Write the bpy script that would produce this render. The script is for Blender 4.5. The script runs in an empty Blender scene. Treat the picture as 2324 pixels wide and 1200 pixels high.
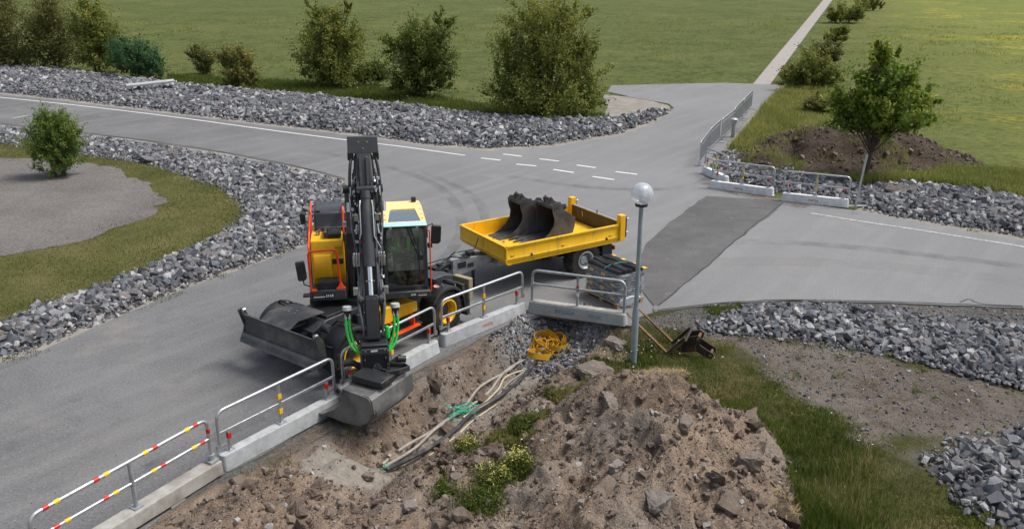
import bpy, bmesh, math, random
import numpy as np
from mathutils import Matrix, Vector
from mathutils.geometry import delaunay_2d_cdt

rng = np.random.default_rng(11)
random.seed(5)
R = math.radians
SC = bpy.context.scene
COL = SC.collection

# ------------------------------------------------------------------ camera
FPX, PITCH, CAMH = 1926.0, R(19.3), 8.3          # focal length in photo pixels, tilt, height
cam = bpy.data.cameras.new('camera')
cam.sensor_width = 36.0
cam.lens = FPX / 2324 * 36.0
cam.clip_start, cam.clip_end = 0.1, 6000
camo = bpy.data.objects.new('camera', cam)
camo.location = (0, 0, CAMH)
camo.rotation_euler = (R(90) - PITCH, 0, 0)
COL.objects.link(camo)
SC.camera = camo

# ------------------------------------------------------------------ sky and sun
SUN_EL, SUN_AZ = 60.0, 82.0                       # azimuth from +Y (away from the camera) towards +X
w = bpy.data.worlds.new('World')
SC.world = w
w.use_nodes = True
nt = w.node_tree
for n in list(nt.nodes):
    nt.nodes.remove(n)
sky = nt.nodes.new('ShaderNodeTexSky')
sky.sky_type = 'NISHITA'
sky.sun_disc = False
sky.sun_elevation = R(SUN_EL)
sky.sun_rotation = R(SUN_AZ)
sky.air_density = 1.0
sky.dust_density = 4.0
sky.ozone_density = 1.0
hs = nt.nodes.new('ShaderNodeHueSaturation')
hs.inputs['Saturation'].default_value = 0.60
bg = nt.nodes.new('ShaderNodeBackground')
bg.inputs['Strength'].default_value = 0.085
wo = nt.nodes.new('ShaderNodeOutputWorld')
nt.links.new(sky.outputs[0], hs.inputs['Color'])
nt.links.new(hs.outputs[0], bg.inputs[0])
nt.links.new(bg.outputs[0], wo.inputs[0])
sl = bpy.data.lights.new('sun', 'SUN')
sl.energy = 1.5
sl.angle = R(20)
sl.color = (1.0, 0.96, 0.90)
so = bpy.data.objects.new('sun', sl)
el, az = R(SUN_EL), R(SUN_AZ)
sdir = Vector((math.sin(az) * math.cos(el), math.cos(az) * math.cos(el), math.sin(el)))
so.rotation_euler = (-sdir).to_track_quat('-Z', 'Y').to_euler()
so.location = (20, 30, 40)
COL.objects.link(so)
SC.view_settings.view_transform = 'Standard'
SC.view_settings.look = 'None'
SC.view_settings.gamma = 1.0
SC.view_settings.exposure = 0.95
SC.cycles.max_bounces = 6
SC.cycles.transparent_max_bounces = 12
SC.cycles.caustics_reflective = False
SC.cycles.caustics_refractive = False

# ------------------------------------------------------------------ terrain: flat site, meadow rising gently beyond y = 42
Y0, SLOPE, Y1, ZG = 42.0, 0.018, 320.0, -0.035


def zb(y):
    return SLOPE * np.clip(np.asarray(y, float) - Y0, 0, Y1 - Y0)


def G(px, py, z=0.0, drape=True):
    """Where the sight line through a photo pixel meets the terrain (plus height z)."""
    u, v = (px - 1162) / FPX, (600 - py) / FPX
    d = (u, math.cos(PITCH) + v * math.sin(PITCH), -math.sin(PITCH) + v * math.cos(PITCH))
    t = (z - CAMH) / d[2] if d[2] < -1e-6 else 1e9
    if t * d[1] > Y0 and drape:
        t = (z - SLOPE * Y0 - CAMH) / (d[2] - SLOPE * d[1])
        zz = z + SLOPE * (t * d[1] - Y0)
        return Vector((t * d[0], t * d[1], zz))
    return Vector((t * d[0], t * d[1], z))


def GP(pts):
    return [tuple(G(x, y)[:2]) for x, y in pts]


# ------------------------------------------------------------------ noise helpers
_perm = np.random.default_rng(3).random((256, 256))


def vnoise(x, y):
    x = np.asarray(x, float); y = np.asarray(y, float)
    xi, yi = np.floor(x).astype(int), np.floor(y).astype(int)
    fx, fy = x - xi, y - yi
    fx, fy = fx * fx * (3 - 2 * fx), fy * fy * (3 - 2 * fy)
    a = _perm[xi & 255, yi & 255]; b = _perm[(xi + 1) & 255, yi & 255]
    c = _perm[xi & 255, (yi + 1) & 255]; d = _perm[(xi + 1) & 255, (yi + 1) & 255]
    return (a * (1 - fx) + b * fx) * (1 - fy) + (c * (1 - fx) + d * fx) * fy


def fbm(x, y, oct=4, f=1.0):
    s, a, t = 0, 1.0, 0
    for i in range(oct):
        s = s + a * vnoise(x * f + 17.3 * i, y * f - 9.1 * i)
        t += a; a *= 0.5; f *= 2.03
    return s / t


def sstep(a, b, x):
    t = np.clip((np.asarray(x, float) - a) / (b - a), 0, 1)
    return t * t * (3 - 2 * t)


def inpoly(P, x, y):
    x = np.asarray(x, float); y = np.asarray(y, float)
    r = np.zeros(x.shape, bool)
    n = len(P)
    for i in range(n):
        (x0, y0), (x1, y1) = P[i], P[(i + 1) % n]
        if y0 == y1:
            continue
        c = ((y0 > y) != (y1 > y)) & (x < (x1 - x0) * (y - y0) / (y1 - y0) + x0)
        r ^= c
    return r


def dpoly(P, x, y, closed=True):
    x = np.asarray(x, float); y = np.asarray(y, float)
    m = np.full(x.shape, 1e9)
    n = len(P)
    for i in range(n if closed else n - 1):
        (x0, y0), (x1, y1) = P[i], P[(i + 1) % n]
        dx, dy = x1 - x0, y1 - y0
        L = dx * dx + dy * dy + 1e-12
        t = np.clip(((x - x0) * dx + (y - y0) * dy) / L, 0, 1)
        m = np.minimum(m, np.hypot(x - x0 - t * dx, y - y0 - t * dy))
    return m


def sdist(P, x, y):
    d = dpoly(P, x, y)
    return np.where(inpoly(P, x, y), d, -d)


def smooth_poly(P, it=2, closed=True):
    for _ in range(it):
        Q = []
        n = len(P)
        for i in range(n if closed else n - 1):
            a, b = P[i], P[(i + 1) % n]
            Q.append((a[0] * .75 + b[0] * .25, a[1] * .75 + b[1] * .25))
            Q.append((a[0] * .25 + b[0] * .75, a[1] * .25 + b[1] * .75))
        if not closed:
            Q = [P[0]] + Q[1:-1] + [P[-1]]
        P = Q
    return P


def densify(P, step, jit=0.0, closed=True):
    Q = []
    n = len(P)
    for i in range(n if closed else n - 1):
        a, b = np.array(P[i]), np.array(P[(i + 1) % n])
        L = np.linalg.norm(b - a)
        k = max(1, min(60, int(L / step)))
        for j in range(k):
            q = a + (b - a) * j / k
            if jit:
                q = q + (np.array([vnoise(q[0] * 2.1, q[1] * 2.1), vnoise(q[0] * 2.1 + 50, q[1] * 2.1)]) - .5) * 2 * jit
            Q.append((float(q[0]), float(q[1])))
    if not closed:
        Q.append(tuple(P[-1]))
    return Q


# ------------------------------------------------------------------ objects
def tag(o, label=None, cat=None, group=None, kind=None):
    if label: o['label'] = label
    if cat: o['category'] = cat
    if group: o['group'] = group
    if kind: o['kind'] = kind
    return o


def link(name, me, parent=None):
    o = bpy.data.objects.new(name, me)
    COL.objects.link(o)
    if parent is not None:
        o.parent = parent
    return o


def empty(name, loc=(0, 0, 0), rz=0.0, label=None, cat=None, group=None):
    o = bpy.data.objects.new(name, None)
    o.empty_display_size = 0.2
    o.location = loc
    o.rotation_euler = (0, 0, rz)
    COL.objects.link(o)
    return tag(o, label, cat, group)


def npmesh(name, V, F, mat=None, rnd=None, smooth=False, attrs=None):
    """Mesh from numpy arrays; F is an (n, k) index array."""
    V = np.ascontiguousarray(V, np.float32)
    F = np.ascontiguousarray(F, np.int32)
    me = bpy.data.meshes.new(name)
    k = F.shape[1]
    me.vertices.add(len(V)); me.vertices.foreach_set('co', V.ravel())
    me.loops.add(F.size); me.loops.foreach_set('vertex_index', F.ravel())
    me.polygons.add(len(F))
    me.polygons.foreach_set('loop_start', np.arange(0, F.size, k, dtype=np.int32))
    me.polygons.foreach_set('loop_total', np.full(len(F), k, np.int32))
    me.polygons.foreach_set('use_smooth', np.full(len(F), bool(smooth)))
    me.update(calc_edges=True)
    if rnd is not None:
        a = me.attributes.new('rnd', 'FLOAT', 'POINT')
        a.data.foreach_set('value', np.ascontiguousarray(rnd, np.float32))
    for nm, arr in (attrs or {}).items():
        a = me.attributes.new(nm, 'FLOAT', 'POINT')
        a.data.foreach_set('value', np.ascontiguousarray(arr, np.float32))
    if mat: me.materials.append(mat)
    return me


class MB:
    """Collects shapes, then links them as one mesh object."""

    def __init__(self, M=None):
        self.v, self.f, self.M = [], [], M

    def add(self, vs, fs, M=None):
        o = len(self.v)
        for p in vs:
            q = Vector(p)
            if M is not None: q = M @ q
            self.v.append(q)
        self.f += [tuple(i + o for i in f) for f in fs]
        return self

    def hexa(self, p, M=None):
        return self.add(p, [(3, 2, 1, 0), (4, 5, 6, 7), (0, 1, 5, 4), (1, 2, 6, 5), (2, 3, 7, 6), (3, 0, 4, 7)], M)

    def box(self, x0, x1, y0, y1, z0, z1, M=None):
        return self.hexa([(x0, y0, z0), (x1, y0, z0), (x1, y1, z0), (x0, y1, z0),
                          (x0, y0, z1), (x1, y0, z1), (x1, y1, z1), (x0, y1, z1)], M)

    def prism(self, poly, a0, a1, axis='y', M=None):
        n = len(poly)
        def P(q, a):
            return {'x': (a, q[0], q[1]), 'y': (q[0], a, q[1]), 'z': (q[0], q[1], a)}[axis]
        vs = [P(q, a0) for q in poly] + [P(q, a1) for q in poly]
        fs = [tuple(range(n))[::-1], tuple(range(n, 2 * n))]
        fs += [(i, (i + 1) % n, n + (i + 1) % n, n + i) for i in range(n)]
        return self.add(vs, fs, M)

    def tube(self, pts, r, n=8, cap=True, M=None, closed=False):
        pts = [Vector(p) for p in pts]
        m = len(pts)
        rs = r if isinstance(r, (list, tuple)) else [r] * m
        T = []
        for i in range(m):
            a = pts[i - 1] if (i > 0 or closed) else pts[i]
            b = pts[(i + 1) % m] if (i < m - 1 or closed) else pts[i]
            t = (b - a)
            T.append(t.normalized() if t.length > 1e-9 else Vector((0, 0, 1)))
        up = Vector((0, 0, 1)) if abs(T[0].z) < .9 else Vector((1, 0, 0))
        nrm = (up - T[0] * up.dot(T[0])).normalized()
        vs = []
        for i in range(m):
            nrm = nrm - T[i] * nrm.dot(T[i])
            nrm = nrm.normalized() if nrm.length > 1e-6 else T[i].orthogonal().normalized()
            b = T[i].cross(nrm)
            for k in range(n):
                a = 2 * math.pi * k / n
                vs.append(pts[i] + (nrm * math.cos(a) + b * math.sin(a)) * rs[i])
        fs = []
        for i in range(m if closed else m - 1):
            j = (i + 1) % m
            for k in range(n):
                fs.append((i * n + k, i * n + (k + 1) % n, j * n + (k + 1) % n, j * n + k))
        if cap and not closed:
            fs += [tuple(range(n))[::-1], tuple(range((m - 1) * n, m * n))]
        return self.add(vs, fs, M)

    def cyl(self, a, b, r, r2=None, n=16, M=None):
        return self.tube([a, b], [r, r if r2 is None else r2], n, True, M)

    def lathe(self, prof, n=24, axis='z', c=(0, 0, 0), M=None, closed=False):
        """prof: (radius, position along axis)."""
        m = len(prof)
        vs = []
        for i in range(n):
            a = 2 * math.pi * i / n
            ca, sa = math.cos(a), math.sin(a)
            for r, h in prof:
                p = {'z': (r * ca, r * sa, h), 'y': (r * ca, h, r * sa), 'x': (h, r * ca, r * sa)}[axis]
                vs.append((p[0] + c[0], p[1] + c[1], p[2] + c[2]))
        fs = []
        for i in range(n):
            j = (i + 1) % n
            for k in range(m if closed else m - 1):
                l = (k + 1) % m
                fs.append((i * m + k, j * m + k, j * m + l, i * m + l))
        return self.add(vs, fs, M)

    def ribbon(self, pts, width, thick, side, M=None):
        """Flat strap along pts; side(i) gives the width direction."""
        vs, fs = [], []
        m = len(pts)
        for i, p in enumerate(pts):
            p = Vector(p)
            a = Vector(pts[max(0, i - 1)]); b = Vector(pts[min(m - 1, i + 1)])
            t = (b - a).normalized()
            s = Vector(side(i)); s = (s - t * s.dot(t)).normalized()
            u = t.cross(s)
            for sx, ux in ((-1, -1), (1, -1), (1, 1), (-1, 1)):
                vs.append(p + s * sx * width / 2 + u * ux * thick / 2)
        for i in range(m - 1):
            for k in range(4):
                fs.append((i * 4 + k, i * 4 + (k + 1) % 4, (i + 1) * 4 + (k + 1) % 4, (i + 1) * 4 + k))
        fs += [(3, 2, 1, 0), tuple(range(4 * m - 4, 4 * m))]
        return self.add(vs, fs, M)

    def mesh(self, name, mat, smooth=True, ang=35):
        me = bpy.data.meshes.new(name)
        vs = [self.M @ p for p in self.v] if self.M is not None else self.v
        me.from_pydata([tuple(p) for p in vs], [], self.f)
        bm = bmesh.new(); bm.from_mesh(me)
        bmesh.ops.recalc_face_normals(bm, faces=bm.faces)
        bm.to_mesh(me); bm.free()
        if smooth:
            me.polygons.foreach_set('use_smooth', [True] * len(me.polygons))
            me.set_sharp_from_angle(angle=R(ang))
        if mat: me.materials.append(mat)
        me.update()
        return me

    def build(self, name, mat, parent=None, smooth=True, bevel=0.0, seg=2, ang=35):
        o = link(name, self.mesh(name, mat, smooth, ang), parent)
        if bevel:
            b = o.modifiers.new('bevel', 'BEVEL')
            b.width = bevel; b.segments = seg; b.limit_method = 'ANGLE'; b.angle_limit = R(40)
            b.harden_normals = False
        return o


def copy_tree(o, parent=None):
    c = o.copy(); COL.objects.link(c)
    if parent is not None: c.parent = parent
    for ch in o.children:
        copy_tree(ch, c)
    return c


def text_mesh(name, body, size, mat, parent, M, space=1.0, thick=0.001):
    cu = bpy.data.curves.new(name, 'FONT')
    cu.body = body; cu.size = size; cu.align_x = 'CENTER'; cu.align_y = 'CENTER'
    cu.extrude = thick; cu.space_character = space; cu.resolution_u = 3
    t = bpy.data.objects.new('t', cu); COL.objects.link(t)
    dg = bpy.context.evaluated_depsgraph_get()
    me = bpy.data.meshes.new_from_object(t.evaluated_get(dg))
    bpy.data.objects.remove(t); bpy.data.curves.remove(cu)
    me.name = name
    me.transform(M)
    me.materials.clear(); me.materials.append(mat)
    return link(name, me, parent)


# ------------------------------------------------------------------ materials
class NT:
    def __init__(self, name):
        self.m = bpy.data.materials.new(name); self.m.use_nodes = True
        self.t = self.m.node_tree
        self.b = self.t.nodes['Principled BSDF']

    def n(self, typ, **kw):
        x = self.t.nodes.new(typ)
        for k, v in kw.items():
            if k in x.inputs.keys() if hasattr(x.inputs, 'keys') else False:
                x.inputs[k].default_value = v
            else:
                setattr(x, k, v)
        return x

    def l(self, a, b):
        self.t.links.new(a, b)

    def coord(self, kind='Object', scale=None):
        c = self.n('ShaderNodeTexCoord').outputs[kind]
        if scale is not None:
            mp = self.n('ShaderNodeMapping')
            mp.inputs['Scale'].default_value = scale
            self.l(c, mp.inputs[0]); c = mp.outputs[0]
        return c

    def pos(self, scale=None, rz=0.0):
        c = self.n('ShaderNodeNewGeometry').outputs['Position']
        if scale is not None or rz:
            mp = self.n('ShaderNodeMapping')
            mp.inputs['Rotation'].default_value = (0, 0, rz)
            r = mp
            if scale is not None:
                m2 = self.n('ShaderNodeMapping'); m2.inputs['Scale'].default_value = scale
                self.l(mp.outputs[0], m2.inputs[0]); r = m2
            self.l(c, mp.inputs[0]); c = r.outputs[0]
        return c

    def noise(self, vec, scale, detail=4, rough=.55, dist=0.0):
        x = self.n('ShaderNodeTexNoise')
        x.inputs['Scale'].default_value = scale; x.inputs['Detail'].default_value = detail
        x.inputs['Roughness'].default_value = rough; x.inputs['Distortion'].default_value = dist
        if vec is not None: self.l(vec, x.inputs['Vector'])
        return x.outputs['Fac']

    def ramp(self, fac, stops, interp='LINEAR'):
        x = self.n('ShaderNodeValToRGB')
        x.color_ramp.interpolation = interp
        e = x.color_ramp.elements
        while len(e) < len(stops): e.new(0.5)
        for i, (p, c) in enumerate(stops):
            e[i].position = p
            e[i].color = (*c, 1) if len(c) == 3 else c
        self.l(fac, x.inputs[0])
        return x.outputs[0]

    def rng(self, fac, a, b, c, d):
        x = self.n('ShaderNodeMapRange')
        for i, v in zip((1, 2, 3, 4), (a, b, c, d)): x.inputs[i].default_value = v
        self.l(fac, x.inputs[0])
        return x.outputs[0]

    def mix(self, fac, a, b, mode='MIX'):
        x = self.n('ShaderNodeMix'); x.data_type = 'RGBA'; x.blend_type = mode
        for s, v in ((0, fac), (6, a), (7, b)):
            if isinstance(v, (int, float)): x.inputs[s].default_value = v
            elif isinstance(v, tuple): x.inputs[s].default_value = (*v, 1) if len(v) == 3 else v
            else: self.l(v, x.inputs[s])
        return x.outputs[2]

    def math(self, op, a, b=0.0):
        x = self.n('ShaderNodeMath'); x.operation = op
        for s, v in ((0, a), (1, b)):
            if isinstance(v, (int, float)): x.inputs[s].default_value = v
            else: self.l(v, x.inputs[s])
        return x.outputs[0]

    def attr(self, name):
        x = self.n('ShaderNodeAttribute'); x.attribute_name = name
        return x.outputs['Fac']

    def bump(self, h, strength=.5, dist=.02, normal=None):
        x = self.n('ShaderNodeBump')
        x.inputs['Strength'].default_value = strength; x.inputs['Distance'].default_value = dist
        self.l(h, x.inputs['Height'])
        if normal is not None: self.l(normal, x.inputs['Normal'])
        self.l(x.outputs[0], self.b.inputs['Normal'])
        return x.outputs[0]

    def set(self, col=None, rough=None, metal=None, spec=None, **kw):
        B = self.b
        for k, v in (('Base Color', col), ('Roughness', rough), ('Metallic', metal), ('Specular IOR Level', spec)):
            if v is None: continue
            if isinstance(v, (int, float)): B.inputs[k].default_value = v
            elif isinstance(v, tuple): B.inputs[k].default_value = (*v, 1)
            else: self.l(v, B.inputs[k])
        return self.m


def scl(c, k):
    return tuple(min(1.0, x * k) for x in c)


def plain(name, col, rough=.5, metal=0.0, var=.14, vs=4.0, bump=0.0, bs=60.0, dirt=None, dirt_amt=.35, ds=2.5, spec=.5):
    """Painted or bare surface: colour drift, optional dust or rust patches, fine relief, uneven gloss."""
    t = NT(name)
    c = t.coord()
    a = t.noise(c, vs, 5)
    colr = t.mix(t.rng(a, .3, .7, 0, 1), scl(col, 1 - var), scl(col, 1 + var))
    rg = t.rng(t.noise(c, vs * 3.1, 4), .3, .7, max(0, rough - .1), min(1, rough + .1))
    if dirt is not None:
        d = t.noise(c, ds, 7, .68)
        f = t.rng(d, .62 - dirt_amt * .4, .72, 0, .85)
        colr = t.mix(f, colr, dirt)
        rg = t.mix(f, rg, (.9, .9, .9))
    t.set(colr, None, metal, spec)
    t.l(rg, t.b.inputs['Roughness'])
    if bump:
        t.bump(t.noise(c, bs, 4, .6), bump, .01)
    return t.m


def glass(name, tint=(.80, .88, .85), refl=1.45, rough=.02, base=0.06):
    t = NT(name)
    t.t.nodes.remove(t.b)
    tr = t.n('ShaderNodeBsdfTransparent'); tr.inputs[0].default_value = (*tint, 1)
    gl = t.n('ShaderNodeBsdfGlossy'); gl.inputs['Roughness'].default_value = rough
    gl.inputs[0].default_value = (.9, .95, .95, 1)
    fr = t.n('ShaderNodeFresnel'); fr.inputs[0].default_value = refl
    f = t.math('ADD', fr.outputs[0], base)
    mx = t.n('ShaderNodeMixShader')
    t.l(f, mx.inputs[0]); t.l(tr.outputs[0], mx.inputs[1]); t.l(gl.outputs[0], mx.inputs[2])
    t.l(mx.outputs[0], t.t.nodes['Material Output'].inputs[0])
    return t.m


def leafmat(name, stops, rough=.55, trans=.42):
    t = NT(name)
    col = t.ramp(t.attr('rnd'), stops)
    t.set(col, rough, 0, .3)
    tl = t.n('ShaderNodeBsdfTranslucent'); t.l(col, tl.inputs[0])
    mx = t.n('ShaderNodeMixShader'); mx.inputs[0].default_value = trans
    t.l(t.b.outputs[0], mx.inputs[1]); t.l(tl.outputs[0], mx.inputs[2])
    t.l(mx.outputs[0], t.t.nodes['Material Output'].inputs[0])
    return t.m


DUST = (.27, .24, .20)
MUD = (.15, .115, .085)
K = {}
K['yellow'] = plain('machine_yellow', (.86, .485, .007), .34, 0, .06, 3, dirt=(.50, .33, .08), dirt_amt=.16, ds=3.5)
def weathered(name, col, grime=(.30, .20, .06), rough=.36):
    """Machine paint with rain streaks, dust film and small chips."""
    t = NT(name)
    c = t.coord()
    a = t.noise(c, 2.5, 5)
    k = t.mix(t.rng(a, .3, .7, 0, 1), scl(col, .90), scl(col, 1.05))
    st = t.noise(t.coord('Object', (7, 7, .9)), 1.0, 6, .7)
    k = t.mix(t.rng(st, .54, .70, 0, .55), k, grime)
    k = t.mix(t.rng(t.noise(c, 3.0, 7, .72), .58, .74, 0, .45), k, (.46, .36, .20))
    ch = t.noise(c, 26, 4, .75)
    k = t.mix(t.rng(ch, .68, .72, 0, .8), k, (.10, .07, .04))
    t.set(k, None, 0, .5)
    t.l(t.rng(a, .3, .7, rough - .06, rough + .18), t.b.inputs['Roughness'])
    t.bump(t.noise(c, 5, 3, .5), .06, .02)
    return t.m


K['yellow'] = weathered('machine_yellow_worn', (.86, .485, .007))
K['tray_floor'] = plain('tray_floor_yellow', (.84, .50, .012), .5, 0, .10, 3, dirt=(.20, .13, .06), dirt_amt=.30, ds=3.0)
K['cream'] = plain('roof_yellow', (.90, .66, .27), .30, 0, .05, 2)
K['black'] = plain('machine_black', (.020, .021, .023), .46, 0, .2, 4, dirt=(.10, .09, .08), dirt_amt=.12)
K['grey_paint'] = plain('machine_dark_grey', (.045, .048, .054), .45, 0, .15, 4, dirt=(.13, .12, .11), dirt_amt=.22)
K['blade'] = plain('blade_grey', (.060, .062, .066), .55, 0, .2, 3, dirt=(.20, .18, .16), dirt_amt=.38, bump=.1, bs=30)
K['rubber'] = plain('tyre_rubber', (.016, .016, .017), .82, 0, .2, 6, dirt=(.11, .10, .085), dirt_amt=.32, bump=.2, bs=40)
K['orange'] = plain('handrail_orange', (.83, .075, .008), .4, 0, .06, 4)
K['red'] = plain('reflector_red', (.55, .015, .012), .35, 0, .08, 8)
K['tape_yellow'] = plain('tape_yellow', (.85, .50, .012), .4, 0, .08, 8)
K['chrome'] = plain('chrome', (.82, .83, .85), .12, 1.0, .04, 5)
K['steel'] = plain('zinc_fitting', (.55, .56, .57), .35, .9, .15, 20)
K['galv'] = plain('galvanised_steel', (.50, .52, .54), .38, .75, .14, 9, dirt=(.36, .36, .35), dirt_amt=.25, ds=7)
K['galv_old'] = plain('old_galvanised_steel', (.38, .41, .42), .5, .55, .2, 9, dirt=(.24, .24, .22), dirt_amt=.35, ds=6)
K['concrete'] = plain('barrier_concrete', (.42, .44, .45), .85, 0, .12, 3, dirt=(.24, .245, .24), dirt_amt=.5, ds=3.5, bump=.25, bs=70)
K['concrete_white'] = plain('whitewashed_concrete', (.68, .69, .69), .85, 0, .08, 3, dirt=(.40, .41, .42), dirt_amt=.36, ds=3.5, bump=.25, bs=70)
K['concrete_old'] = plain('old_barrier_concrete', (.36, .39, .39), .85, 0, .15, 3, dirt=(.23, .22, .19), dirt_amt=.42, ds=3, bump=.3, bs=70)
K['concrete_dirty'] = plain('mud_covered_concrete', (.46, .46, .43), .9, 0, .15, 3, dirt=(.15, .12, .095), dirt_amt=.85, ds=2.2, bump=.5, bs=50)
K['bucket'] = plain('worn_bucket_steel', (.115, .116, .118), .5, .3, .28, 2.5, dirt=(.27, .255, .235), dirt_amt=.5, ds=2.6, bump=.15, bs=25)
K['bucket_dark'] = plain('dark_bucket_steel', (.050, .052, .058), .55, 0, .25, 2.5, dirt=(.11, .112, .12), dirt_amt=.40, ds=2.5, bump=.1, bs=25)
K['rust'] = plain('rusty_fork_steel', (.16, .085, .045), .7, .2, .3, 6, dirt=(.07, .045, .03), dirt_amt=.4, bump=.2, bs=60)
K['rust_dark'] = plain('dark_rusty_steel', (.035, .025, .02), .65, .2, .3, 6, dirt=(.12, .07, .04), dirt_amt=.2, bump=.2, bs=60)
K['green_hose'] = plain('green_hose', (.03, .55, .07), .45, 0, .1, 8)
K['hose_black'] = plain('black_hose', (.015, .015, .017), .45, 0, .2, 9)
K['hose_grey'] = plain('sleeved_hose', (.10, .105, .12), .5, 0, .2, 9)
K['hose_yellow'] = plain('yellow_lay_flat_hose', (.62, .33, .012), .5, 0, .15, 5, dirt=(.30, .19, .04), dirt_amt=.35, ds=5)
K['brownply'] = plain('brown_tailgate_board', (.055, .040, .026), .55, 0, .2, 3, dirt=(.12, .10, .08), dirt_amt=.2)
K['wood'] = plain('pallet_wood', (.36, .25, .15), .85, 0, .2, 4, dirt=(.17, .14, .11), dirt_amt=.4, bump=.3, bs=60)
K['tan'] = plain('tan_mudflap', (.34, .28, .17), .8, 0, .15, 5, dirt=(.18, .15, .11), dirt_amt=.35)
K['label'] = plain('white_label', (.75, .75, .73), .5, 0, .05, 5)
K['lettering_brown'] = plain('lettering_brown', (.40, .085, .02), .7, 0, .25, 30)
K['lettering_blue'] = plain('lettering_blue', (.04, .20, .36), .8, 0, .3, 30)
K['lettering_white'] = plain('lettering_white', (.7, .7, .7), .6, 0, .1, 30)
K['glass'] = glass('cab_glass', (.90, .96, .94), 1.45, .03, .05)
_t = K['glass'].node_tree  # pale veil in the cab glass, for dust and painted sky reflection
_d = _t.nodes.new('ShaderNodeBsdfTranslucent'); _d.inputs[0].default_value = (.80, .84, .80, 1)
_d2 = _t.nodes.new('ShaderNodeBsdfDiffuse'); _d2.inputs[0].default_value = (.62, .66, .62, 1)
_a = _t.nodes.new('ShaderNodeMixShader'); _a.inputs[0].default_value = .5
_m = _t.nodes.new('ShaderNodeMixShader'); _m.inputs[0].default_value = .24
_o = _t.nodes['Material Output']; _src = _o.inputs[0].links[0].from_socket
_t.links.new(_d.outputs[0], _a.inputs[1]); _t.links.new(_d2.outputs[0], _a.inputs[2])
_t.links.new(_src, _m.inputs[1]); _t.links.new(_a.outputs[0], _m.inputs[2]); _t.links.new(_m.outputs[0], _o.inputs[0])
K['visor_grey'] = plain('pale_grey_cap', (.42, .46, .48), .5, 0, .08, 5)
K['glass_low'] = glass('lower_cab_glass', (.42, .52, .50), 1.5, .03, .08)
K['glass_roof'] = glass('roof_glass', (.78, .86, .90), 1.6, .03, .42)
K['glass_globe'] = glass('globe_glass', (.93, .95, .97), 1.30, .05, .12)
_t = K['glass_globe'].node_tree
_d = _t.nodes.new('ShaderNodeBsdfTranslucent'); _d.inputs[0].default_value = (.9, .93, .97, 1)
_m = _t.nodes.new('ShaderNodeMixShader'); _m.inputs[0].default_value = .55
_o = _t.nodes['Material Output']; _src = _o.inputs[0].links[0].from_socket
_t.links.new(_src, _m.inputs[1]); _t.links.new(_d.outputs[0], _m.inputs[2]); _t.links.new(_m.outputs[0], _o.inputs[0])
K['visor'] = plain('pale_teal_visor', (.42, .66, .68), .25, 0, .06, 4)
K['lamp_white'] = plain('lamp_white', (.8, .82, .85), .4, 0, .03, 5)
K['post_grey'] = plain('lamp_post_galvanised', (.33, .40, .45), .5, .45, .15, 5, dirt=(.30, .27, .24), dirt_amt=.2)
K['pvc_grey'] = plain('grey_conduit', (.34, .32, .28), .6, 0, .18, 4, dirt=(.20, .175, .14), dirt_amt=.6)
K['pvc_black'] = plain('black_conduit', (.02, .02, .025), .45, 0, .2, 4, dirt=(.16, .15, .13), dirt_amt=.4)
K['cable_cream'] = plain('cream_cable_duct', (.48, .41, .29), .65, 0, .12, 4, dirt=(.30, .25, .18), dirt_amt=.3)
K['twine'] = plain('green_twine', (.04, .40, .26), .6, 0, .2, 9)
K['skin'] = plain('skin', (.52, .31, .22), .55, 0, .08, 8)
K['hair'] = plain('hair', (.05, .035, .025), .7, 0, .2, 20)
K['jacket'] = plain('dark_work_jacket', (.030, .040, .055), .85, 0, .2, 9, bump=.4, bs=25)
K['trousers'] = plain('work_trousers', (.44, .41, .33), .9, 0, .15, 9, bump=.4, bs=25)
K['hivis'] = plain('lime_band', (.42, .90, .06), .6, 0, .08, 9)
K['belt'] = plain('orange_seat_belt', (.65, .14, .05), .6, 0, .08, 9)
K['seat'] = plain('cab_seat_fabric', (.34, .33, .30), .9, 0, .2, 9, bump=.3, bs=40)
K['interior'] = plain('cab_lining', (.55, .53, .47), .8, 0, .12, 4)
K['bark'] = plain('bark', (.085, .065, .05), .9, 0, .3, 6, bump=.7, bs=25)
K['film'] = None
# ================================================================== SETTING
O_T = np.array([-5.12, 12.80]); D_T = np.array([.598, .801]); N_T = np.array([.801, -.598])   # trench axis


def sn(x, y):
    return (x - O_T[0]) * D_T[0] + (y - O_T[1]) * D_T[1], (x - O_T[0]) * N_T[0] + (y - O_T[1]) * N_T[1]


MOUND = [(1.75, 16.0), (2.6, 15.75), (3.6, 15.55), (4.5, 14.85), (5.0, 13.8), (4.9, 12.4), (4.6, 11.2), (4.4, 8.6), (-3.2, 8.4),
         (-2.6, 10.4), (-1.6, 11.6), (-.75, 12.3), (-.1, 13.5), (.55, 14.7), (1.2, 15.6)]
GRAV1 = GP([(1620, 745), (1700, 757), (1790, 770), (1900, 790), (2060, 815), (2200, 855), (2324, 885), (2700, 960), (2700, 1010),
            (2324, 990), (2170, 1005), (2100, 1050), (2080, 1010), (1960, 960), (1850, 900), (1780, 850), (1700, 800)])
GRAV2 = GP([(1432, 722), (1560, 697), (1640, 688), (1800, 681), (1990, 686), (2324, 698), (2700, 712), (2700, 790), (2324, 750),
            (2100, 725), (1850, 700), (1700, 704), (1610, 738), (1560, 748), (1490, 738)])


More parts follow.
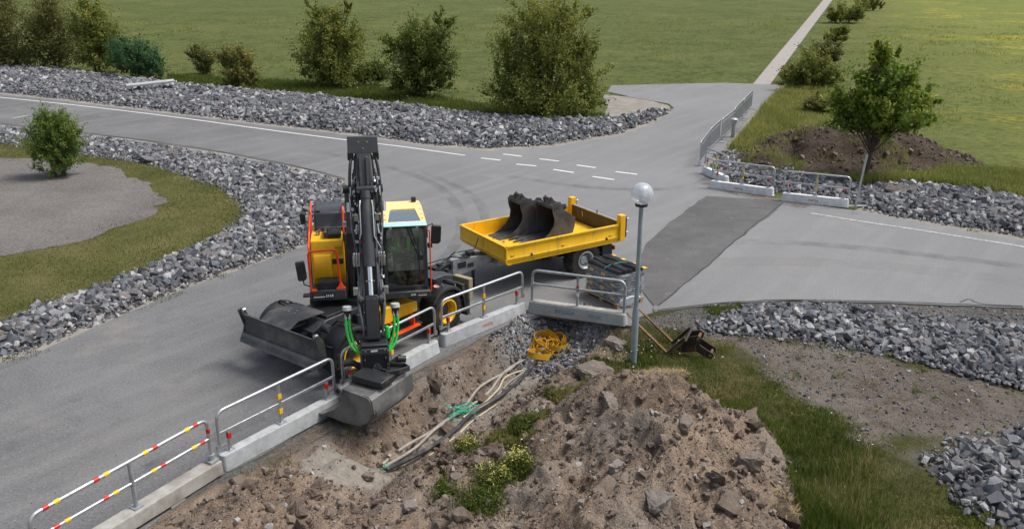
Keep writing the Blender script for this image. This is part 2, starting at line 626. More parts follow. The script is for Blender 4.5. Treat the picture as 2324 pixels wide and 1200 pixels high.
ROAD = [(-420, 176), (0, 214), (200, 236), (380, 258), (600, 285), (800, 308), (1000, 335), (1110, 343), (1250, 334), (1400, 309),
        (1485, 280), (1532, 248), (1520, 236), (1440, 222), (1378, 208), (1388, 194), (1640, 188), (1770, 193), (1755, 212), (1715, 250),
        (1680, 290), (1650, 325), (1612, 372), (1600, 395), (1640, 424), (1760, 450), (1940, 478), (2324, 547), (2750, 625), (2750, 714),
        (2324, 698), (1990, 686), (1800, 681), (1640, 688), (1560, 697), (1490, 706), (1436, 722)]
ROADQ = GP(ROAD) + [(2.95, 19.15), (.4, 20.1), (-5.12, 12.8), (-7, 9), (-30, 9), (-30, 40)]


def lip(s):
    return np.interp(s, [0, .8, 2.5, 4.7, 7.1, 8.9, 10], [.72, .70, .74, .46, .34, .26, .2])


def soil_mask(x, y):
    s, n = sn(x, y)
    nz = (fbm(x, y, 4, 1.3) - .5) * 1.3
    m = sstep(-.12, .16, sdist(MOUND, x, y) + nz * .5)
    a = sstep(-.1, .06, n - lip(s) + nz * .18 + .12) * (1 - sstep(0, .5, n + nz * .8 - np.interp(s, [0, 5.5, 7.5, 9], [3.6, 3.5, 2.5, 2.3]))) * sstep(-3.5, -2.8, s) * (1 - sstep(9.7, 10.1, s + nz * .3))
    b = sstep(.3, .6, n + nz * .4) * (1 - sstep(1.3, 1.8, s + nz)) * sstep(-6, -5, s) * (1 - sstep(4.6, 5.2, n))
    c = np.exp(-(((x - 2.0) / .8) ** 2 + ((y - 17.6) / .7) ** 2)) > .45 + nz * .3
    return np.clip(np.maximum(np.maximum(m, a), np.maximum(b, c * .8)), 0, 1)


def grass_strip(x, y):
    """Green strip left standing between trench and spoil."""
    s, n = sn(x, y)
    nz = fbm(x + 31, y, 4, 1.6)
    return sstep(.50, .60, nz + .26 * np.exp(-((n - 3.30 - .22 * np.sin(s * 1.3)) / .30) ** 2) - .12) * (1 - sstep(7.4, 8.2, s)) * sstep(1.3, 1.9, s) * np.exp(-((n - 3.3) / .6) ** 2 * 1.2)


def grav_mask(x, y):
    nz = (fbm(x + 9, y - 4, 4, .9) - .5)
    g2 = sstep(-.2, .1, sdist(GRAV2, x, y) + nz * .6)
    s, n = sn(x, y)
    g3 = sstep(-.3, 0.0, n) * (1 - sstep(-.02, .14, n - lip(s) + nz * .3)) * (s > -5) * (s < 10)
    return np.maximum(g2, g3)


def bare_mask(x, y):
    return sstep(-.55, .30, sdist(GRAV1, x, y) + (fbm(x + 9, y - 4, 4, .9) - .5) * 2.0)


def sand_mask(x, y):
    s, n = sn(x, y)
    nz = (fbm(x - 3, y + 8, 4, 1.8) - .5)
    a = np.exp(-(((x + 2.95) / 1.0) ** 2 + ((y - 13.2) / .62) ** 2) ** 1.3) + nz * .5
    fl = sstep(.1, .3, (n - lip(s) - .38) + nz * .5) * (1 - sstep(1.65, 1.9, n + nz * .5)) * sstep(1.4, 2.2, s) * (1 - sstep(8.0, 8.6, s))
    return np.clip(np.maximum(sstep(.35, .6, a), fl * .75), 0, 1)


def stone_mask(x, y):
    """Blue-grey crushed stone at the head of the trench."""
    s, n = sn(x, y)
    nz = (fbm(x - 13, y + 2, 3, 1.8) - .5)
    return sstep(7.2, 8.0, s + nz) * (1 - sstep(1.9, 2.5, n + nz * .6)) * sstep(.05, .25, n - lip(s) + .2) * (1 - sstep(10.3, 10.6, s))


def hgt(x, y):
    x = np.asarray(x, float); y = np.asarray(y, float)
    s, n = sn(x, y)
    l = lip(s)
    D = .64 * sstep(.5, 2.6, s) * (1 - sstep(9.15, 9.9, s))
    T = sstep(0, 1, (n - l) / .48) * (1 - sstep(1.85, 2.95, n))
    z = zb(y) + ZG - D * T
    dm = sdist(MOUND, x, y)
    nz = fbm(x, y, 5, .8)
    z = z + 1.02 * (1 - np.exp(-np.maximum(dm, 0) / .95)) * (.42 + .58 * sstep(-.6, 2.0, x)) * (.72 + .55 * nz)
    z = z + .50 * np.exp(-(((x + 3.55) / 1.25) ** 2 + ((y - 10.9) / .9) ** 2))
    z = z + .22 * np.exp(-(((x + 4.6) / .6) ** 2 + ((y - 11.9) / .6) ** 2))
    z = z + .30 * np.exp(-(((x + 2.9) / .55) ** 2 + ((y - 13.35) / .4) ** 2))
    z = z + .20 * np.exp(-(((x - 1.75) / .6) ** 2 + ((y - 17.5) / .5) ** 2)) + .25 * np.exp(-(((x - 1.0) / .35) ** 2 + ((y - 16.6) / .6) ** 2))
    mm = sstep(.1, 1.2, dm)
    rdg = 1 - np.abs(fbm(x * 1.0 + 4, y + 21, 3, 1.15) - .5) * 4
    z = z + mm * (np.clip(rdg, -1, 1) * .16 + (fbm(x + 11, y + 3, 2, .75) - .5) * .55 - .34 * np.exp(-(((x - 2.35) / .75) ** 2 + ((y - 13.75) / .38) ** 2)) + .26 * np.exp(-(((x - 2.5) / 1.0) ** 2 + ((y - 12.55) / .4) ** 2))
                  + .22 * np.exp(-(((x - 3.5) / .5) ** 2 + ((y - 13.3) / .7) ** 2)) - .22 * np.exp(-(((x - 1.25) / .35) ** 2 + ((y - 12.0) / 1.3) ** 2)) + .20 * np.exp(-(((x - 2.9) / 1.1) ** 2 + ((y - 14.35) / .28) ** 2)))
    so = soil_mask(x, y)
    rough = so * (1 - .6 * sand_mask(x, y))
    edge = sstep(0.0, .25, n - l + .25)
    rough = rough * edge
    z = z + rough * ((fbm(x + 5, y, 3, 1.6) - .5) * .46 + np.abs(fbm(x, y + 7, 4, 4.0) - .5) * -.30 + (fbm(x, y + 70, 3, 10.0) - .5) * .19)
    # untouched ground to the right: soft undulation
    z = z + (1 - so) * sstep(1.0, 3.0, x) * (1 - sstep(20, 26, y)) * (fbm(x, y, 3, .6) - .5) * .16 * sstep(.2, 1.0, -sdist(ROADQ, x, y))
    return z


def axis(dense0, dense1, step, lo, hi, extra=()):
    a = list(np.arange(dense0, dense1 + 1e-6, step))
    d = step
    x = dense1
    while x < hi:
        d = min(d * 1.35, 90); x += d; a.append(min(x, hi))
    d = step; x = dense0
    while x > lo:
        d = min(d * 1.35, 90); x -= d; a.append(max(x, lo))
    a += list(extra)
    return np.unique(np.round(a, 4))


gx = axis(-6.6, 9.4, .06, -1500, 1500)
gy = axis(8.6, 21.0, .06, -150, 3000, (Y0, Y1))
GX, GY = np.meshgrid(gx, gy)
GZ = hgt(GX, GY)
V = np.stack([GX, GY, GZ], -1).reshape(-1, 3)
nx, ny = len(gx), len(gy)
ii = (np.arange(ny - 1)[:, None] * nx + np.arange(nx - 1)[None]).ravel()
F = np.stack([ii, ii + 1, ii + nx + 1, ii + nx], 1)

t = NT('terrain')
P = t.pos()
n_big = t.noise(P, .035, 4); n_mid = t.noise(P, .35, 5, .6); n_fine = t.noise(P, 6, 5, .7); n_tiny = t.noise(P, 38, 3, .7)
n_tuft = t.noise(P, 1.7, 6, .75)
mow = t.noise(t.pos((.05, .7, 1), R(-12)), 1.0, 5, .65)
grassc = t.ramp(n_big, [(.30, (.060, .082, .017)), (.48, (.082, .103, .024)), (.62, (.106, .122, .031)), (.75, (.140, .138, .042))])
grassc = t.mix(t.rng(mow, .38, .66, 0, .55), grassc, (.128, .142, .044))
grassc = t.mix(t.rng(n_mid, .38, .66, 0, .75), grassc, (.038, .056, .012))
grassc = t.mix(t.rng(t.noise(P, .11, 5, .65), .50, .68, 0, .55), grassc, (.150, .148, .055))
grassc = t.mix(t.rng(n_tuft, .42, .66, 0, .7), grassc, (.130, .145, .048))
grassc = t.mix(t.rng(n_tuft, .50, .32, 0, .7), grassc, (.028, .042, .009))
# lusher ground with buttercup patches east of the path, sun glow painted in
sep = t.n('ShaderNodeSeparateXYZ'); t.l(P, sep.inputs[0])
east = t.rng(t.math('SUBTRACT', sep.outputs[0], t.math('MULTIPLY', sep.outputs[1], .33)), 3, 22, 0, 1)
lush = t.mix(t.rng(n_mid, .3, .7, 0, 1), (.112, .150, .020), (.225, .235, .044))
lush = t.mix(t.rng(n_tuft, .42, .66, 0, .6), lush, (.185, .195, .085))
lush = t.mix(t.rng(n_tuft, .50, .34, 0, .7), lush, (.045, .066, .016))
fl = t.math('MULTIPLY', t.rng(t.noise(t.pos((.11, .16, 1)), 1.0, 4, .6, .8), .56, .66, 0, .8), t.rng(n_tuft, .40, .58, 0, 1))
lush = t.mix(fl, lush, (.44, .36, .03))
grassc = t.mix(t.math('MULTIPLY', east, .85), grassc, lush)
soilc = t.ramp(t.noise(P, 1.1, 6, .65), [(.28, (.044, .028, .020)), (.40, (.110, .075, .055)), (.52, (.200, .144, .102)), (.68, (.295, .224, .164))])
soilc = t.mix(t.rng(t.noise(P, .42, 4, .6), .46, .62, 0, .75), soilc, (.190, .172, .155))
soilc = t.mix(t.rng(t.noise(P, .75, 6, .7, .8), .56, .66, 0, .8), soilc, (.062, .040, .029))
soilc = t.mix(t.rng(n_fine, .38, .68, 0, .50), soilc, (.250, .195, .145))
soilc = t.mix(t.rng(n_tiny, .50, .66, 0, .55), soilc, (.36, .305, .255))
soilc = t.mix(t.rng(n_tiny, .46, .30, 0, .55), soilc, (.038, .026, .020))
vor = t.n('ShaderNodeTexVoronoi'); vor.inputs['Scale'].default_value = 26
t.l(P, vor.inputs['Vector'])
gravc = t.mix(.55, t.ramp(n_mid, [(.3, (.080, .066, .056)), (.7, (.150, .132, .118))]), vor.outputs['Color'], 'OVERLAY')
gravc = t.mix(t.rng(n_fine, .50, .68, 0, .6), gravc, (.075, .068, .036))
hsn = t.n('ShaderNodeHueSaturation'); hsn.inputs['Saturation'].default_value = .5; t.l(gravc, hsn.inputs['Color'])
gravc = hsn.outputs[0]
sandc = t.ramp(n_fine, [(.3, (.20, .18, .155)), (.7, (.31, .28, .245))])
stonec = t.mix(.8, (.17, .18, .195), vor.outputs['Color'], 'OVERLAY')
hs2 = t.n('ShaderNodeHueSaturation'); hs2.inputs['Saturation'].default_value = .25; t.l(stonec, hs2.inputs['Color'])
grassc = t.mix(t.attr('turf'), grassc, t.mix(t.rng(n_fine, .35, .7, 0, 1), (.034, .040, .012), (.085, .080, .030)))
barec = t.ramp(n_mid, [(.3, (.085, .066, .052)), (.5, (.135, .112, .094)), (.7, (.185, .160, .140))])
barec = t.mix(t.rng(t.noise(P, 3.2, 6, .75), .48, .62, 0, .75), barec, (.062, .050, .028))
barec = t.mix(t.rng(n_tiny, .52, .68, 0, .55), barec, (.27, .25, .235))
barec = t.mix(t.rng(n_tiny, .46, .32, 0, .5), barec, (.035, .028, .022))
barec = t.mix(t.rng(t.noise(P, .9, 5, .7), .52, .66, 0, .55), barec, (.16, .145, .135))
col = t.mix(t.attr('bare'), grassc, barec)
col = t.mix(t.attr('gravel'), col, gravc)
col = t.mix(t.attr('soil'), col, soilc)
col = t.mix(t.attr('sand'), col, sandc)
col = t.mix(t.attr('stone'), col, hs2.outputs[0])
t.set(col, .95, 0, .15)
hgtn = t.math('ADD', t.math('ADD', t.math('MULTIPLY', n_fine, .7), t.math('MULTIPLY', n_tiny, .3)), t.math('MULTIPLY', n_tuft, 1.6))
t.bump(hgtn, .9, .08)
K['terrain'] = t.m
x, y = V[:, 0], V[:, 1]
near = (x > -9) & (x < 14) & (y > 6) & (y < 24)
so = np.zeros(len(V)); gr = so.copy(); ba = so.copy(); sa = so.copy(); stn = so.copy()
so[near] = soil_mask(x[near], y[near]) * (1 - grass_strip(x[near], y[near]) * .25)
gr[near] = grav_mask(x[near], y[near]); ba[near] = bare_mask(x[near], y[near]); sa[near] = sand_mask(x[near], y[near]); stn[near] = stone_mask(x[near], y[near])
me = npmesh('ground', V, F, K['terrain'], smooth=True, attrs={'soil': so, 'gravel': gr, 'sand': sa, 'stone': stn, 'bare': ba, 'turf': near.astype(float)})
tag(link('ground', me), 'site ground with soil trench and rough grass, rising into green meadow', 'ground', kind='structure')


def sheet(name, poly, dz, mat, label, cat, grid=0, hfun=None, skirt=0.0, kind='structure', parent=None, attrs=None):
    """Closed outline laid on the terrain at height dz, optionally with inner points and a height function."""
    pts = [Vector(p) for p in poly]
    n = len(pts)
    edges = [(i, (i + 1) % n) for i in range(n)]
    ys = [p[1] for p in poly]
    if grid:
        xs = np.array(poly)
        g0 = np.arange(xs[:, 0].min(), xs[:, 0].max(), grid); g1 = np.arange(xs[:, 1].min(), xs[:, 1].max(), grid)
        a, b = np.meshgrid(g0, g1); a = a.ravel() + rng.uniform(-.2, .2, a.size) * grid; b = b.ravel() + rng.uniform(-.2, .2, b.size) * grid
        ok = sdist(poly, a, b) > grid * .35
        pts += [Vector((float(p), float(q))) for p, q in zip(a[ok], b[ok])]
    elif min(ys) < Y0 < max(ys):
        k = len(pts)
        pts += [Vector((-900., Y0)), Vector((900., Y0))]; edges.append((k, k + 1))
    vs, es, fs, *_ = delaunay_2d_cdt(pts, edges, [list(range(n))], 0, 1e-5)
    V = np.array([(p[0], p[1]) for p in vs])
    ins = inpoly(poly, *np.array([V[list(f)].mean(0) for f in fs]).T)
    fs = [f for f, i in zip(fs, ins) if i]
    used = sorted({i for f in fs for i in f}); mp = {u: i for i, u in enumerate(used)}
    V = V[used]; fs = [tuple(mp[i] for i in f) for f in fs]
    z = zb(V[:, 1]) + dz + (hfun(V[:, 0], V[:, 1]) if hfun else 0)
    mb = MB(); mb.add([(float(a), float(b), float(c)) for (a, b), c in zip(V, z)], fs)
    if skirt:
        cnt = {}
        for f in fs:
            for i in range(len(f)):
                e = (f[i], f[(i + 1) % len(f)])
                cnt[frozenset(e)] = cnt.get(frozenset(e), 0) + 1
        for e, c in cnt.items():
            if c == 1:
                a, b = tuple(e)
                pa, pb = mb.v[a], mb.v[b]
                mb.add([pa, pb, pb - Vector((0, 0, skirt)), pa - Vector((0, 0, skirt))], [(0, 1, 2, 3)])
    o = mb.build(name, mat, parent, smooth=bool(hfun), ang=60)
    if o.data.polygons and o.data.polygons[0].normal.z < 0:
        o.data.flip_normals()
    return tag(o, label, cat, None, kind)


def strip_poly(pxs, w0, w1=None, pts=None):
    """Band along a photo polyline, w metres wide, as an outline in plan."""
    P = pts or GP(pxs)
    P = densify(smooth_poly(P, 2, False), .6, 0, False)
    w1 = w0 if w1 is None else w1
    A, B = [], []
    for i, p in enumerate(P):
        a, b = np.array(P[max(0, i - 1)]), np.array(P[min(len(P) - 1, i + 1)])
        d = (b - a) / (np.linalg.norm(b - a) + 1e-9); nrm = np.array([-d[1], d[0]])
        ww = w0 + (w1 - w0) * i / max(1, len(P) - 1)
        A.append(tuple(np.array(p) + nrm * ww / 2)); B.append(tuple(np.array(p) - nrm * ww / 2))
    return A + B[::-1]


# ---- asphalt
t = NT('asphalt')
P = t.pos()
a1 = t.noise(P, .16, 4, .5); a2 = t.noise(P, 1.6, 5, .6); a3 = t.noise(P, 20, 4, .85)
trk = t.noise(t.pos((.10, 1.5, 1), R(-53)), 1.0, 3, .55)
ac = t.ramp(a1, [(.3, (.098, .100, .104)), (.5, (.132, .134, .137)), (.7, (.172, .173, .176))])
ac = t.mix(t.rng(trk, .46, .70, 0, .6), ac, (.205, .203, .200))
ac = t.mix(t.rng(a2, .50, .72, 0, .45), ac, (.100, .101, .104))
ac = t.mix(t.rng(a3, .52, .70, 0, .60), ac, (.31, .308, .305))
ac = t.mix(t.rng(a3, .47, .30, 0, .70), ac, (.055, .056, .059))
dirtn = t.noise(P, .45, 8, .72)
ac = t.mix(t.rng(dirtn, .56, .72, 0, .6), ac, (.25, .232, .205))
ac = t.mix(t.rng(t.noise(P, .9, 6, .7, .5), .38, .28, 0, .5), ac, (.085, .085, .087))
# corner vignette painted into the asphalt: paler towards the junction, darker at lower left
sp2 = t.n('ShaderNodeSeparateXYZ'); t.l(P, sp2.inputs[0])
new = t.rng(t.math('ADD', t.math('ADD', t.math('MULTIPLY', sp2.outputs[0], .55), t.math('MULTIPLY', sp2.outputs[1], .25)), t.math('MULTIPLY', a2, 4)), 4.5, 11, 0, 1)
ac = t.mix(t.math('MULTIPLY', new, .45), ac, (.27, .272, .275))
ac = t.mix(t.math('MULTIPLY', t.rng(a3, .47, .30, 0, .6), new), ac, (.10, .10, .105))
t.set(ac, .88, 0, .25)
t.bump(a3, .5, .012)
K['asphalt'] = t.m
t = NT('asphalt_patch')
P = t.pos()
a2 = t.noise(P, 1.6, 5, .6); a3 = t.noise(P, 20, 4, .85)
ac = t.ramp(t.math('MULTIPLY', t.math('ADD', a2, t.noise(P, .5, 4)), .5), [(.3, (.072, .072, .074)), (.7, (.135, .134, .134))])
ac = t.mix(t.rng(a3, .50, .70, 0, .55), ac, (.22, .215, .21))
ac = t.mix(t.rng(t.noise(P, 2.5, 6, .7), .64, .74, 0, .5), ac, (.42, .41, .40))
t.set(ac, .9, 0, .2); t.bump(a3, .5, .012)
K['asphalt_dark'] = t.m

ROADW = GP(ROAD)
# along the barriers the asphalt stops at the lip of the trench
ROADW += [(2.95, 19.15), (.75, 19.95)]
for s_ in (8.7, 7.1, 5.9, 4.7, 3.6, 2.5, 1.6, .8, -.2):
    ROADW.append(tuple(O_T + D_T * s_ + N_T * (.14 + .05 * math.sin(s_ * 2.3))))
ROADW += [(-5.6, 11.5), (-6.9, 8.6), (-9.0, 5.0), (-26, 5.0)]
ROADW += GP([(-420, 1015), (0, 822), (100, 792), (250, 727), (400, 662), (600, 592), (690, 560), (745, 520), (790, 460), (782, 408),
             (700, 384), (500, 345), (300, 315), (0, 282), (-420, 240)])
ROADW = densify(ROADW, .3, .05)
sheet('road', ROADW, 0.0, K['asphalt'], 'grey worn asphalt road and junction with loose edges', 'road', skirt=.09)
sheet('asphalt_patch', densify(GP([(1482, 693), (1458, 664), (1447, 605), (1464, 550), (1530, 498), (1602, 445), (1690, 450), (1776, 458), (1772, 470), (1640, 572), (1494, 693)]), .4, .06), .004, K['asphalt_dark'],
      'darker patch of newer asphalt in the junction', 'road patch')

# ---- painted lines
t = NT('road_paint')
P = t.pos(); wn = t.noise(P, 16, 6, .75)
pc = t.mix(t.rng(wn, .52, .62, 0, .75), (.72, .72, .71), (.24, .24, .24))
t.set(pc, .7, 0, .3); K['paint'] = t.m
t = NT('worn_road_paint')
wn = t.noise(t.pos(), 9, 7, .8)
t.set(t.mix(t.rng(wn, .42, .56, 0, .9), (.60, .60, .59), (.21, .21, .212)), .8, 0, .2); K['paint_worn'] = t.m


WORN = False


def line_mark(pxs, wd, label):
    sheet('road_marking', strip_poly(pxs, wd), .008, K['paint_worn' if WORN else 'paint'], label, 'road marking')


line_mark([(-420, 182), (0, 221), (200, 242), (400, 266), (600, 294), (800, 320), (900, 331), (1055, 353)], .13, 'long solid white edge line of the road beside the rock bank')
for k, (a, b) in enumerate([((1092, 359), (1136, 364)), ((1172, 373), (1217, 377)), ((1256, 385), (1302, 392)), ((1345, 401), (1394, 408))]):
    line_mark([a, b], .15, ['first', 'second', 'third', 'fourth'][k] + ' dash from the west of the nearer dashed line across the junction')
for k, (a, b) in enumerate([((1142, 350), (1184, 355)), ((1224, 361), (1268, 366)), ((1309, 375), (1352, 381)), ((1397, 390), (1446, 396))]):
    line_mark([a, b], .15, ['first', 'second', 'third', 'fourth'][k] + ' dash from the west of the farther dashed line across the junction')
WORN = True
line_mark([(1840, 484), (1950, 502), (2100, 524), (2324, 560), (2750, 632)], .12, 'worn white edge line beyond the far barriers')
line_mark([(28, 269), (63, 262)], .14, 'short stray white dash on the far road')

def streak_mat(name, col, amt, sc):
    t = NT(name)
    n1 = t.noise(t.pos((1, 1, 1)), sc, 6, .7); n2 = t.noise(t.pos(), 16, 4, .8)
    t.set(col, .95, 0, .1)
    t.l(t.math('MULTIPLY', t.rng(n1, .38, .62, 0, amt), t.rng(n2, .30, .62, .25, 1)), t.b.inputs['Alpha'])
    return t.m


K['tyre_dust'] = streak_mat('pale_tyre_dust', (.30, .285, .26), .22, .9)
K['tyre_dark'] = streak_mat('dark_tyre_marks', (.06, .06, .062), .24, .8)
K['spilt_soil'] = streak_mat('spilt_soil', (.19, .150, .115), .9, 1.6)
MARKS = [('tyre_dust', [(760, 790), (560, 855), (350, 935), (100, 1040), (-200, 1170)], .42, 'pale dusty wheel track running from the excavator blade to the lower left'),
         ('tyre_dust', [(700, 830), (520, 900), (330, 980), (90, 1090)], .30, 'second pale wheel track nearer the striped barrier'),
         ('tyre_dark', [(690, 905), (560, 960), (450, 1010), (330, 1065)], .35, 'dark scuffed wheel mark beside the barriers'),
         ('tyre_dark', [(1000, 600), (1060, 520), (1020, 430), (900, 380), (700, 340)], .40, 'dark curved tyre mark behind the excavator cab'),
         ('tyre_dark', [(1080, 590), (1110, 510), (1080, 440), (960, 390)], .35, 'inner dark curved tyre mark through the junction'),
         ('tyre_dust', [(1480, 600), (1700, 590), (2000, 600), (2324, 640)], .8, 'pale dusty band along the road on the right'),
         ('tyre_dark', [(1500, 560), (1700, 545), (1950, 560), (2324, 605)], .5, 'dark worn band along the road on the right'),
         ('tyre_dark', [(1150, 400), (1350, 430), (1560, 430), (1620, 400), (1660, 330), (1690, 250)], .45, 'dark tyre mark curving towards the footpath'),
         ('spilt_soil', [(1600, 415), (1680, 440), (1760, 455), (1830, 470)], .7, 'spilt soil in front of the far barriers'),
         ('spilt_soil', [(560, 1075), (760, 960), (960, 840), (1100, 765)], .30, 'spilt soil along the foot of the near barriers')]
for k_, (mt_, px_, wd_, lab_) in enumerate(MARKS):
    sheet('road_dirt', strip_poly(px_, wd_), .0020 + .0002 * k_, K[mt_], lab_, 'road dirt')

K['crack'] = plain('tarred_crack_and_shade', (.028, .028, .030), .8, 0, .3, 9)
CRACKS = [([(1776, 462), (1700, 520), (1640, 573), (1560, 640), (1493, 694)], .045, 'dark sealed joint along the straight edge of the asphalt patch'),
          ([(1452, 640), (1458, 664), (1483, 694)], .04, 'dark joint at the lower tip of the asphalt patch'),
          ([(1492, 704), (1560, 695), (1640, 686), (1800, 679), (1990, 684), (2100, 687), (2324, 696)], .05, 'long crack along the lower edge of the road on the right'),
          ([(0, 280), (300, 313), (500, 343), (700, 382), (782, 406)], .06, 'dark broken edge of the far road above the rock island, its shadow painted in'),  # strip also paints the shadow along the asphalt edge
          ([(2180, 686), (2200, 676), (2220, 690), (2324, 694)], .04, 'short jagged crack at the road edge on the far right'),
          ([(1560, 470), (1640, 478), (1720, 470), (1765, 478)], .025, 'thin crack across the asphalt patch')]
for k_, (px_, wd_, lab_) in enumerate(CRACKS):
    sheet('road_crack', densify(strip_poly(px_, wd_), .25, .04), .0052 + .0002 * k_, K['crack'], lab_, 'crack')

# ---- footpath
t = NT('gravel_path')
P = t.pos(); pn = t.noise(P, 2.0, 6, .7)
t.set(t.ramp(pn, [(.3, (.27, .25, .23)), (.7, (.37, .345, .325))]), .95, 0, .1); K['path'] = t.m
sheet('footpath', GP([(1706, 194), (1746, 194), (1790, 134), (1840, 66), (1888, 2), (1898, -8), (1874, -8), (1862, 8), (1810, 70), (1752, 138)]), -.02, K['path'],
      'straight pale gravel footpath climbing through the meadow', 'path')

# ---- gravel shoulders
t = NT('shoulder_gravel')
P = t.pos(); g1 = t.noise(P, 1.3, 5, .65); g2 = t.noise(P, 40, 3, .7)
gc = t.ramp(g1, [(.3, (.19, .175, .155)), (.7, (.31, .285, .255))])
gc = t.mix(t.rng(g2, .5, .7, 0, .6), gc, (.42, .40, .37))
gc = t.mix(t.rng(g2, .47, .32, 0, .6), gc, (.08, .07, .06))
gc = t.mix(t.rng(t.noise(P, .8, 5, .6), .60, .68, 0, .55), gc, (.10, .12, .045))
t.set(gc, .95, 0, .15); t.bump(g2, .6, .02); K['shoulder'] = t.m
SH = [([(-420, 1020), (0, 828), (100, 797), (250, 732), (400, 667), (600, 597), (690, 565), (748, 522), (792, 460), (784, 405), (700, 381), (500, 342), (300, 312), (0, 279), (-420, 237)], 1.2,
       'thin gravel shoulder round the rock island'),
      ([(-420, 172), (0, 211), (200, 233), (380, 255), (600, 282), (800, 305), (1000, 331), (1110, 339), (1250, 330), (1400, 305), (1482, 276), (1530, 245)], 1.3,
       'gravel shoulder between far road and rock bank'),
      ([(1940, 476), (2100, 500), (2324, 540), (2750, 618)], 1.0, 'gravel shoulder below the rocks beyond the far barriers'),
      ([(1780, 190), (1765, 212), (1725, 250), (1690, 292), (1660, 328), (1620, 372)], 1.0, 'gravel shoulder behind the crowd fence')]
for pxs, wd, lab in SH:
    sheet('gravel_shoulder', densify(strip_poly(pxs, wd), .5, .12), -.022, K['shoulder'], lab, 'gravel strip')

sheet('gravel_patch', densify(GP([(1372, 214), (1450, 222), (1522, 239), (1524, 249), (1445, 263), (1378, 272)]), .5, .2), -.018, K['shoulder'], 'brown gravelly patch at the tip of the far rock bank', 'gravel')
# ---- island: lawn ring and gravel plot
LAWN = GP([(-420, 305), (0, 323), (60, 333), (200, 353), (330, 373), (430, 400), (500, 425), (545, 455), (556, 485), (530, 520), (450, 556), (300, 622),
           (100, 692), (0, 730), (-420, 905)])
PLOT = GP([(-420, 350), (0, 358), (180, 364), (290, 394), (358, 434), (373, 458), (340, 492), (250, 527), (100, 567), (0, 584), (-420, 668)])
t = NT('mown_lawn')
P = t.pos(); l1 = t.noise(P, .5, 5, .6); l2 = t.noise(P, 7, 5, .7); l3 = t.noise(P, 45, 3, .7)
lc = t.ramp(l1, [(.3, (.062, .075, .018)), (.5, (.100, .105, .030)), (.7, (.165, .150, .062))])
lc = t.mix(t.rng(l2, .42, .68, 0, .55), lc, (.185, .165, .085))
lc = t.mix(t.rng(l3, .5, .3, 0, .6), lc, (.030, .036, .010))
t.set(lc, .95, 0, .1); t.bump(t.math('ADD', l2, l3), .9, .04); K['lawn'] = t.m
t = NT('plot_gravel')
P = t.pos(); g1 = t.noise(P, .35, 5, .6); g2 = t.noise(P, 14, 5, .85); g3 = t.noise(P, 2.2, 5, .6)
gc = t.ramp(g1, [(.3, (.118, .108, .102)), (.7, (.175, .163, .155))])
gc = t.mix(t.rng(g2, .5, .7, 0, .65), gc, (.30, .285, .275))
gc = t.mix(t.rng(g2, .48, .32, 0, .65), gc, (.048, .043, .040))
gc = t.mix(t.rng(g3, .62, .72, 0, .55), gc, (.11, .115, .05))
t.set(gc, .95, 0, .1); t.bump(g2, .7, .02); K['plot'] = t.m
LAWN_S = densify(smooth_poly(LAWN, 2), .35, .16)
PLOT_S = densify(smooth_poly(PLOT, 2), .22, .30)
sheet('lawn', LAWN_S, -.012, K['lawn'], 'curved band of mown grass inside the rock island', 'lawn', grid=.9,
      hfun=lambda x, y: 0.05 * sstep(0, .6, sdist(LAWN_S, x, y)))
sheet('gravel_plot', PLOT_S, .046, K['plot'], 'flat grey gravel plot enclosed by the mown grass', 'gravel')

# ================================================================== STONES
def rock_variant(seed, npts=10, flat=.8):
    """Broken block: jittered box corners plus a few chips, wrapped in a hull."""
    r = np.random.default_rng(seed)
    p = np.array([(a, b, c) for a in (-1, 1) for b in (-1, 1) for c in (-1, 1)], float)
    p *= r.uniform(.45, 1.0, p.shape)
    q = r.normal(size=(max(2, npts - 7), 3)); q /= np.linalg.norm(q, axis=1)[:, None]
    p = np.concatenate([p, q * r.uniform(.9, 1.2, (len(q), 1))])
    p *= np.array([1.0, r.uniform(.6, .9), flat * r.uniform(.55, .9)]) * .48
    bm = bmesh.new()
    vs = [bm.verts.new(q) for q in p]
    res = bmesh.ops.convex_hull(bm, input=vs)
    loose = [v for v in bm.verts if not v.link_faces]
    bmesh.ops.delete(bm, geom=loose, context='VERTS')
    bmesh.ops.triangulate(bm, faces=bm.faces)
    bmesh.ops.recalc_face_normals(bm, faces=bm.faces)
    bm.verts.index_update()
    V = np.array([v.co[:] for v in bm.verts]); F = np.array([[v.index for v in f.verts] for f in bm.faces])
    bm.free()
    return V, F


RV = [rock_variant(100 + i, 13) for i in range(18)]
CV = [rock_variant(300 + i, 10, .95) for i in range(10)]
RVF = [rock_variant(700 + i, 9) for i in range(12)]


def rockmat(name, stops, per_object, spots=.35):
    t = NT(name)
    if per_object:
        r = t.n('ShaderNodeObjectInfo').outputs['Random']
    else:
        r = t.attr('rnd')
    c = t.ramp(r, stops)
    p = t.pos()
    n1 = t.noise(p, 9, 5, .65); n2 = t.noise(p, 60, 3, .7)
    c = t.mix(t.rng(n1, .45, .75, 0, spots), c, (.33, .325, .325))
    c = t.mix(t.rng(n2, .48, .30, 0, .45), c, (.05, .05, .052))
    t.set(c, .85, 0, .3)
    t.bump(t.math('ADD', n1, n2), .9, .03)
    return t.m


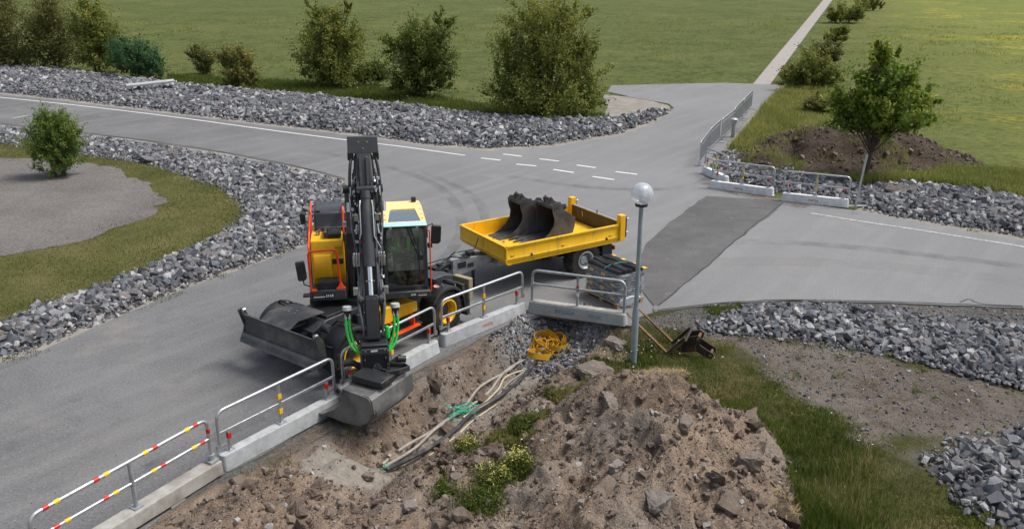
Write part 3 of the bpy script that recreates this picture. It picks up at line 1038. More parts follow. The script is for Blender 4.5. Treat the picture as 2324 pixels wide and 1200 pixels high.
GRANITE = [(0.0, (.040, .043, .052)), (.15, (.085, .091, .104)), (.32, (.155, .163, .180)), (.48, (.200, .176, .170)), (.60, (.225, .230, .242)), (.72, (.125, .140, .165)), (.86, (.32, .325, .338)), (1.0, (.56, .55, .545))]
SOILR = [(0, (.098, .070, .052)), (.35, (.155, .112, .086)), (.70, (.225, .172, .134)), (.88, (.30, .25, .21)), (.95, (.40, .37, .33)), (1, (.50, .47, .44))]
K['stone_obj'] = rockmat('granite_stone', GRANITE, True)
K['stone_mass'] = rockmat('granite_stones_mass', GRANITE, False)
K['soil_clod'] = rockmat('soil_clods', SOILR, False, .25)
K['soil_stone'] = rockmat('pale_field_stone', [(0, (.19, .150, .122)), (.5, (.23, .195, .168)), (1, (.29, .26, .235))], True, .25)
K['boulder_dark'] = rockmat('dark_boulder', [(0, (.10, .085, .075)), (1, (.13, .11, .10))], True, .2)
K['stone_base'] = plain('stone_bed_base', (.050, .046, .044), .95, 0, .3, 4, bump=.6, bs=30)


def rot_mats(n, tilt=1.0):
    """Random rotations."""
    q = rng.normal(size=(n, 4)); q[:, 1:3] *= tilt
    q /= np.linalg.norm(q, axis=1)[:, None]
    w_, x_, y_, z_ = q.T
    return np.stack([1 - 2 * (y_ * y_ + z_ * z_), 2 * (x_ * y_ - w_ * z_), 2 * (x_ * z_ + w_ * y_),
                     2 * (x_ * y_ + w_ * z_), 1 - 2 * (x_ * x_ + z_ * z_), 2 * (y_ * z_ - w_ * x_),
                     2 * (x_ * z_ - w_ * y_), 2 * (y_ * z_ + w_ * x_), 1 - 2 * (x_ * x_ + y_ * y_)], -1).reshape(n, 3, 3)


def mass(name, variants, P, S, Rm, mat, rnd=None):
    VV, FF, RR, o = [], [], [], 0
    k = rng.integers(0, len(variants), len(P))
    rnd = rng.random(len(P)) if rnd is None else rnd
    for i, (v, f) in enumerate(variants):
        m = k == i
        if not m.any(): continue
        q = np.einsum('nij,vj->nvi', Rm[m], v) * S[m][:, None, None] + P[m][:, None, :]
        n = m.sum()
        FF.append((f[None] + (np.arange(n) * len(v))[:, None, None] + o).reshape(-1, 3))
        VV.append(q.reshape(-1, 3)); RR.append(np.repeat(rnd[m], len(v))); o += n * len(v)
    return npmesh(name, np.concatenate(VV), np.concatenate(FF), mat, np.concatenate(RR))


ROCK_ME = []
for i, (v, f) in enumerate(RV):
    ROCK_ME.append(npmesh('stone', v, f, K['stone_obj']))


def scatter_poly(poly, spacing):
    a = np.array(poly)
    gx = np.arange(a[:, 0].min(), a[:, 0].max(), spacing); gy = np.arange(a[:, 1].min(), a[:, 1].max(), spacing)
    X, Y = np.meshgrid(gx, gy)
    X = X.ravel() + rng.uniform(-.5, .5, X.size) * spacing; Y = Y.ravel() + rng.uniform(-.5, .5, Y.size) * spacing
    return X, Y


def rock_bed(pxs, size, hump, label, name='rock_bank', layers=1.0, poly=None, maxobj=300, lean=0.0, spread=.26, variants=None, fines=.4):
    poly = poly or GP(pxs)
    poly = densify(poly, .8, .15)
    hf = lambda x, y: hump * sstep(0, 1.4, sdist(poly, x, y)) + .05 * sstep(0, .3, sdist(poly, x, y))
    base = sheet(name, poly, -.03, K['stone_base'], label, 'rock bed', grid=max(.5, size * 2.2), hfun=hf)
    sp = size * .66 / math.sqrt(layers)
    x, y = scatter_poly(poly, sp)
    sd = sdist(poly, x, y)
    nzz = fbm(x, y, 3, .8)
    ok = sd > -.10 + .25 * (rng.random(len(x)) ** 2) - .12
    x, y, sd = x[ok], y[ok], sd[ok]
    # keep what the frame (and a little beyond) can see
    d = y * math.cos(PITCH) + CAMH * math.sin(PITCH)
    vis = (np.abs(x / d) < .85)
    x, y, sd = x[vis], y[vis], sd[vis]
    n = len(x)
    S = size * np.clip(np.exp(rng.normal(0, spread, n)), .45, 1.9) * 1.25
    S *= .55 + .45 * sstep(-.1, .5, sd)
    z = zb(y) + hf(x, y) - .03 + S * rng.uniform(-.05, .34, n)
    P3 = np.stack([x, y, z], 1)
    Rm = rot_mats(n, .8)
    app = S / np.hypot(x, y)                     # apparent size
    order = np.argsort(-app)
    big, rest = order[:maxobj], order[maxobj:]
    for j in big:
        o = link('stone', ROCK_ME[rng.integers(len(ROCK_ME))], base)
        m = Matrix([list(Rm[j][r] * S[j]) + [0] for r in range(3)] + [[0, 0, 0, 1]])
        m.translation = Vector(P3[j])
        o.matrix_world = m
    nf = int(n * fines)
    q = rng.integers(0, n, nf)
    fx, fy = x[q] + rng.normal(0, size * .6, nf), y[q] + rng.normal(0, size * .6, nf)
    FS = size * .42 * np.exp(rng.normal(0, .35, nf))
    FP = np.stack([fx, fy, zb(fy) + hf(fx, fy) - .03 + FS * .3 + size * .12], 1)
    P3 = np.concatenate([P3, FP]); S = np.concatenate([S, FS]); Rm = np.concatenate([Rm, rot_mats(nf)])
    rest = np.concatenate([rest, np.arange(n, n + nf)])
    if len(rest):
        tag(link('small_stones', mass('small_stones', variants or RV, P3[rest], S[rest], Rm[rest], K['stone_mass']), base), kind='stuff')
    return base


BED_ISLAND = [(-420, 246), (0, 290), (150, 303), (300, 323), (500, 353), (700, 393), (768, 413), (780, 450), (738, 500), (686, 548), (600, 582), (400, 652), (250, 717),
              (100, 780), (0, 808), (-420, 990), (-420, 905), (0, 730), (100, 692), (300, 622), (450, 556), (530, 520), (556, 485), (545, 455), (500, 425), (430, 400),
              (330, 373), (200, 353), (60, 333), (0, 323), (-420, 305)]
rock_bed(BED_ISLAND, .172, .08, 'curved bed of broken grey granite round the mown grass island', variants=RVF)
BED_FAR = [(-420, 170), (0, 208), (200, 230), (380, 252), (600, 279), (800, 302), (1000, 328), (1110, 336), (1250, 327), (1400, 302), (1478, 274), (1524, 248),
           (1490, 250), (1440, 262), (1380, 273), (1250, 274), (1090, 264), (900, 240), (700, 219), (550, 206), (400, 193), (300, 180), (150, 162), (0, 150), (-420, 118)]
rock_bed(BED_FAR, .225, .22, 'long bank of broken grey granite between far road and bushes', layers=.9, variants=RVF, fines=.0)
BED_R1 = [(1592, 738), (1640, 717), (1700, 697), (1760, 691), (1850, 691), (1990, 699), (2100, 716), (2324, 737), (2750, 775), (2750, 960), (2324, 880), (2200, 850),
          (2060, 810), (1900, 785), (1790, 765), (1700, 755), (1620, 750)]
rock_bed(BED_R1, .155, .05, 'bed of pale grey broken stone between junction and bare gravel')
BED_R2 = [(2324, 975), (2260, 992), (2170, 1008), (2108, 1040), (2112, 1070), (2165, 1100), (2212, 1150), (2300, 1195), (2340, 1300), (2750, 1300), (2750, 930)]
rock_bed(BED_R2, .16, .10, 'pile of blue-grey broken stone in the near corner by the long grass', spread=.30)
BED_R3 = [(1948, 470), (1960, 424), (2050, 416), (2150, 424), (2250, 440), (2324, 456), (2750, 545), (2750, 610), (2324, 532), (2150, 506), (2000, 482)]
rock_bed(BED_R3, .20, .15, 'bank of grey broken stone along the road beyond the thin post')
BED_R4 = [(1628, 342), (1700, 350), (1780, 362), (1800, 392), (1850, 402), (1945, 412), (1958, 428), (1950, 466), (1880, 448), (1765, 435), (1640, 408)]
rock_bed(BED_R4, .17, .03, 'loose grey rubble behind the far pair of barriers', layers=.55)

# ---- clods and pebbles on the dug soil
def on_ground(x, y):
    return hgt(x, y)


n = 58000
x = rng.uniform(-6.3, 5.6, n); y = rng.uniform(9.0, 20.6, n)
p = soil_mask(x, y) * (1 - .9 * sand_mask(x, y)) * (1 - .8 * grass_strip(x, y))
s_, n_ = sn(x, y)
keep = (rng.random(n) < p * .70) & (n_ > lip(s_) - .02)
x, y = x[keep], y[keep]
S = .017 * rng.random(len(x)) ** -.47
S = np.clip(S, .015, .14)
z = on_ground(x, y) + S * .12
tag(link('soil_clods', mass('soil_clods', CV, np.stack([x, y, z], 1), S, rot_mats(len(x)), K['soil_clod'])),
    'brown clods and pebbles scattered over the dug soil', 'soil clods', kind='stuff')
def lump_variant(seed):
    v, f = rock_variant(seed, 18, .8)
    bm = bmesh.new(); vs = [bm.verts.new(q) for q in v]
    for q in f: bm.faces.new([vs[i] for i in q])
    bmesh.ops.subdivide_edges(bm, edges=bm.edges, cuts=2, use_grid_fill=True); bmesh.ops.triangulate(bm, faces=bm.faces)
    for q in bm.verts: q.co *= 1 + .8 * (float(fbm(q.co.x * 4 + seed, q.co.y * 4 + q.co.z * 5, 3)) - .5)
    bm.verts.index_update()
    r = np.array([q.co[:] for q in bm.verts]), np.array([[q.index for q in g.verts] for g in bm.faces])
    bm.free(); return r


LV = [lump_variant(500 + i) for i in range(7)]
n = 2600
x = rng.uniform(-5.6, 5.0, n); y = rng.uniform(9.2, 17.0, n)
s_, n_ = sn(x, y)
keep = (rng.random(n) < soil_mask(x, y) * (1 - sand_mask(x, y)) * sstep(.40, .62, fbm(x + 2, y, 3, .9)) * .55) & (n_ > lip(s_) + .1)
x, y = x[keep], y[keep]
S = np.clip(.10 * rng.random(len(x)) ** -.42, .10, .42)
tag(link('large_clods', mass('large_clods', LV, np.stack([x, y, on_ground(x, y) + S * .05], 1), S, rot_mats(len(x), .5), K['soil_clod'], rng.uniform(.05, .8, len(x)))),
    'crumbling larger clods of earth lying over the soil heap', 'soil clods', kind='stuff')
n = 5000
x = rng.uniform(-9, 3, n); y = rng.uniform(9.5, 21, n); s_, n_ = sn(x, y)
keep = rng.random(n) < np.exp(-(np.abs(n_) / .55)) * .55 * (n_ < .15) + .015
x, y = x[keep], y[keep]; keep = inpoly(ROADQ, x, y); x, y = x[keep], y[keep]
S = np.clip(.016 * rng.random(len(x)) ** -.45, .015, .07)
tag(link('road_pebbles', mass('road_pebbles', CV, np.stack([x, y, S * .2], 1), S, rot_mats(len(x)), K['soil_clod'])), 'crumbs of soil and pebbles spilt on the asphalt by the barriers', 'pebbles', kind='stuff')
n = 16000
x = rng.uniform(-1.6, 3.2, n); y = rng.uniform(17.0, 20.7, n)
keep = rng.random(n) < stone_mask(x, y)
x, y = x[keep], y[keep]
S = np.clip(.035 * rng.random(len(x)) ** -.4, .03, .16)
tag(link('crushed_stone', mass('crushed_stone', RVF, np.stack([x, y, on_ground(x, y) + S * .15], 1), S, rot_mats(len(x)), K['stone_mass'])),
    'blue-grey crushed stone at the head of the trench', 'crushed stone', kind='stuff')
n = 26000
x = rng.uniform(2.5, 13, n); y = rng.uniform(11, 22, n)
keep = (rng.random(n) < np.maximum(grav_mask(x, y) * .8, bare_mask(x, y) * .5))
x, y = x[keep], y[keep]
S = np.clip(.018 * rng.random(len(x)) ** -.45, .016, .09)
tag(link('loose_gravel', mass('loose_gravel', CV, np.stack([x, y, on_ground(x, y) + S * .15], 1), S, rot_mats(len(x)), K['stone_mass'])),
    'loose pebbles on the bare gravel ground', 'gravel', kind='stuff')


def boulder(px, py, size, mat, label, seed, flat=.8, cat='rock', sub=2, ground=True):
    c = G(px, py)
    if ground:
        c.z = float(hgt(c.x, c.y))
        for _ in range(6):                        # slide the base along the sight line onto the real surface
            c = G(px, py, c.z, False) if c.y < Y0 else c
            c.z = float(hgt(c.x, c.y))
    v, f = rock_variant(seed, 22, flat)
    bm = bmesh.new()
    vs = [bm.verts.new(q) for q in v]
    for q in f: bm.faces.new([vs[i] for i in q])
    bmesh.ops.subdivide_edges(bm, edges=bm.edges, cuts=4, use_grid_fill=True)
    for q in bm.verts:
        k = 1 + .70 * (float(fbm(q.co.x * 3 + seed, q.co.y * 3 + q.co.z * 4, 3)) - .5) + .30 * (float(fbm(q.co.x * 14 + seed, q.co.y * 14 + q.co.z * 11, 3)) - .5)
        q.co *= k
    me = bpy.data.meshes.new('rock'); bm.to_mesh(me); bm.free()
    me.materials.append(mat)
    o = link('rock', me)
    o.scale = (size,) * 3; o.location = c + Vector((0, 0, size * flat * .12)); o.rotation_euler = (0, 0, seed * 1.7)
    return tag(o, label, cat)


boulder(345, 368, 1.3, K['stone_obj'], 'large flat granite slab at the edge of the mown grass', 7, .45)
boulder(2040, 448, 1.25, K['boulder_dark'], 'big dark brown boulder among the stones by the road', 9, .7)
boulder(1380, 922, .40, K['soil_stone'], 'pale angular stone on the crest of the soil heap', 12, .7)
boulder(1350, 850, .75, K['soil_stone'], 'grey earth-covered rock beside the lamp post grass', 15, .7)
boulder(1392, 782, .62, K['soil_stone'], 'large lichen-covered rock just below the barrier with blue letters', 18, .75)
boulder(1555, 965, .30, K['soil_stone'], 'pale rounded stone high on the far side of the soil heap', 21, .8)
boulder(1695, 1055, .42, K['soil_stone'], 'tall grey stone on the right flank of the soil heap', 24, 1.0)
boulder(1490, 1150, .42, K['soil_stone'], 'upright brownish stone low on the near soil heap', 27, 1.1)
boulder(1395, 1065, .30, K['soil_stone'], 'grey stone half buried in the middle of the soil heap', 30, .8)
boulder(1095, 1030, .30, K['soil_stone'], 'small round stone under the grassy strip', 33, .8)
boulder(1035, 1085, .34, K['soil_stone'], 'flat grey stone between the grass tufts by the trench', 36, .6)
boulder(930, 1160, .30, K['soil_stone'], 'smooth stone in the low soil pile at the bottom of the picture', 39, .8)
boulder(605, 1065, .16, K['soil_stone'], 'small white stone on the verge by the barrier foot', 42, .8)
boulder(1295, 1010, .22, K['soil_stone'], 'small white stone on the left slope of the soil heap', 45, .8)
boulder(835, 1085, .26, K['soil_stone'], 'grey stone sunk in the grey sand', 48, .8)
boulder(66, 195, 1.6, K['stone_obj'], 'large round boulder in the far rock bank at the left', 51, .9)
boulder(632, 250, 1.5, K['stone_obj'], 'large grey boulder in the middle of the far rock bank', 54, .9)
boulder(1120, 302, 1.4, K['stone_obj'], 'pale flat boulder in the far rock bank below the widest bush', 57, .7)
# ================================================================== EXCAVATOR
XC = Vector((-3.43, 18.33, 0))
exc = empty('wheeled_excavator', XC, 0, 'yellow and black wheeled excavator facing the camera beside the trench', 'excavator')
MS = Matrix.Rotation(R(10), 4, 'Z')                                   # superstructure: x right, y back
MU = Matrix.Rotation(R(233), 4, 'Z')                                  # undercarriage: x towards the blade, y towards the trench


def S_(): return MB(MS)
def U_(): return MB(MU)


K['hood'] = plain('hood_grey', (.040, .043, .050), .38, 0, .12, 4, dirt=(.12, .12, .12), dirt_amt=.15)
# ---- wheels
def tyre_mb(r, w, rim, lugs, M, lug_h=.03):
    mb = MB(M)
    h = w / 2
    prof = [(rim, -h * .82), (rim + (r - rim) * .45, -h * .98), (r - .045, -h * .95), (r - .012, -h * .72), (r - .004, 0), (r - .012, h * .72),
            (r - .045, h * .95), (rim + (r - rim) * .45, h * .98), (rim, h * .82), (rim - .01, 0)]
    mb.lathe(prof, 36, 'y', closed=True)
    for k in range(lugs):
        for sd in (-1, 1):
            a = 2 * math.pi * (k + (.5 if sd > 0 else 0)) / lugs
            Mk = Matrix.Rotation(a, 4, 'Y') @ Matrix.Translation((0, 0, r - .022))
            y0, y1 = (.01, h * .97) if sd > 0 else (-h * .97, -.01)
            sk = .06 * sd
            mb.hexa([(-.032, y0, 0), (.032, y0, 0), (.032 + sk, y1, -.02), (-.032 + sk, y1, -.02),
                     (-.026, y0, lug_h), (.026, y0, lug_h), (.026 + sk, y1, lug_h - .016), (-.026 + sk, y1, lug_h - .016)], Mk)
    return mb


def wheel(parent, M, r, w, rim, side, rim_mat, tread=20):
    e = empty('wheel'); e.parent = parent
    tyre_mb(r, w, rim, tread, M).build('tyre', K['rubber'], e)
    mb = MB(M); h = w / 2 * side
    mb.lathe([(rim - .012, -h * .8), (rim + .005, h * .84), (rim + .02, h * .94), (rim - .015, h * .96), (rim - .05, h * .80), (rim - .07, h * .30), (rim * .55, h * .22), (0.001, h * .22)], 32, 'y')
    mb.build('rim', rim_mat, e)
    mb = MB(M)
    mb.lathe([(rim * .5, h * .2), (rim * .48, h * .5), (rim * .36, h * .62), (.001, h * .66)], 20, 'y')
    for k in range(8):
        a = 2 * math.pi * k / 8
        p = Vector((math.cos(a) * rim * .58, h * .24, math.sin(a) * rim * .58))
        mb.cyl(p, p + Vector((0, .04 * side, 0)), .016, n=6)
    mb.build('hub', K['black'] if rim_mat is K['yellow'] else K['steel'], e)
    return e


WR = .53
for ax in (1.5, -1.5):
    for sd in (1, -1):
        st = Matrix.Rotation(R(0), 4, 'Z')
        wheel(exc, MU @ Matrix.Translation((ax, 1.02 * sd, WR)) @ st, WR, .50, .29, sd, K['yellow'])

# ---- chassis
mb = U_()
mb.prism([(-1.95, .72), (-1.7, .50), (1.7, .50), (1.95, .72), (1.95, 1.0), (1.5, 1.14), (-1.5, 1.14), (-1.95, 1.0)], -.46, .46, 'y')
mb.build('chassis_frame', K['grey_paint'], exc, bevel=.015)
for ax in (1.5, -1.5):
    mb = U_(); mb.cyl((ax, -.95, WR), (ax, .95, WR), .11, n=14); mb.lathe([(.001, -.22), (.16, -.2), (.21, 0), (.16, .2), (.001, .22)], 18, 'y', (ax, 0, WR))
    mb.build('axle', K['black'], exc)
mb = U_(); mb.lathe([(.66, 1.10), (.70, 1.14), (.70, 1.26), (.60, 1.30), (.001, 1.30)], 32, 'z'); mb.build('slewing_ring', K['black'], exc)
# side boxes and panel between the wheels on the trench side
mb = U_(); mb.prism([(-.74, .98), (.15, 1.12), (.42, 1.12), (.42, .74), (-.74, .74)], .62, .98, 'y'); mb.build('side_panel', K['yellow'], exc, bevel=.02)
mb = U_(); mb.box(-.8, .8, .46, .62, .62, 1.05); mb.box(-.8, .8, -.98, -.46, .62, 1.05); mb.build('tool_box', K['black'], exc, bevel=.02)
mb = U_(); mb.box(-.58, .28, 1.10, 1.22, .49, .525); mb.box(-.50, -.46, .97, 1.12, .5, .76); mb.box(.18, .22, .97, 1.12, .5, .76); mb.build('step', K['orange'], exc, bevel=.008)


# ---- fenders
def fender(ax, sd, name='fender'):
    mb = U_()
    r0 = WR + .09
    n = 12
    a0, a1 = (R(-18), R(138)) if ax > 0 else (R(25), R(200))
    vs, fs = [], []
    ins = []
    for i in range(n + 1):
        a = a0 + (a1 - a0) * i / n
        for rr, yy in ((r0, .84), (r0 + .015, 1.26), (r0 - .06, 1.31)):
            vs.append((ax + math.cos(a) * rr, yy * sd, WR + math.sin(a) * rr))
    for i in range(n):
        for k in range(2):
            fs.append((i * 3 + k, i * 3 + k + 1, i * 3 + k + 4, i * 3 + k + 3))
    mb.add(vs, fs)
    o = mb.build(name, K['black'], exc)
    m = o.modifiers.new('solid', 'SOLIDIFY'); m.thickness = .022
    # support bracket tube and bolts
    tb = U_()
    a = a0 + (a1 - a0) * (.32 if ax > 0 else .6)
    pts = []
    for yy, k in ((.62, -.10), (.80, .06), (1.10, .07), (1.16, .0)):
        pts.append((ax + math.cos(a) * (r0 + k), yy * sd, WR + math.sin(a) * (r0 + k)))
    tb.tube(pts, .022, 8)
    a2 = a0 + (a1 - a0) * (.68 if ax > 0 else .35)
    pts = []
    for yy, k in ((.62, -.10), (.80, .06), (1.10, .07), (1.16, .0)):
        pts.append((ax + math.cos(a2) * (r0 + k), yy * sd, WR + math.sin(a2) * (r0 + k)))
    tb.tube(pts, .022, 8)
    tb.build('bracket', K['black'], o)
    d = U_()
    a = R(95 if ax > 0 else 80)
    c = Vector((ax + math.cos(a) * (r0 + .012), 1.0 * sd, WR + math.sin(a) * (r0 + .012)))
    nrm = Vector((math.cos(a), 0, math.sin(a)))
    d.cyl(c - nrm * .01, c + nrm * .012, .075, n=18)
    dd = d.build('warning_sticker', K['label'], o)
    d = U_(); d.lathe([(.058, .012), (.076, .013), (.076, .016), (.058, .016)], 18, 'z', closed=True, M=Matrix.Translation(c) @ nrm.to_track_quat('Z', 'Y').to_matrix().to_4x4())
    d.box(-.03, .03, -.012, .012, .0125, .0165, Matrix.Translation(c) @ nrm.to_track_quat('Z', 'Y').to_matrix().to_4x4())
    d.build('sticker_ring', K['red'], o)


for ax in (1.5, -1.5):
    for sd in (1, -1):
        fender(ax, sd)

# ---- dozer blade
mb = U_()
prof = []
for i in range(11):                                            # concave front face
    q = i / 10
    prof.append((2.42 + .10 * (2 * q - 1) ** 2 + (.06 if q < .15 else 0), .62 + .60 * q))
back = [(p[0] - .045, p[1]) for p in prof][::-1]
mb.prism(prof + back, -1.22, 1.27, 'y')
blade = mb.build('dozer_blade', K['blade'], exc)
mb = U_(); mb.prism([(2.56, .56), (2.585, .56), (2.50, .76), (2.475, .76)], -1.23, 1.28, 'y'); mb.build('cutting_edge', K['bucket'], blade)
for sd, ye in ((-1, -1.22), (1, 1.27)):
    mb = U_(); mb.prism([(2.28, .66), (2.52, .60), (2.44, .9), (2.56, 1.30), (2.44, 1.32), (2.32, 1.15)], ye - .015, ye + .015, 'y')
    mb.build('end_plate', K['blade'], blade)
    mb = U_(); mb.lathe([(.022, -.035), (.05, -.035), (.05, .035), (.022, .035)], 16, 'x', (2.46, ye - .07 * sd, 1.28), closed=True); mb.build('lifting_eye', K['steel'], blade)
for sd in (-1, 1):
    mb = U_(); mb.prism([(1.75, .80), (2.40, .70), (2.40, .95), (1.75, .98)], .30 * sd - .05, .30 * sd + .05, 'y'); mb.build('push_arm', K['black'], blade)
mb = U_(); mb.cyl((1.7, .0, 1.02), (2.40, .0, 1.05), .07, n=14); mb.build('blade_cylinder', K['black'], blade)
mb = U_(); mb.cyl((1.72, .55, 1.06), (1.72, .80, 1.06), .10, n=18); mb.build('pivot_boss', K['grey_paint'], blade)
mb = U_()
mb.prism([(1.50, 1.30), (2.22, 1.33), (2.46, 1.20), (2.46, 1.175), (2.20, 1.30), (1.50, 1.27)], -.58, .36, 'y')
cov = mb.build('blade_cover', K['blade'], exc, bevel=.008)
for bx, by in ((1.85, -.30), (1.85, -.1), (1.98, -.22), (1.98, -.02)):
    mb = U_(); mb.cyl((bx, by, 1.31), (bx, by, 1.335), .018, n=8); mb.build('cover_bolt', K['steel'], cov)
mb = U_(); mb.box(.85, 1.5, -.42, .42, 1.142, 1.20); mb.build('chassis_deck_plate', K['black'], exc, bevel=.01)

# ---- rear end: drawbar coupling, guard, flap
mb = U_()
mb.prism([(-1.95, .95), (-2.30, .80), (-2.55, .82), (-2.55, 1.02), (-2.1, 1.15), (-1.7, 1.15)], -.62, .62, 'y'); mb.build('rear_guard', K['grey_paint'], exc, bevel=.02)
mb = U_(); mb.box(-2.20, -2.05, .62, 1.25, .30, 1.05); mb.build('rear_support', K['black'], exc, bevel=.015)
mb = U_(); mb.box(-2.36, -2.21, .80, 1.32, .62, 1.16); mb.build('rear_flap', K['tan'], exc, bevel=.02)
mb = U_(); mb.box(-2.32, -2.20, .95, 1.25, .20, .62); mb.build('support_leg', K['grey_paint'], exc, bevel=.01)
mb = U_(); mb.box(-2.95, -2.4, -.12, .12, .60, .80); mb.cyl((-2.9, 0, .55), (-2.9, 0, .95), .06, n=14); mb.build('tow_coupling', K['black'], exc, bevel=.012)
mb = U_()
mb.tube([(-2.3, .0, 1.10), (-2.7, .05, 1.20), (-3.1, .12, 1.38)], .022, 8); mb.tube([(-2.35, .1, 1.05), (-2.8, .15, 1.16), (-3.0, .1, 1.05)], .018, 8)
mb.box(-2.45, -2.3, -.1, .15, 1.03, 1.16); mb.box(-2.62, -2.5, -.02, .1, 1.1, 1.2)
mb.build('coupling_lever', K['black'], exc)

# ---- superstructure frame
mb = S_()
mb.prism([(-1.16, -.62), (-.36, -.62), (-.30, -.30), (.45, -.30), (.48, -.74), (1.46, -.74), (1.50, .9), (1.30, 1.72), (.9, 1.95), (-.9, 1.95), (-1.3, 1.72), (-1.24, .6)], 1.28, 1.44, 'z')
frame = mb.build('slewing_frame', K['black'], exc, bevel=.02)
mb = S_(); mb.prism([(-1.25, .95), (1.48, .95), (1.30, 1.70), (.9, 1.98), (-.9, 1.98), (-1.30, 1.70)], 1.44, 2.35, 'z'); mb.build('counterweight', K['grey_paint'], exc, bevel=.07, seg=3)
mb = S_(); mb.box(-1.0, -.30, .30, 1.25, 2.36, 2.72); mb.build('engine_deck', K['grey_paint'], exc, bevel=.02)

# left (picture) side: yellow storage/tank body with step and platform
mb = S_()
mb.prism([(-.34, 1.62), (-.34, 2.20), (-.26, 2.58), (.30, 2.62), (.95, 2.62), (.95, 1.44), (-.26, 1.44)], -1.10, -.40, 'x')
body = mb.build('tank_body', K['yellow'], exc, bevel=.03, seg=3)
mb = S_(); mb.prism([(-.40, 1.72), (-.44, 1.80), (-.44, 2.14), (-.36, 2.28), (-.30, 2.28), (-.30, 1.72)], -1.06, -.66, 'x'); mb.build('bulged_panel', K['yellow'], body, bevel=.03, seg=3)
mb = S_(); mb.box(-.64, -.40, -.37, -.30, 2.05, 2.17); mb.build('air_inlet', K['black'], body, bevel=.01)
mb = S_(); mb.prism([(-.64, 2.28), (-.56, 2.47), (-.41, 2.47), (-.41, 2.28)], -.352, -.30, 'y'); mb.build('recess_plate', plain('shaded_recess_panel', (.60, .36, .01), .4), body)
mb = S_(); mb.box(-1.16, -.38, -.80, -.32, 1.36, 1.60); plat = mb.build('platform_box', K['grey_paint'], exc, bevel=.02)
mb = S_(); mb.box(-1.08, -.78, -.812, -.80, 1.445, 1.47); mb.build('badge_stripe_low', K['label'], plat)
mb = S_(); mb.box(-1.08, -.86, -.812, -.80, 1.495, 1.525); mb.build('badge_stripe', K['rust'], plat)
mb = S_(); mb.box(-.84, -.62, -.812, -.80, 1.42, 1.53); mb.build('badge_plate', K['black'], plat)
mb = S_()
for k, (x0, x1) in enumerate(((-.81, -.785), (-.77, -.745), (-.725, -.70), (-.685, -.655))):
    mb.box(x0, x1, -.818, -.812, 1.45, 1.505)
mb.build('badge_lettering', K['lettering_white'], plat)
mb = S_(); mb.box(-.96, -.52, -.74, -.38, 1.60, 1.76); st = mb.build('entry_step', K['black'], exc, bevel=.015)


def grip_plate(x0, x1, y0, y1, z, parent, nxx, nyy):
    m = S_(); m.box(x0, x1, y0, y1, z, z + .012); o = m.build('grip_plate', K['grey_paint'], parent)
    m = S_()
    for i in range(nxx):
        for j in range(nyy):
            cx = x0 + (x1 - x0) * (i + .5 + (.25 if j % 2 else -.25)) / nxx; cy = y0 + (y1 - y0) * (j + .5) / nyy
            m.cyl((cx, cy, z + .012), (cx, cy, z + .022), .017, .011, n=8)
    m.build('grip_studs', K['black'], o)


grip_plate(-.95, -.53, -.73, -.42, 1.76, st, 8, 6)
grip_plate(-1.12, -.97, -.78, -.42, 1.60, plat, 3, 6)
# top deck with step plate, hood behind it
mb = S_(); mb.box(-.72, -.42, -.18, .30, 2.622, 2.70); d = mb.build('deck_step', K['black'], exc, bevel=.01)
grip_plate(-.62, -.43, -.17, .29, 2.70, d, 4, 8)
mb = S_(); mb.box(-.80, -.735, -.18, .30, 2.622, 2.74); mb.build('deck_rib', K['grey_paint'], exc, bevel=.008)
mb = S_(); mb.cyl((-.94, .10, 2.62), (-.94, .10, 2.70), .045, n=12); mb.tube([(-.94, .1, 2.7), (-.90, .08, 2.74), (-.86, .10, 2.70)], .012, 6); mb.build('filler_cap', K['steel'], exc)
mb = S_()
mb.prism([(.30, 2.62), (.34, 2.72), (.40, 3.02), (.52, 3.08), (1.30, 3.06), (1.55, 2.9), (1.55, 2.40), (.30, 2.40)], -1.02, -.30, 'x')
hood = mb.build('engine_hood', K['hood'], exc, bevel=.04, seg=3)
mb = S_(); mb.prism([(.42, 3.088), (.52, 3.10), (1.28, 3.08), (1.28, 3.06), (.42, 3.06)], -.96, -.88, 'x'); mb.build('hood_trim', K['grey_paint'], hood)


def rail(pts, r=.024, name='handrail'):
    # rounded tube through the given corners
    P = [Vector(p) for p in pts]
    Q = [P[0]]
    for i in range(1, len(P) - 1):
        a, b, c = P[i - 1], P[i], P[i + 1]
        d = min(.09, (a - b).length * .45, (c - b).length * .45)
        s0, s1 = b + (a - b).normalized() * d, b + (c - b).normalized() * d
        for k in range(5):
            u = k / 4
            Q.append(s0 * (1 - u) ** 2 + b * 2 * u * (1 - u) + s1 * u * u)
    Q.append(P[-1])
    m = S_(); m.tube(Q, r, 10)
    return m.build(name, K['orange'], exc)


rail([(-1.09, .95, 3.14), (-1.08, .32, 3.12), (-1.09, .26, 2.62)])
rail([(-1.10, .30, 3.02), (-1.13, .06, 2.66), (-1.13, -.40, 2.50), (-1.13, -.72, 1.62), (-1.12, -.78, 1.44)])
rail([(-1.12, -.78, 1.62), (-1.13, -.76, 2.50), (-.52, -.76, 2.52), (-.48, -.74, 1.60)])
rail([(-.36, .75, 3.14), (-.36, .30, 3.16), (-.37, .06, 2.62)])
mb = S_(); mb.box(-.58, -.38, -.79, -.70, 1.60, 1.64); mb.hexa([(-.55, -.78, 1.64), (-.41, -.78, 1.64), (-.41, -.71, 1.64), (-.55, -.71, 1.64), (-.505, -.76, 1.75), (-.455, -.76, 1.75), (-.455, -.73, 1.75), (-.505, -.73, 1.75)])
mb.build('rail_foot', K['orange'], exc, bevel=.008)
mb = S_(); mb.box(-1.15, -1.0, -.80, -.70, 1.56, 1.62); mb.build('rail_foot', K['orange'], exc, bevel=.008)


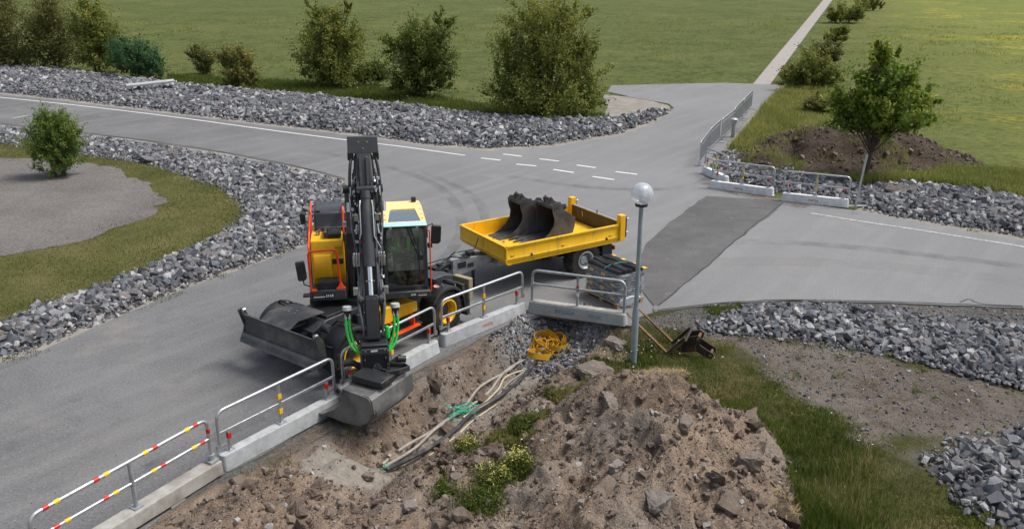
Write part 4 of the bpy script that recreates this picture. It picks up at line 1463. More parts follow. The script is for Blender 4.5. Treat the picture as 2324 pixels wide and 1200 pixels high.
# ---- mirrors
def mirror(c, w_, h_, arm, tilt=0.0):
    m = S_(); m.prism([(-w_ / 2, -h_ / 2 + .03), (-w_ / 2 + .03, -h_ / 2), (w_ / 2 - .05, -h_ / 2), (w_ / 2, -h_ / 2 + .05), (w_ / 2, h_ / 2 - .02), (w_ / 2 - .02, h_ / 2), (-w_ / 2 + .02, h_ / 2), (-w_ / 2, h_ / 2 - .02)], -.05, .04, 'y',
                     Matrix.Translation(c) @ Matrix.Rotation(tilt, 4, 'Y'))
    o = m.build('mirror', K['black'], exc, bevel=.018)
    m = S_(); m.tube(arm, .014, 8); m.build('mirror_arm', K['black'], o)
    m = S_(); m.box(-w_ / 2 + .02, w_ / 2 - .02, .041, .046, -h_ / 2 + .05, h_ / 2 - .04, Matrix.Translation(c) @ Matrix.Rotation(tilt, 4, 'Y')); m.build('mirror_glass', K['chrome'], o)


mirror(Vector((-1.30, -.78, 2.08)), .20, .44, [(-1.28, -.78, 1.88), (-1.26, -.78, 1.76), (-1.14, -.75, 1.70), (-1.12, -.7, 1.60)], R(-5))
mirror(Vector((1.67, -.48, 2.66)), .22, .42, [(1.64, -.44, 2.82), (1.60, -.44, 2.90), (1.48, -.46, 2.86), (1.47, -.5, 2.60)], R(4))
mirror(Vector((-1.28, .60, 2.86)), .12, .26, [(-1.26, .6, 2.74), (-1.20, .55, 2.66), (-1.08, .5, 2.64)])
mb = S_(); mb.box(1.47, 1.58, -.52, -.42, 2.36, 2.46); mb.build('side_lamp', K['black'], exc, bevel=.015)
mb = S_(); mb.box(-1.30, -1.12, -.90, -.72, 1.50, 1.54); mb.build('mirror_foot', K['black'], exc, bevel=.01)

# ---- cab
CX0, CX1, CF, CB, CZ0, CZ1 = .49, 1.45, -.66, .92, 1.44, 2.96
cab = empty('cab'); cab.parent = exc
mb = S_(); mb.box(CX0, CX1, CF, CB, CZ0, CZ0 + .06); mb.build('cab_floor', K['black'], cab)
mb = S_()
mb.box(CX0, CX0 + .07, CF, CF + .10, CZ0 + .06, CZ1); mb.box(CX1 - .07, CX1, CF, CF + .10, CZ0 + .06, CZ1)
mb.box(CX0 + .07, CX1 - .07, CF, CF + .08, CZ1 - .07, CZ1); mb.box(CX0 + .07, CX1 - .07, CF + .002, CF + .08, CZ0 + .06, CZ0 + .10)
for (xx, zz, sx, sz) in ((CX0 + .07, CZ0 + .10, 1, 1), (CX1 - .07, CZ0 + .10, -1, 1), (CX0 + .07, CZ1 - .07, 1, -1), (CX1 - .07, CZ1 - .07, -1, -1)):
    q = [(xx, zz), (xx + .10 * sx, zz)] + [(xx + .10 * sx * (1 - math.sin(a)), zz + .10 * sz * (1 - math.cos(a))) for a in (R(15), R(35), R(55), R(75))] + [(xx, zz + .10 * sz)]
    mb.prism(q, CF + .004, CF + .07, 'y')
mb.box(CX0, CX0 + .08, CB - .09, CB, CZ0 + .06, CZ1); mb.box(CX1 - .08, CX1, CB - .09, CB, CZ0 + .06, CZ1)
mb.box(CX1 - .06, CX1, .28, .36, CZ0 + .06, CZ1); mb.box(CX0, CX0 + .06, .28, .36, CZ0 + .06, CZ1)
mb.box(CX0 + .005, CX0 + .065, CF + .10, CB - .09, CZ1 - .08, CZ1 - .002); mb.box(CX1 - .065, CX1 - .005, CF + .10, CB - .09, CZ1 - .08, CZ1 - .002)
mb.box(CX0 + .01, CX0 + .05, CF + .10, CB - .09, CZ0 + .06, CZ0 + .42); mb.box(CX1 - .05, CX1 - .01, CF + .10, CB - .09, CZ0 + .06, CZ0 + .42)
mb.box(CX0 + .08, CX1 - .08, CB - .07, CB - .02, CZ0 + .06, CZ0 + .75)
mb.build('cab_frame', K['grey_paint'], cab, bevel=.012)
mb = S_(); mb.box(CX0 + .06, CX1 - .06, CF + .02, CF + .03, CZ0 + .46, CZ1 - .065); mb.build('windscreen', K['glass'], cab)
mb = S_(); mb.box(CX0 + .06, CX1 - .06, CF + .024, CF + .034, CZ0 + .09, CZ0 + .452); mb.build('lower_windscreen', K['glass_low'], cab)
mb = S_(); mb.box(CX0 + .065, CX1 - .065, CF + .012, CF + .040, CZ0 + .45, CZ0 + .462); mb.build('windscreen_seal', K['black'], cab)
for xx, nm in ((CX0 + .028, 'side_window'), (CX1 - .034, 'side_window')):
    mb = S_(); mb.box(xx, xx + .006, CF + .10, CB - .09, CZ0 + .42, CZ1 - .08); mb.build(nm, K['glass'], cab)
mb = S_(); mb.box(CX0 + .08, CX1 - .08, CB - .05, CB - .044, CZ0 + .75, CZ1 - .02); mb.build('rear_window', K['glass'], cab)
# roof with window
mb = S_()
rz0, rz1 = CZ1, 3.12
F0 = [(CX0 - .01, CF - .02), (CX1 + .01, CF - .02), (CX1 + .01, CB), (CX0 - .01, CB)]
wx0, wx1, wy0, wy1 = CX0 + .15, CX1 - .15, CF + .05, .28
ring_o = [(CX0 - .01, CF - .02, rz0 + .06), (CX1 + .01, CF - .02, rz0 + .06), (CX1 - .03, CB - .05, rz1), (CX0 + .03, CB - .05, rz1)]
low = [(CX0 - .01, CF - .02, rz0), (CX1 + .01, CF - .02, rz0), (CX1 + .01, CB + .02, rz0), (CX0 - .01, CB + .02, rz0)]
def rz(y): return rz0 + .07 + (rz1 - rz0 - .07) * (y - CF) / (CB - CF)
top_o = [(CX0 + .03, CF + .0, rz(CF)), (CX1 - .03, CF + .0, rz(CF)), (CX1 - .06, CB - .10, rz(CB)), (CX0 + .06, CB - .10, rz(CB))]
top_i = [(wx0 - .03, wy0, rz(wy0)), (wx1 + .03, wy0, rz(wy0)), (wx1 - .05, wy1, rz(wy1)), (wx0 + .05, wy1, rz(wy1))]
bot_i = [(a, b, c - .07) for a, b, c in top_i]
vs = low + top_o + top_i + bot_i
fs = []
for k in range(4):
    j = (k + 1) % 4
    fs += [(k, j, 4 + j, 4 + k), (4 + k, 4 + j, 8 + j, 8 + k), (8 + k, 8 + j, 12 + j, 12 + k)]
mb.add(vs, fs)
roof = mb.build('roof', K['cream'], cab, bevel=.025, seg=3)
mb = S_(); mb.hexa([(wx0 - .03, wy0, rz(wy0) - .045), (wx1 + .03, wy0, rz(wy0) - .045), (wx1 - .04, wy1 + .005, rz(wy1) - .045), (wx0 + .04, wy1 + .005, rz(wy1) - .045),
                    (wx0 - .03, wy0, rz(wy0) - .03), (wx1 + .03, wy0, rz(wy0) - .03), (wx1 - .04, wy1 + .005, rz(wy1) - .03), (wx0 + .04, wy1 + .005, rz(wy1) - .03)])
mb.build('roof_window', K['glass_roof'], cab)
mb = S_()
for xx, yy in ((CX0 + .07, -.45), (CX0 + .07, -.15), (CX0 + .08, .2), (CX1 - .07, -.45), (CX1 - .07, -.15), (CX1 - .08, .2), (CX1 - .1, .55)):
    mb.box(xx - .022, xx + .022, yy - .012, yy + .012, rz(yy) - .004, rz(yy) + .006)
mb.build('roof_clips', K['black'], cab)
mb = S_(); mb.hexa([(CX0 + .02, CF - .16, CZ1 + .015), (CX1 - .0, CF - .16, CZ1 + .015), (CX1 - .0, CF + .0, CZ1 + .06), (CX0 + .02, CF + .0, CZ1 + .06),
                    (CX0 + .02, CF - .16, CZ1 + .03), (CX1 - .0, CF - .16, CZ1 + .03), (CX1 - .0, CF + .0, CZ1 + .075), (CX0 + .02, CF + .0, CZ1 + .075)])
mb.build('sun_visor', K['visor'], cab, bevel=.006)
for xx in (CX0 + .17, CX1 - .21):
    mb = S_(); mb.box(xx - .03, xx + .03, CF - .06, CF - .0, CZ1 - .06, CZ1 + .0); mb.build('work_light', K['lamp_white'], cab, bevel=.01)
mb = S_(); mb.box(CX0 + .72, CX0 + .83, CB - .25, CB - .17, rz1 - .01, rz1 + .11); mb.build('beacon', K['black'], cab, bevel=.015)
mb = S_()
mb.tube([(1.02, CF - .02, 2.90), (1.20, CF - .035, 2.38), (1.26, CF - .03, 2.20)], .013, 6); mb.tube([(1.09, CF - .02, 2.90), (1.24, CF - .035, 2.42), (1.28, CF - .03, 2.22)], .013, 6)
mb.tube([(1.255, CF - .02, 2.66), (1.265, CF - .02, 1.82)], .012, 6); mb.box(1.22, 1.36, CF - .05, CF - .01, 2.15, 2.26)
mb.build('wiper', K['black'], cab)
mb = S_(); mb.box(CX0 - .02, CX1 + .04, CF - .10, CF + .02, 1.28, 1.435); sill = mb.build('cab_sill', K['grey_paint'], exc, bevel=.02)
mb = S_(); mb.box(1.03, 1.17, CF - .112, CF - .10, 1.325, 1.39); mb.build('badge_plate', K['black'], sill)
mb = S_(); mb.box(1.21, 1.40, CF - .11, CF - .10, 1.365, 1.39); mb.build('badge_stripe', K['rust'], sill)
mb = S_(); mb.box(1.21, 1.40, CF - .11, CF - .10, 1.33, 1.35); mb.build('badge_stripe', K['label'], sill)
mb = S_()
for k in range(4):
    mb.box(1.045 + .03 * k, 1.067 + .03 * k, CF - .117, CF - .112, 1.34, 1.378)
mb.build('badge_lettering', K['lettering_white'], sill)
rail([(1.47, CF + .06, 2.82), (1.52, CF + .04, 2.80), (1.515, CF + .04, 1.36), (1.46, CF + .05, 1.34)], .016)
# interior
mb = S_(); mb.box(.72, 1.22, .12, .62, 1.50, 1.78); mb.prism([(.52, 1.78), (.72, 1.78), (.80, 2.62), (.66, 2.66)], .72, 1.22, 'x'); mb.box(.84, 1.10, .66, .78, 2.62, 2.84)
mb.build('driver_seat', K['seat'], cab, bevel=.05, seg=3)
mb = S_(); mb.box(.56, .70, -.18, .42, 1.50, 2.02); mb.box(1.24, 1.38, -.18, .42, 1.50, 2.02); mb.build('console', K['interior'], cab, bevel=.03)
for xx in (.63, 1.31):
    mb = S_(); mb.cyl((xx, -.10, 2.02), (xx, -.13, 2.16), .018, n=8); mb.lathe([(.001, 2.15), (.03, 2.16), (.036, 2.22), (.02, 2.26), (.001, 2.265)], 10, 'z', (xx, -.13, 0)); mb.build('joystick', K['black'], cab)
mb = S_(); mb.cyl((.97, -.42, 1.5), (.97, -.30, 1.98), .035, n=10)
mb.lathe([(.16, -.012), (.185, 0), (.16, .012)], 24, 'z', closed=True, M=Matrix.Translation((.97, -.29, 2.0)) @ Matrix.Rotation(R(-25), 4, 'X')); mb.box(.80, 1.14, -.31, -.27, 1.985, 2.005)
mb.build('steering_wheel', K['black'], cab)
mb = S_(); mb.box(.9, .96, -.48, -.36, 1.51, 1.56); mb.box(1.02, 1.08, -.48, -.36, 1.51, 1.56); mb.build('pedals', K['black'], cab)

# ---- boom and its cylinders
BX = .17
mb = S_()
mb.prism([(-.52, 1.55), (-.30, 1.40), (-.05, 1.62), (.12, 3.10), (-.05, 3.55), (-1.10, 4.62), (-1.32, 4.78), (-1.52, 4.66), (-1.44, 4.46), (-.50, 3.45), (-.30, 3.1)], BX - .17, BX + .17, 'x')
boom = mb.build('boom', K['black'], exc, bevel=.03)
mb = S_(); mb.box(BX - .30, BX - .18, -.62, .05, 1.44, 1.95); mb.box(BX + .18, BX + .30, -.62, .05, 1.44, 1.95); mb.build('boom_foot', K['black'], exc, bevel=.03)
for sd in (-1, 1):
    xx = BX + (-.40 if sd < 0 else .30)
    e = empty('boom_cylinder'); e.parent = exc
    mb = S_(); mb.cyl((xx, -.48, 1.38), (xx, -.62, 2.80), .095, n=18); mb.cyl((xx, -.612, 2.74), (xx, -.622, 2.84), .108, n=18); mb.build('barrel', K['black'], e)
    mb = S_(); mb.cyl((xx, -.62, 2.80), (xx, -.74, 3.80), .050, n=14); mb.build('piston_rod', K['hose_grey'], e)
    mb = S_(); mb.cyl((xx - .07, -.75, 3.84), (xx + .07, -.75, 3.84), .09, n=16); mb.cyl((xx - .07 * sd, -.75, 3.84), (BX, -.72, 3.86), .05, n=12); mb.build('rod_eye', K['black'], e)
for zz, yy in ((3.05, -.76), (3.5, -.82)):
    mb = S_(); mb.box(BX - .52, BX - .44, yy, yy + .08, zz, zz + .08); mb.build('boom_work_light', K['steel'], exc, bevel=.01)

# ---- dipper arm
def dp(q, off=0.0):
    """Point along the dipper (0 top, 1 pin), off metres out of its front face, in (y, z)."""
    a, b = Vector((-1.56, 4.92)), Vector((-2.98, 1.42))
    d = (b - a); nrm = Vector((d.y, -d.x)).normalized()
    p = a + d * q + nrm * off
    return p.x, p.y


outl = [dp(0, .02), dp(.04, .10), dp(.30, .13), dp(.6, .06), dp(.97, .07), dp(1.0, 0), dp(.97, -.10), dp(.55, -.30), dp(.25, -.42), dp(.06, -.30), dp(0, -.15)]
mb = S_(); mb.prism(outl, BX - .145, BX + .145, 'x'); dip = mb.build('dipper_arm', K['black'], exc, bevel=.022)
for xx in (-.09, .045):                        # ribs along the upper face
    mb = S_(); a = dp(.06, .10); b = dp(.32, .13)
    mb.prism([a, b, (b[0] - .05, b[1] - .01), (a[0] - .05, a[1] - .01)], BX + xx, BX + xx + .045, 'x'); mb.build('rib', K['grey_paint'], dip)
mb = S_()
mb.hexa([(BX - .30, -1.72, 4.80), (BX + .30, -1.72, 4.80), (BX + .30, -1.40, 4.84), (BX - .30, -1.40, 4.84),
         (BX - .30, -1.62, 5.12), (BX + .30, -1.62, 5.12), (BX + .30, -1.42, 5.10), (BX - .30, -1.42, 5.10)])
nose = mb.build('head_plate', K['grey_paint'], exc, bevel=.012)
mb = S_(); mb.box(BX - .31, BX - .19, -1.70, -1.40, 4.66, 4.80); mb.box(BX + .19, BX + .31, -1.70, -1.40, 4.66, 4.80); mb.build('head_lugs', K['black'], nose, bevel=.01)
mb = S_()
for xx, zz in ((-.08, 5.02), (.09, 5.02), (.0, 4.90)):
    yy = -1.72 + (zz - 4.80) / .32 * .10
    mb.cyl((BX + xx, yy - .012, zz), (BX + xx, yy + .02, zz), .020, n=10)
mb.build('head_bolts', K['chrome'], nose)
# bucket cylinder on the front of the dipper
e = empty('bucket_cylinder'); e.parent = exc
def P3(q, off, x=0.0):
    a, b = dp(q, off); return (BX + x, a, b)
mb = S_(); mb.cyl(P3(.27, .24), P3(.64, .30), .092, n=20); mb.cyl(P3(.52, .285), P3(.645, .302), .112, n=20); mb.cyl(P3(.25, .237), P3(.29, .245), .105, n=20); mb.build('barrel', K['grey_paint'], e)
mb = S_(); mb.cyl(P3(.64, .30), P3(.80, .325), .050, n=18); mb.build('piston_rod', K['chrome'], e)
mb = S_(); mb.cyl(P3(.24, .22, -.17), P3(.24, .22, .17), .075, n=18); mb.prism([dp(.20, .08), dp(.20, .25), dp(.26, .30), dp(.30, .08)], BX - .16, BX - .11, 'x'); mb.prism([dp(.20, .08), dp(.20, .25), dp(.26, .30), dp(.30, .08)], BX + .11, BX + .16, 'x')
mb.build('cylinder_clevis', K['black'], e)
mb = S_(); mb.box(BX - .09, BX + .09, P3(.72, .36)[1] - .01, P3(.72, .36)[1] + .02, P3(.72, .36)[2] - .008, P3(.72, .36)[2] + .008); mb.build('rod_pin', K['steel'], e)
mb = S_(); mb.tube([P3(.30, .30, -.11), P3(.33, .34, -.125), P3(.47, .345, -.125), P3(.50, .30, -.16)], .013, 7); mb.tube([P3(.30, .30, .11), P3(.33, .34, .125), P3(.49, .345, .125), P3(.55, .28, .24)], .013, 7); mb.build('hydraulic_pipe', K['steel'], e)
# linkage
mb = S_()
mb.cyl(P3(.815, .33, -.25), P3(.815, .33, .25), .062, n=18)
for xx in (-.20, -.07, .06, .19):
    mb.cyl(P3(.815, .33, xx - .025), P3(.815, .33, xx + .025), .088, n=18)
mb.build('linkage_pin', K['grey_paint'], exc)
for sd in (-1, 1):
    mb = S_(); mb.prism([dp(.79, .36), dp(.84, .36), dp(.92, .04), dp(.90, -.08), dp(.85, -.05)], BX + sd * .20 - .025, BX + sd * .20 + .025, 'x'); mb.build('rocker_arm', K['grey_paint'], exc, bevel=.01)
mb = S_(); mb.prism([dp(.79, .40), dp(.82, .42), dp(1.02, .30), dp(1.04, .18), dp(1.0, .16), dp(.82, .27)], BX - .13, BX + .13, 'x'); mb.build('bucket_link', K['black'], exc, bevel=.02)

# ---- tilt rotator
def hitch_pt(x, y, z): return (BX + x, -3.18 + y, 1.0 + z)
MT = MS @ Matrix.Translation((BX, -3.22, 1.0))
tr = empty('tilt_rotator'); tr.parent = exc
mb = MB(MT); mb.prism([(-.27, -.18), (.27, -.18), (.27, .24), (-.27, .24)], -.26, .22, 'y'); mb.prism([(-.29, .24), (.29, .24), (.26, .40), (-.26, .40)], -.20, .20, 'y'); mb.build('upper_housing', K['black'], tr, bevel=.02)
mb = MB(MT); mb.box(-.25, .25, -.30, -.262, .24, .36); mb.box(-.28, -.24, -.30, .2, -.1, .30); mb.box(.24, .28, -.30, .2, -.1, .30); mb.build('side_cheek', K['grey_paint'], tr, bevel=.01)
mb = MB(MT); mb.lathe([(.001, -.03), (.085, -.03), (.09, 0), (.09, .02)], 20, 'y', (.03, -.265, -.05)); mb.build('rotor_cap', K['grey_paint'], tr)
mb = MB(MT)
for k in range(6):
    a = k * math.pi / 3
    mb.cyl((.03 + .065 * math.cos(a), -.30, -.05 + .065 * math.sin(a)), (.03 + .065 * math.cos(a), -.29, -.05 + .065 * math.sin(a)), .013, n=8)
for xx, zz in ((-.19, .14), (.21, .16), (-.17, .32), (.2, .33), (.24, .02), (.24, -.06), (.24, -.12)):
    mb.cyl((xx, -.315, zz), (xx, -.25, zz), .015, n=8)
mb.build('bolts', K['steel'], tr)
mb = MB(MT); mb.lathe([(.02, 0), (.036, 0), (.036, .006), (.02, .006)], 18, 'y', (-.11, -.268, -.15), closed=True); mb.build('green_emblem', K['green_hose'], tr)
mb = MB(MT); mb.box(-.06, .15, -.268, -.262, -.160, -.138); mb.build('maker_plate', K['lettering_white'], tr)
mb = MB(MT); mb.box(-.07, .06, -.306, -.30, .30, .335); mb.build('type_label', K['lettering_white'], tr)
mb = MB(MT)
for sd in (-1, 1):
    mb.cyl((sd * .30, -.02, -.12), (sd * .52, .0, .02), .06, n=14); mb.cyl((sd * .44, -.05, .0), (sd * .60, -.04, -.02), .07, n=16)
mb.build('tilt_cylinder', K['black'], tr)
mb = MB(MT); mb.lathe([(.001, -.30), (.36, -.30), (.38, -.28), (.38, -.20), (.30, -.16), (.001, -.16)], 28, 'z', (0, 0, 0)); mb.build('slew_gear', K['black'], tr)

# ---- grading bucket under the tilt rotator, mouth to the left
WB = R(62)
MBK = Matrix.Translation(Vector((-2.66, 13.98, 0)) - XC) @ Matrix.Rotation(WB - R(90), 4, 'Z')      # local y along the width, -x to the mouth
bk = empty('grading_bucket'); bk.parent = exc
prof = [(-.70, .86), (-.60, .62), (-.72, .40), (-1.12, .18), (-.60, .13), (-.25, .16), (-.02, .28), (.10, .48), (.06, .74), (0, .80)]
inner = [(-.66, .84), (-.58, .60), (-.70, .40), (-1.10, .19)]
BWID = 1.30
mb = MB(MBK)
hull = [(-1.14, .17), (-.60, .11), (-.25, .14), (0.0, .26), (.125, .48), (.08, .75), (.01, .815), (-.62, .80)]
th = .022
hin = []
for i, (a, b) in enumerate(hull):
    p0 = Vector(hull[max(0, i - 1)]); p1 = Vector(hull[min(len(hull) - 1, i + 1)])
    d = (p1 - p0).normalized(); nn = Vector((-d.y, d.x))
    hin.append((a + nn.x * th, b + nn.y * th))
mb.prism(hull + hin[::-1], 0, BWID, 'y')
mb.build('shell', K['bucket'], bk)
for y0 in (-.022, BWID):
    mb = MB(MBK); mb.prism(prof, y0, y0 + .022, 'y'); sp = mb.build('side_plate', K['bucket'], bk, bevel=.006)
    mb = MB(MBK); yy = y0 + (.0 if y0 > 0 else .022)
    mb.lathe([(.045, -.05), (.095, -.05), (.095, .05), (.045, .05)], 20, 'y', (-.66, y0 + .011, .79), closed=True); mb.build('pin_boss', K['bucket'], sp)
mb = MB(MBK); mb.cyl((-.66, 0.0, .79), (-.66, BWID, .79), .050, n=14); mb.build('stiffener_tube', K['bucket'], bk)
mb = MB(MBK); mb.hexa([(-1.24, -.03, .155), (-1.24, BWID + .03, .155), (-1.0, BWID + .03, .165), (-1.0, -.03, .165), (-1.24, -.03, .175), (-1.24, BWID + .03, .175), (-1.0, BWID + .03, .20), (-1.0, -.03, .20)]); mb.build('cutting_edge', K['bucket'], bk)
mb = MB(MBK); mb.prism([(.128, .40), (.145, .48), (.128, .56), (.115, .48)], .05, BWID - .05, 'y'); mb.prism([(-.02, .225), (.03, .27), (.015, .285), (-.03, .245)], .05, BWID - .05, 'y'); mb.build('wear_strip', K['bucket'], bk)
mb = MB(MBK); mb.box(-.55, .0, .38, .43, .815, .93); mb.box(-.55, .0, .87, .92, .815, .93); mb.cyl((-.45, .36, .90), (-.45, .94, .90), .04, n=12); mb.cyl((-.08, .36, .90), (-.08, .94, .90), .04, n=12)
mb.build('coupling_bracket', K['black'], bk)
mb = MB(MBK); mb.box(-.62, .10, .30, .72, .84, .985); mb.build('coupler_frame', K['black'], bk, bevel=.02)
mb = MB(MBK)
for k in range(3):
    mb.tube([(-.1, .70, .92 + .03 * k), (.10, .85, .95 + .03 * k), (.12, 1.15, .90 + .03 * k), (-.05, 1.25, .88 + .03 * k), (-.3, 1.15, .90 + .02 * k)], .028, 8)
mb.box(-.4, .02, .72, 1.2, .825, .88)
mb.build('guard_hoop', K['black'], bk)

# ---- hoses
def hose(pts, r, mat, name='hose', n=8):
    P = [Vector(p) for p in pts]
    Q = []
    for i in range(len(P) - 1):
        p0, p1, p2, p3 = P[max(0, i - 1)], P[i], P[i + 1], P[min(len(P) - 1, i + 2)]
        for k in range(6):
            u = k / 6
            Q.append(.5 * ((2 * p1) + (-p0 + p2) * u + (2 * p0 - 5 * p1 + 4 * p2 - p3) * u * u + (-p0 + 3 * p1 - 3 * p2 + p3) * u ** 3))
    Q.append(P[-1])
    m = S_(); m.tube(Q, r, n)
    return m.build(name, mat, exc)


for sd in (-1, 1):
    hose([P3(.03, -.05, sd * 0.208), P3(.10, .05, sd * 0.264), P3(.20, .05, sd * 0.296), P3(.30, .0, sd * 0.272)], .032, K['hose_black'])
    hose([P3(.05, .0, sd * 0.160), P3(.2, .05, sd * 0.200), P3(.34, .06, sd * 0.176), P3(.48, .08, sd * 0.208), P3(.60, .10, sd * 0.176)], .022, K['hose_black'])
    hose([P3(.05, .03, sd * 0.136), P3(.22, .10, sd * 0.152), P3(.38, .12, sd * 0.144), P3(.55, .14, sd * 0.160), P3(.74, .16, sd * 0.184), P3(.83, .26, sd * 0.232)], .020, K['hose_grey'])
    hose([P3(.28, -.02, sd * 0.272), P3(.42, -.02, sd * 0.288), P3(.56, .02, sd * 0.240), P3(.70, .08, sd * 0.216), P3(.79, .22, sd * 0.240)], .027, K['hose_grey'])
    hose([P3(.55, .14, sd * 0.136), P3(.66, .16, sd * 0.144), P3(.78, .14, sd * 0.152), P3(.9, .12, sd * 0.192), P3(1.0, .12, sd * 0.176)], .024, K['hose_grey'])
    hose([P3(.79, .30, sd * 0.240), P3(.86, .34, sd * 0.240), P3(.94, .30, sd * 0.200), P3(1.0, .2, sd * 0.176)], .028, K['hose_grey'])
    hose([P3(.12, -.10, sd * 0.192), P3(.3, -.15, sd * 0.216), P3(.5, -.15, sd * 0.240), P3(.68, -.10, sd * 0.192)], .03, K['hose_black'])
    hose([(BX + sd * 0.200, -.55, 1.7), (BX + sd * 0.240, -.60, 2.4), (BX + sd * 0.264, -.55, 3.1), (BX + sd * 0.240, -.9, 3.8), (BX + sd * 0.224, -1.3, 4.3)], .028, K['hose_black'])
    hose([(BX + sd * 0.176, -.50, 1.6), (BX + sd * 0.192, -.66, 2.3), (BX + sd * 0.224, -.7, 3.0), (BX + sd * 0.208, -1.1, 3.9)], .024, K['hose_black'])
    mb = S_(); mb.box(*sorted((BX + sd * .17, BX + sd * .32)), P3(.6, .12)[1] - .06, P3(.6, .12)[1] + .05, P3(.6, .12)[2] - .10, P3(.6, .12)[2] + .06)
    for k in range(3):
        xx = BX + sd * (.19 + .05 * k); mb.cyl((xx, P3(.6, .2)[1], P3(.6, .2)[2] - .16), (xx, P3(.6, .2)[1], P3(.6, .2)[2] + .12), .020, n=8)
    mb.build('valve_block', K['steel'], exc, bevel=.006)
    mb = S_(); mb.box(*sorted((BX + sd * .16, BX + sd * .28)), P3(.38, .10)[1] - .05, P3(.38, .10)[1] + .05, P3(.38, .10)[2] - .07, P3(.38, .10)[2] + .07); mb.build('hose_clamp', K['steel'], exc, bevel=.006)
    mb = S_(); mb.cyl(P3(.42, .14, sd * .2), P3(.47, .14, sd * .22), .022, n=8); mb.build('hose_fitting', K['steel'], exc)
    mb = S_(); mb.cyl(P3(.22, .12, sd * .28), P3(.27, .12, sd * .28), .022, n=8); mb.build('hose_fitting', K['steel'], exc)
    mb = S_(); mb.cyl(P3(.30, .05, sd * .35), P3(.35, .05, sd * .35), .040, n=8); mb.build('hose_fitting', K['steel'], exc)
    mb = S_(); mb.box(*sorted((BX + sd * .25, BX + sd * .34)), P3(.77, .2)[1] - .05, P3(.77, .2)[1] + .04, P3(.77, .2)[2] - .06, P3(.77, .2)[2] + .09); mb.build('hose_bracket', K['steel'], exc, bevel=.006)
mb = S_(); mb.cyl(P3(.585, .16, -.14), P3(.575, .18, -.14), .02, n=8); mb.cyl(P3(.52, .2, -.13), P3(.51, .22, -.13), .02, n=8); mb.build('coupling_cap', K['red'], exc)
mb = S_(); mc = S_()
r5 = np.random.default_rng(8)
for sd in (-1, 1):
    for k in range(22):
        q = r5.uniform(.14, .74); xx = sd * r5.uniform(.16, .27); of = r5.uniform(.02, .20); ln = r5.uniform(.02, .05)
        a_, b_ = P3(q, of, xx), P3(q + ln / 3.8, of + r5.uniform(-.02, .02), xx + r5.uniform(-.01, .01))
        (mb if k % 3 else mc).cyl(a_, b_, r5.uniform(.014, .026), n=7)
        if k % 4 == 0: mc.box(a_[0] - .03, a_[0] + .03, a_[1] - .02, a_[1] + .02, a_[2] - .02, a_[2] + .025)
tag(mb.build('hydraulic_fittings', K['steel'], exc), kind='stuff')
tag(mc.build('pale_hydraulic_fittings', K['visor_grey'], exc), kind='stuff')
for sd in (-1, 1):
    for k in range(3):
        q0 = .16 + .17 * k
        hose([P3(q0, .06, sd * .17), P3(q0 + .05, .16, sd * (.24 + .02 * k)), P3(q0 + .12, .15, sd * (.27 - .02 * k)), P3(q0 + .18, .08, sd * .20)], .016, K['hose_black'], 'looped_hose')
# green sleeved hoses to the tilt rotator
for sd, xt in ((-1, -.48), (1, .45)):
    e = empty('hose_stand'); e.parent = exc
    mb = S_(); mb.cyl((BX + xt, -2.96, 1.98), (BX + xt, -2.95, 2.05), .095, .085, n=18); mb.build('stand_cap', K['visor_grey'], e)
    mb = S_(); mb.cyl((BX + xt, -2.96, 1.86), (BX + xt, -2.96, 1.98), .075, n=16); mb.tube([(BX + xt, -2.95, 1.9), (BX + xt * .9, -2.90, 1.5), (BX + xt * .6, -3.0, 1.25)], .03, 8); mb.build('stand_post', K['black'], e)
    for k, dx in enumerate((-.034, .034)):
        o = hose([(BX + xt + dx, -3.0, 1.90), (BX + xt + dx, -3.06, 1.62), (BX + xt + dx - sd * .05, -3.14, 1.36), (BX + xt + dx - sd * .10 - sd * .02, -3.20, 1.24), (BX + sd * .28, -3.24, 1.14 + .03 * k)], .025, K['green_hose'], 'green_hose')
        mb = S_(); mb.cyl((BX + xt + dx, -2.995, 1.92), (BX + xt + dx, -3.02, 1.82), .026, n=8); mb.build('hose_ferrule', K['steel'], o)
mb = S_(); mb.lathe([(.001, -.14), (.05, -.12), (.055, 0), (.04, .12), (.001, .14)], 12, 'z', (BX + .27, -3.10, 1.52)); mb.build('green_guard', K['green_hose'], exc)

# ================================================================== DRIVER
def skin_person(name, joints, edges, root):
    me = bpy.data.meshes.new(name)
    names = list(joints)
    me.from_pydata([joints[k][0] for k in names], [(names.index(a), names.index(b)) for a, b in edges], [])
    o = bpy.data.objects.new(name, me); COL.objects.link(o)
    sk = o.modifiers.new('skin', 'SKIN')
    for i, k in enumerate(names):
        r = joints[k][1]
        me.skin_vertices[0].data[i].radius = r if isinstance(r, tuple) else (r, r)
        me.skin_vertices[0].data[i].use_root = (k == root)
    ss = o.modifiers.new('sub', 'SUBSURF'); ss.levels = ss.render_levels = 2
    dg = bpy.context.evaluated_depsgraph_get()
    m2 = bpy.data.meshes.new_from_object(o.evaluated_get(dg))
    bpy.data.objects.remove(o)
    return m2


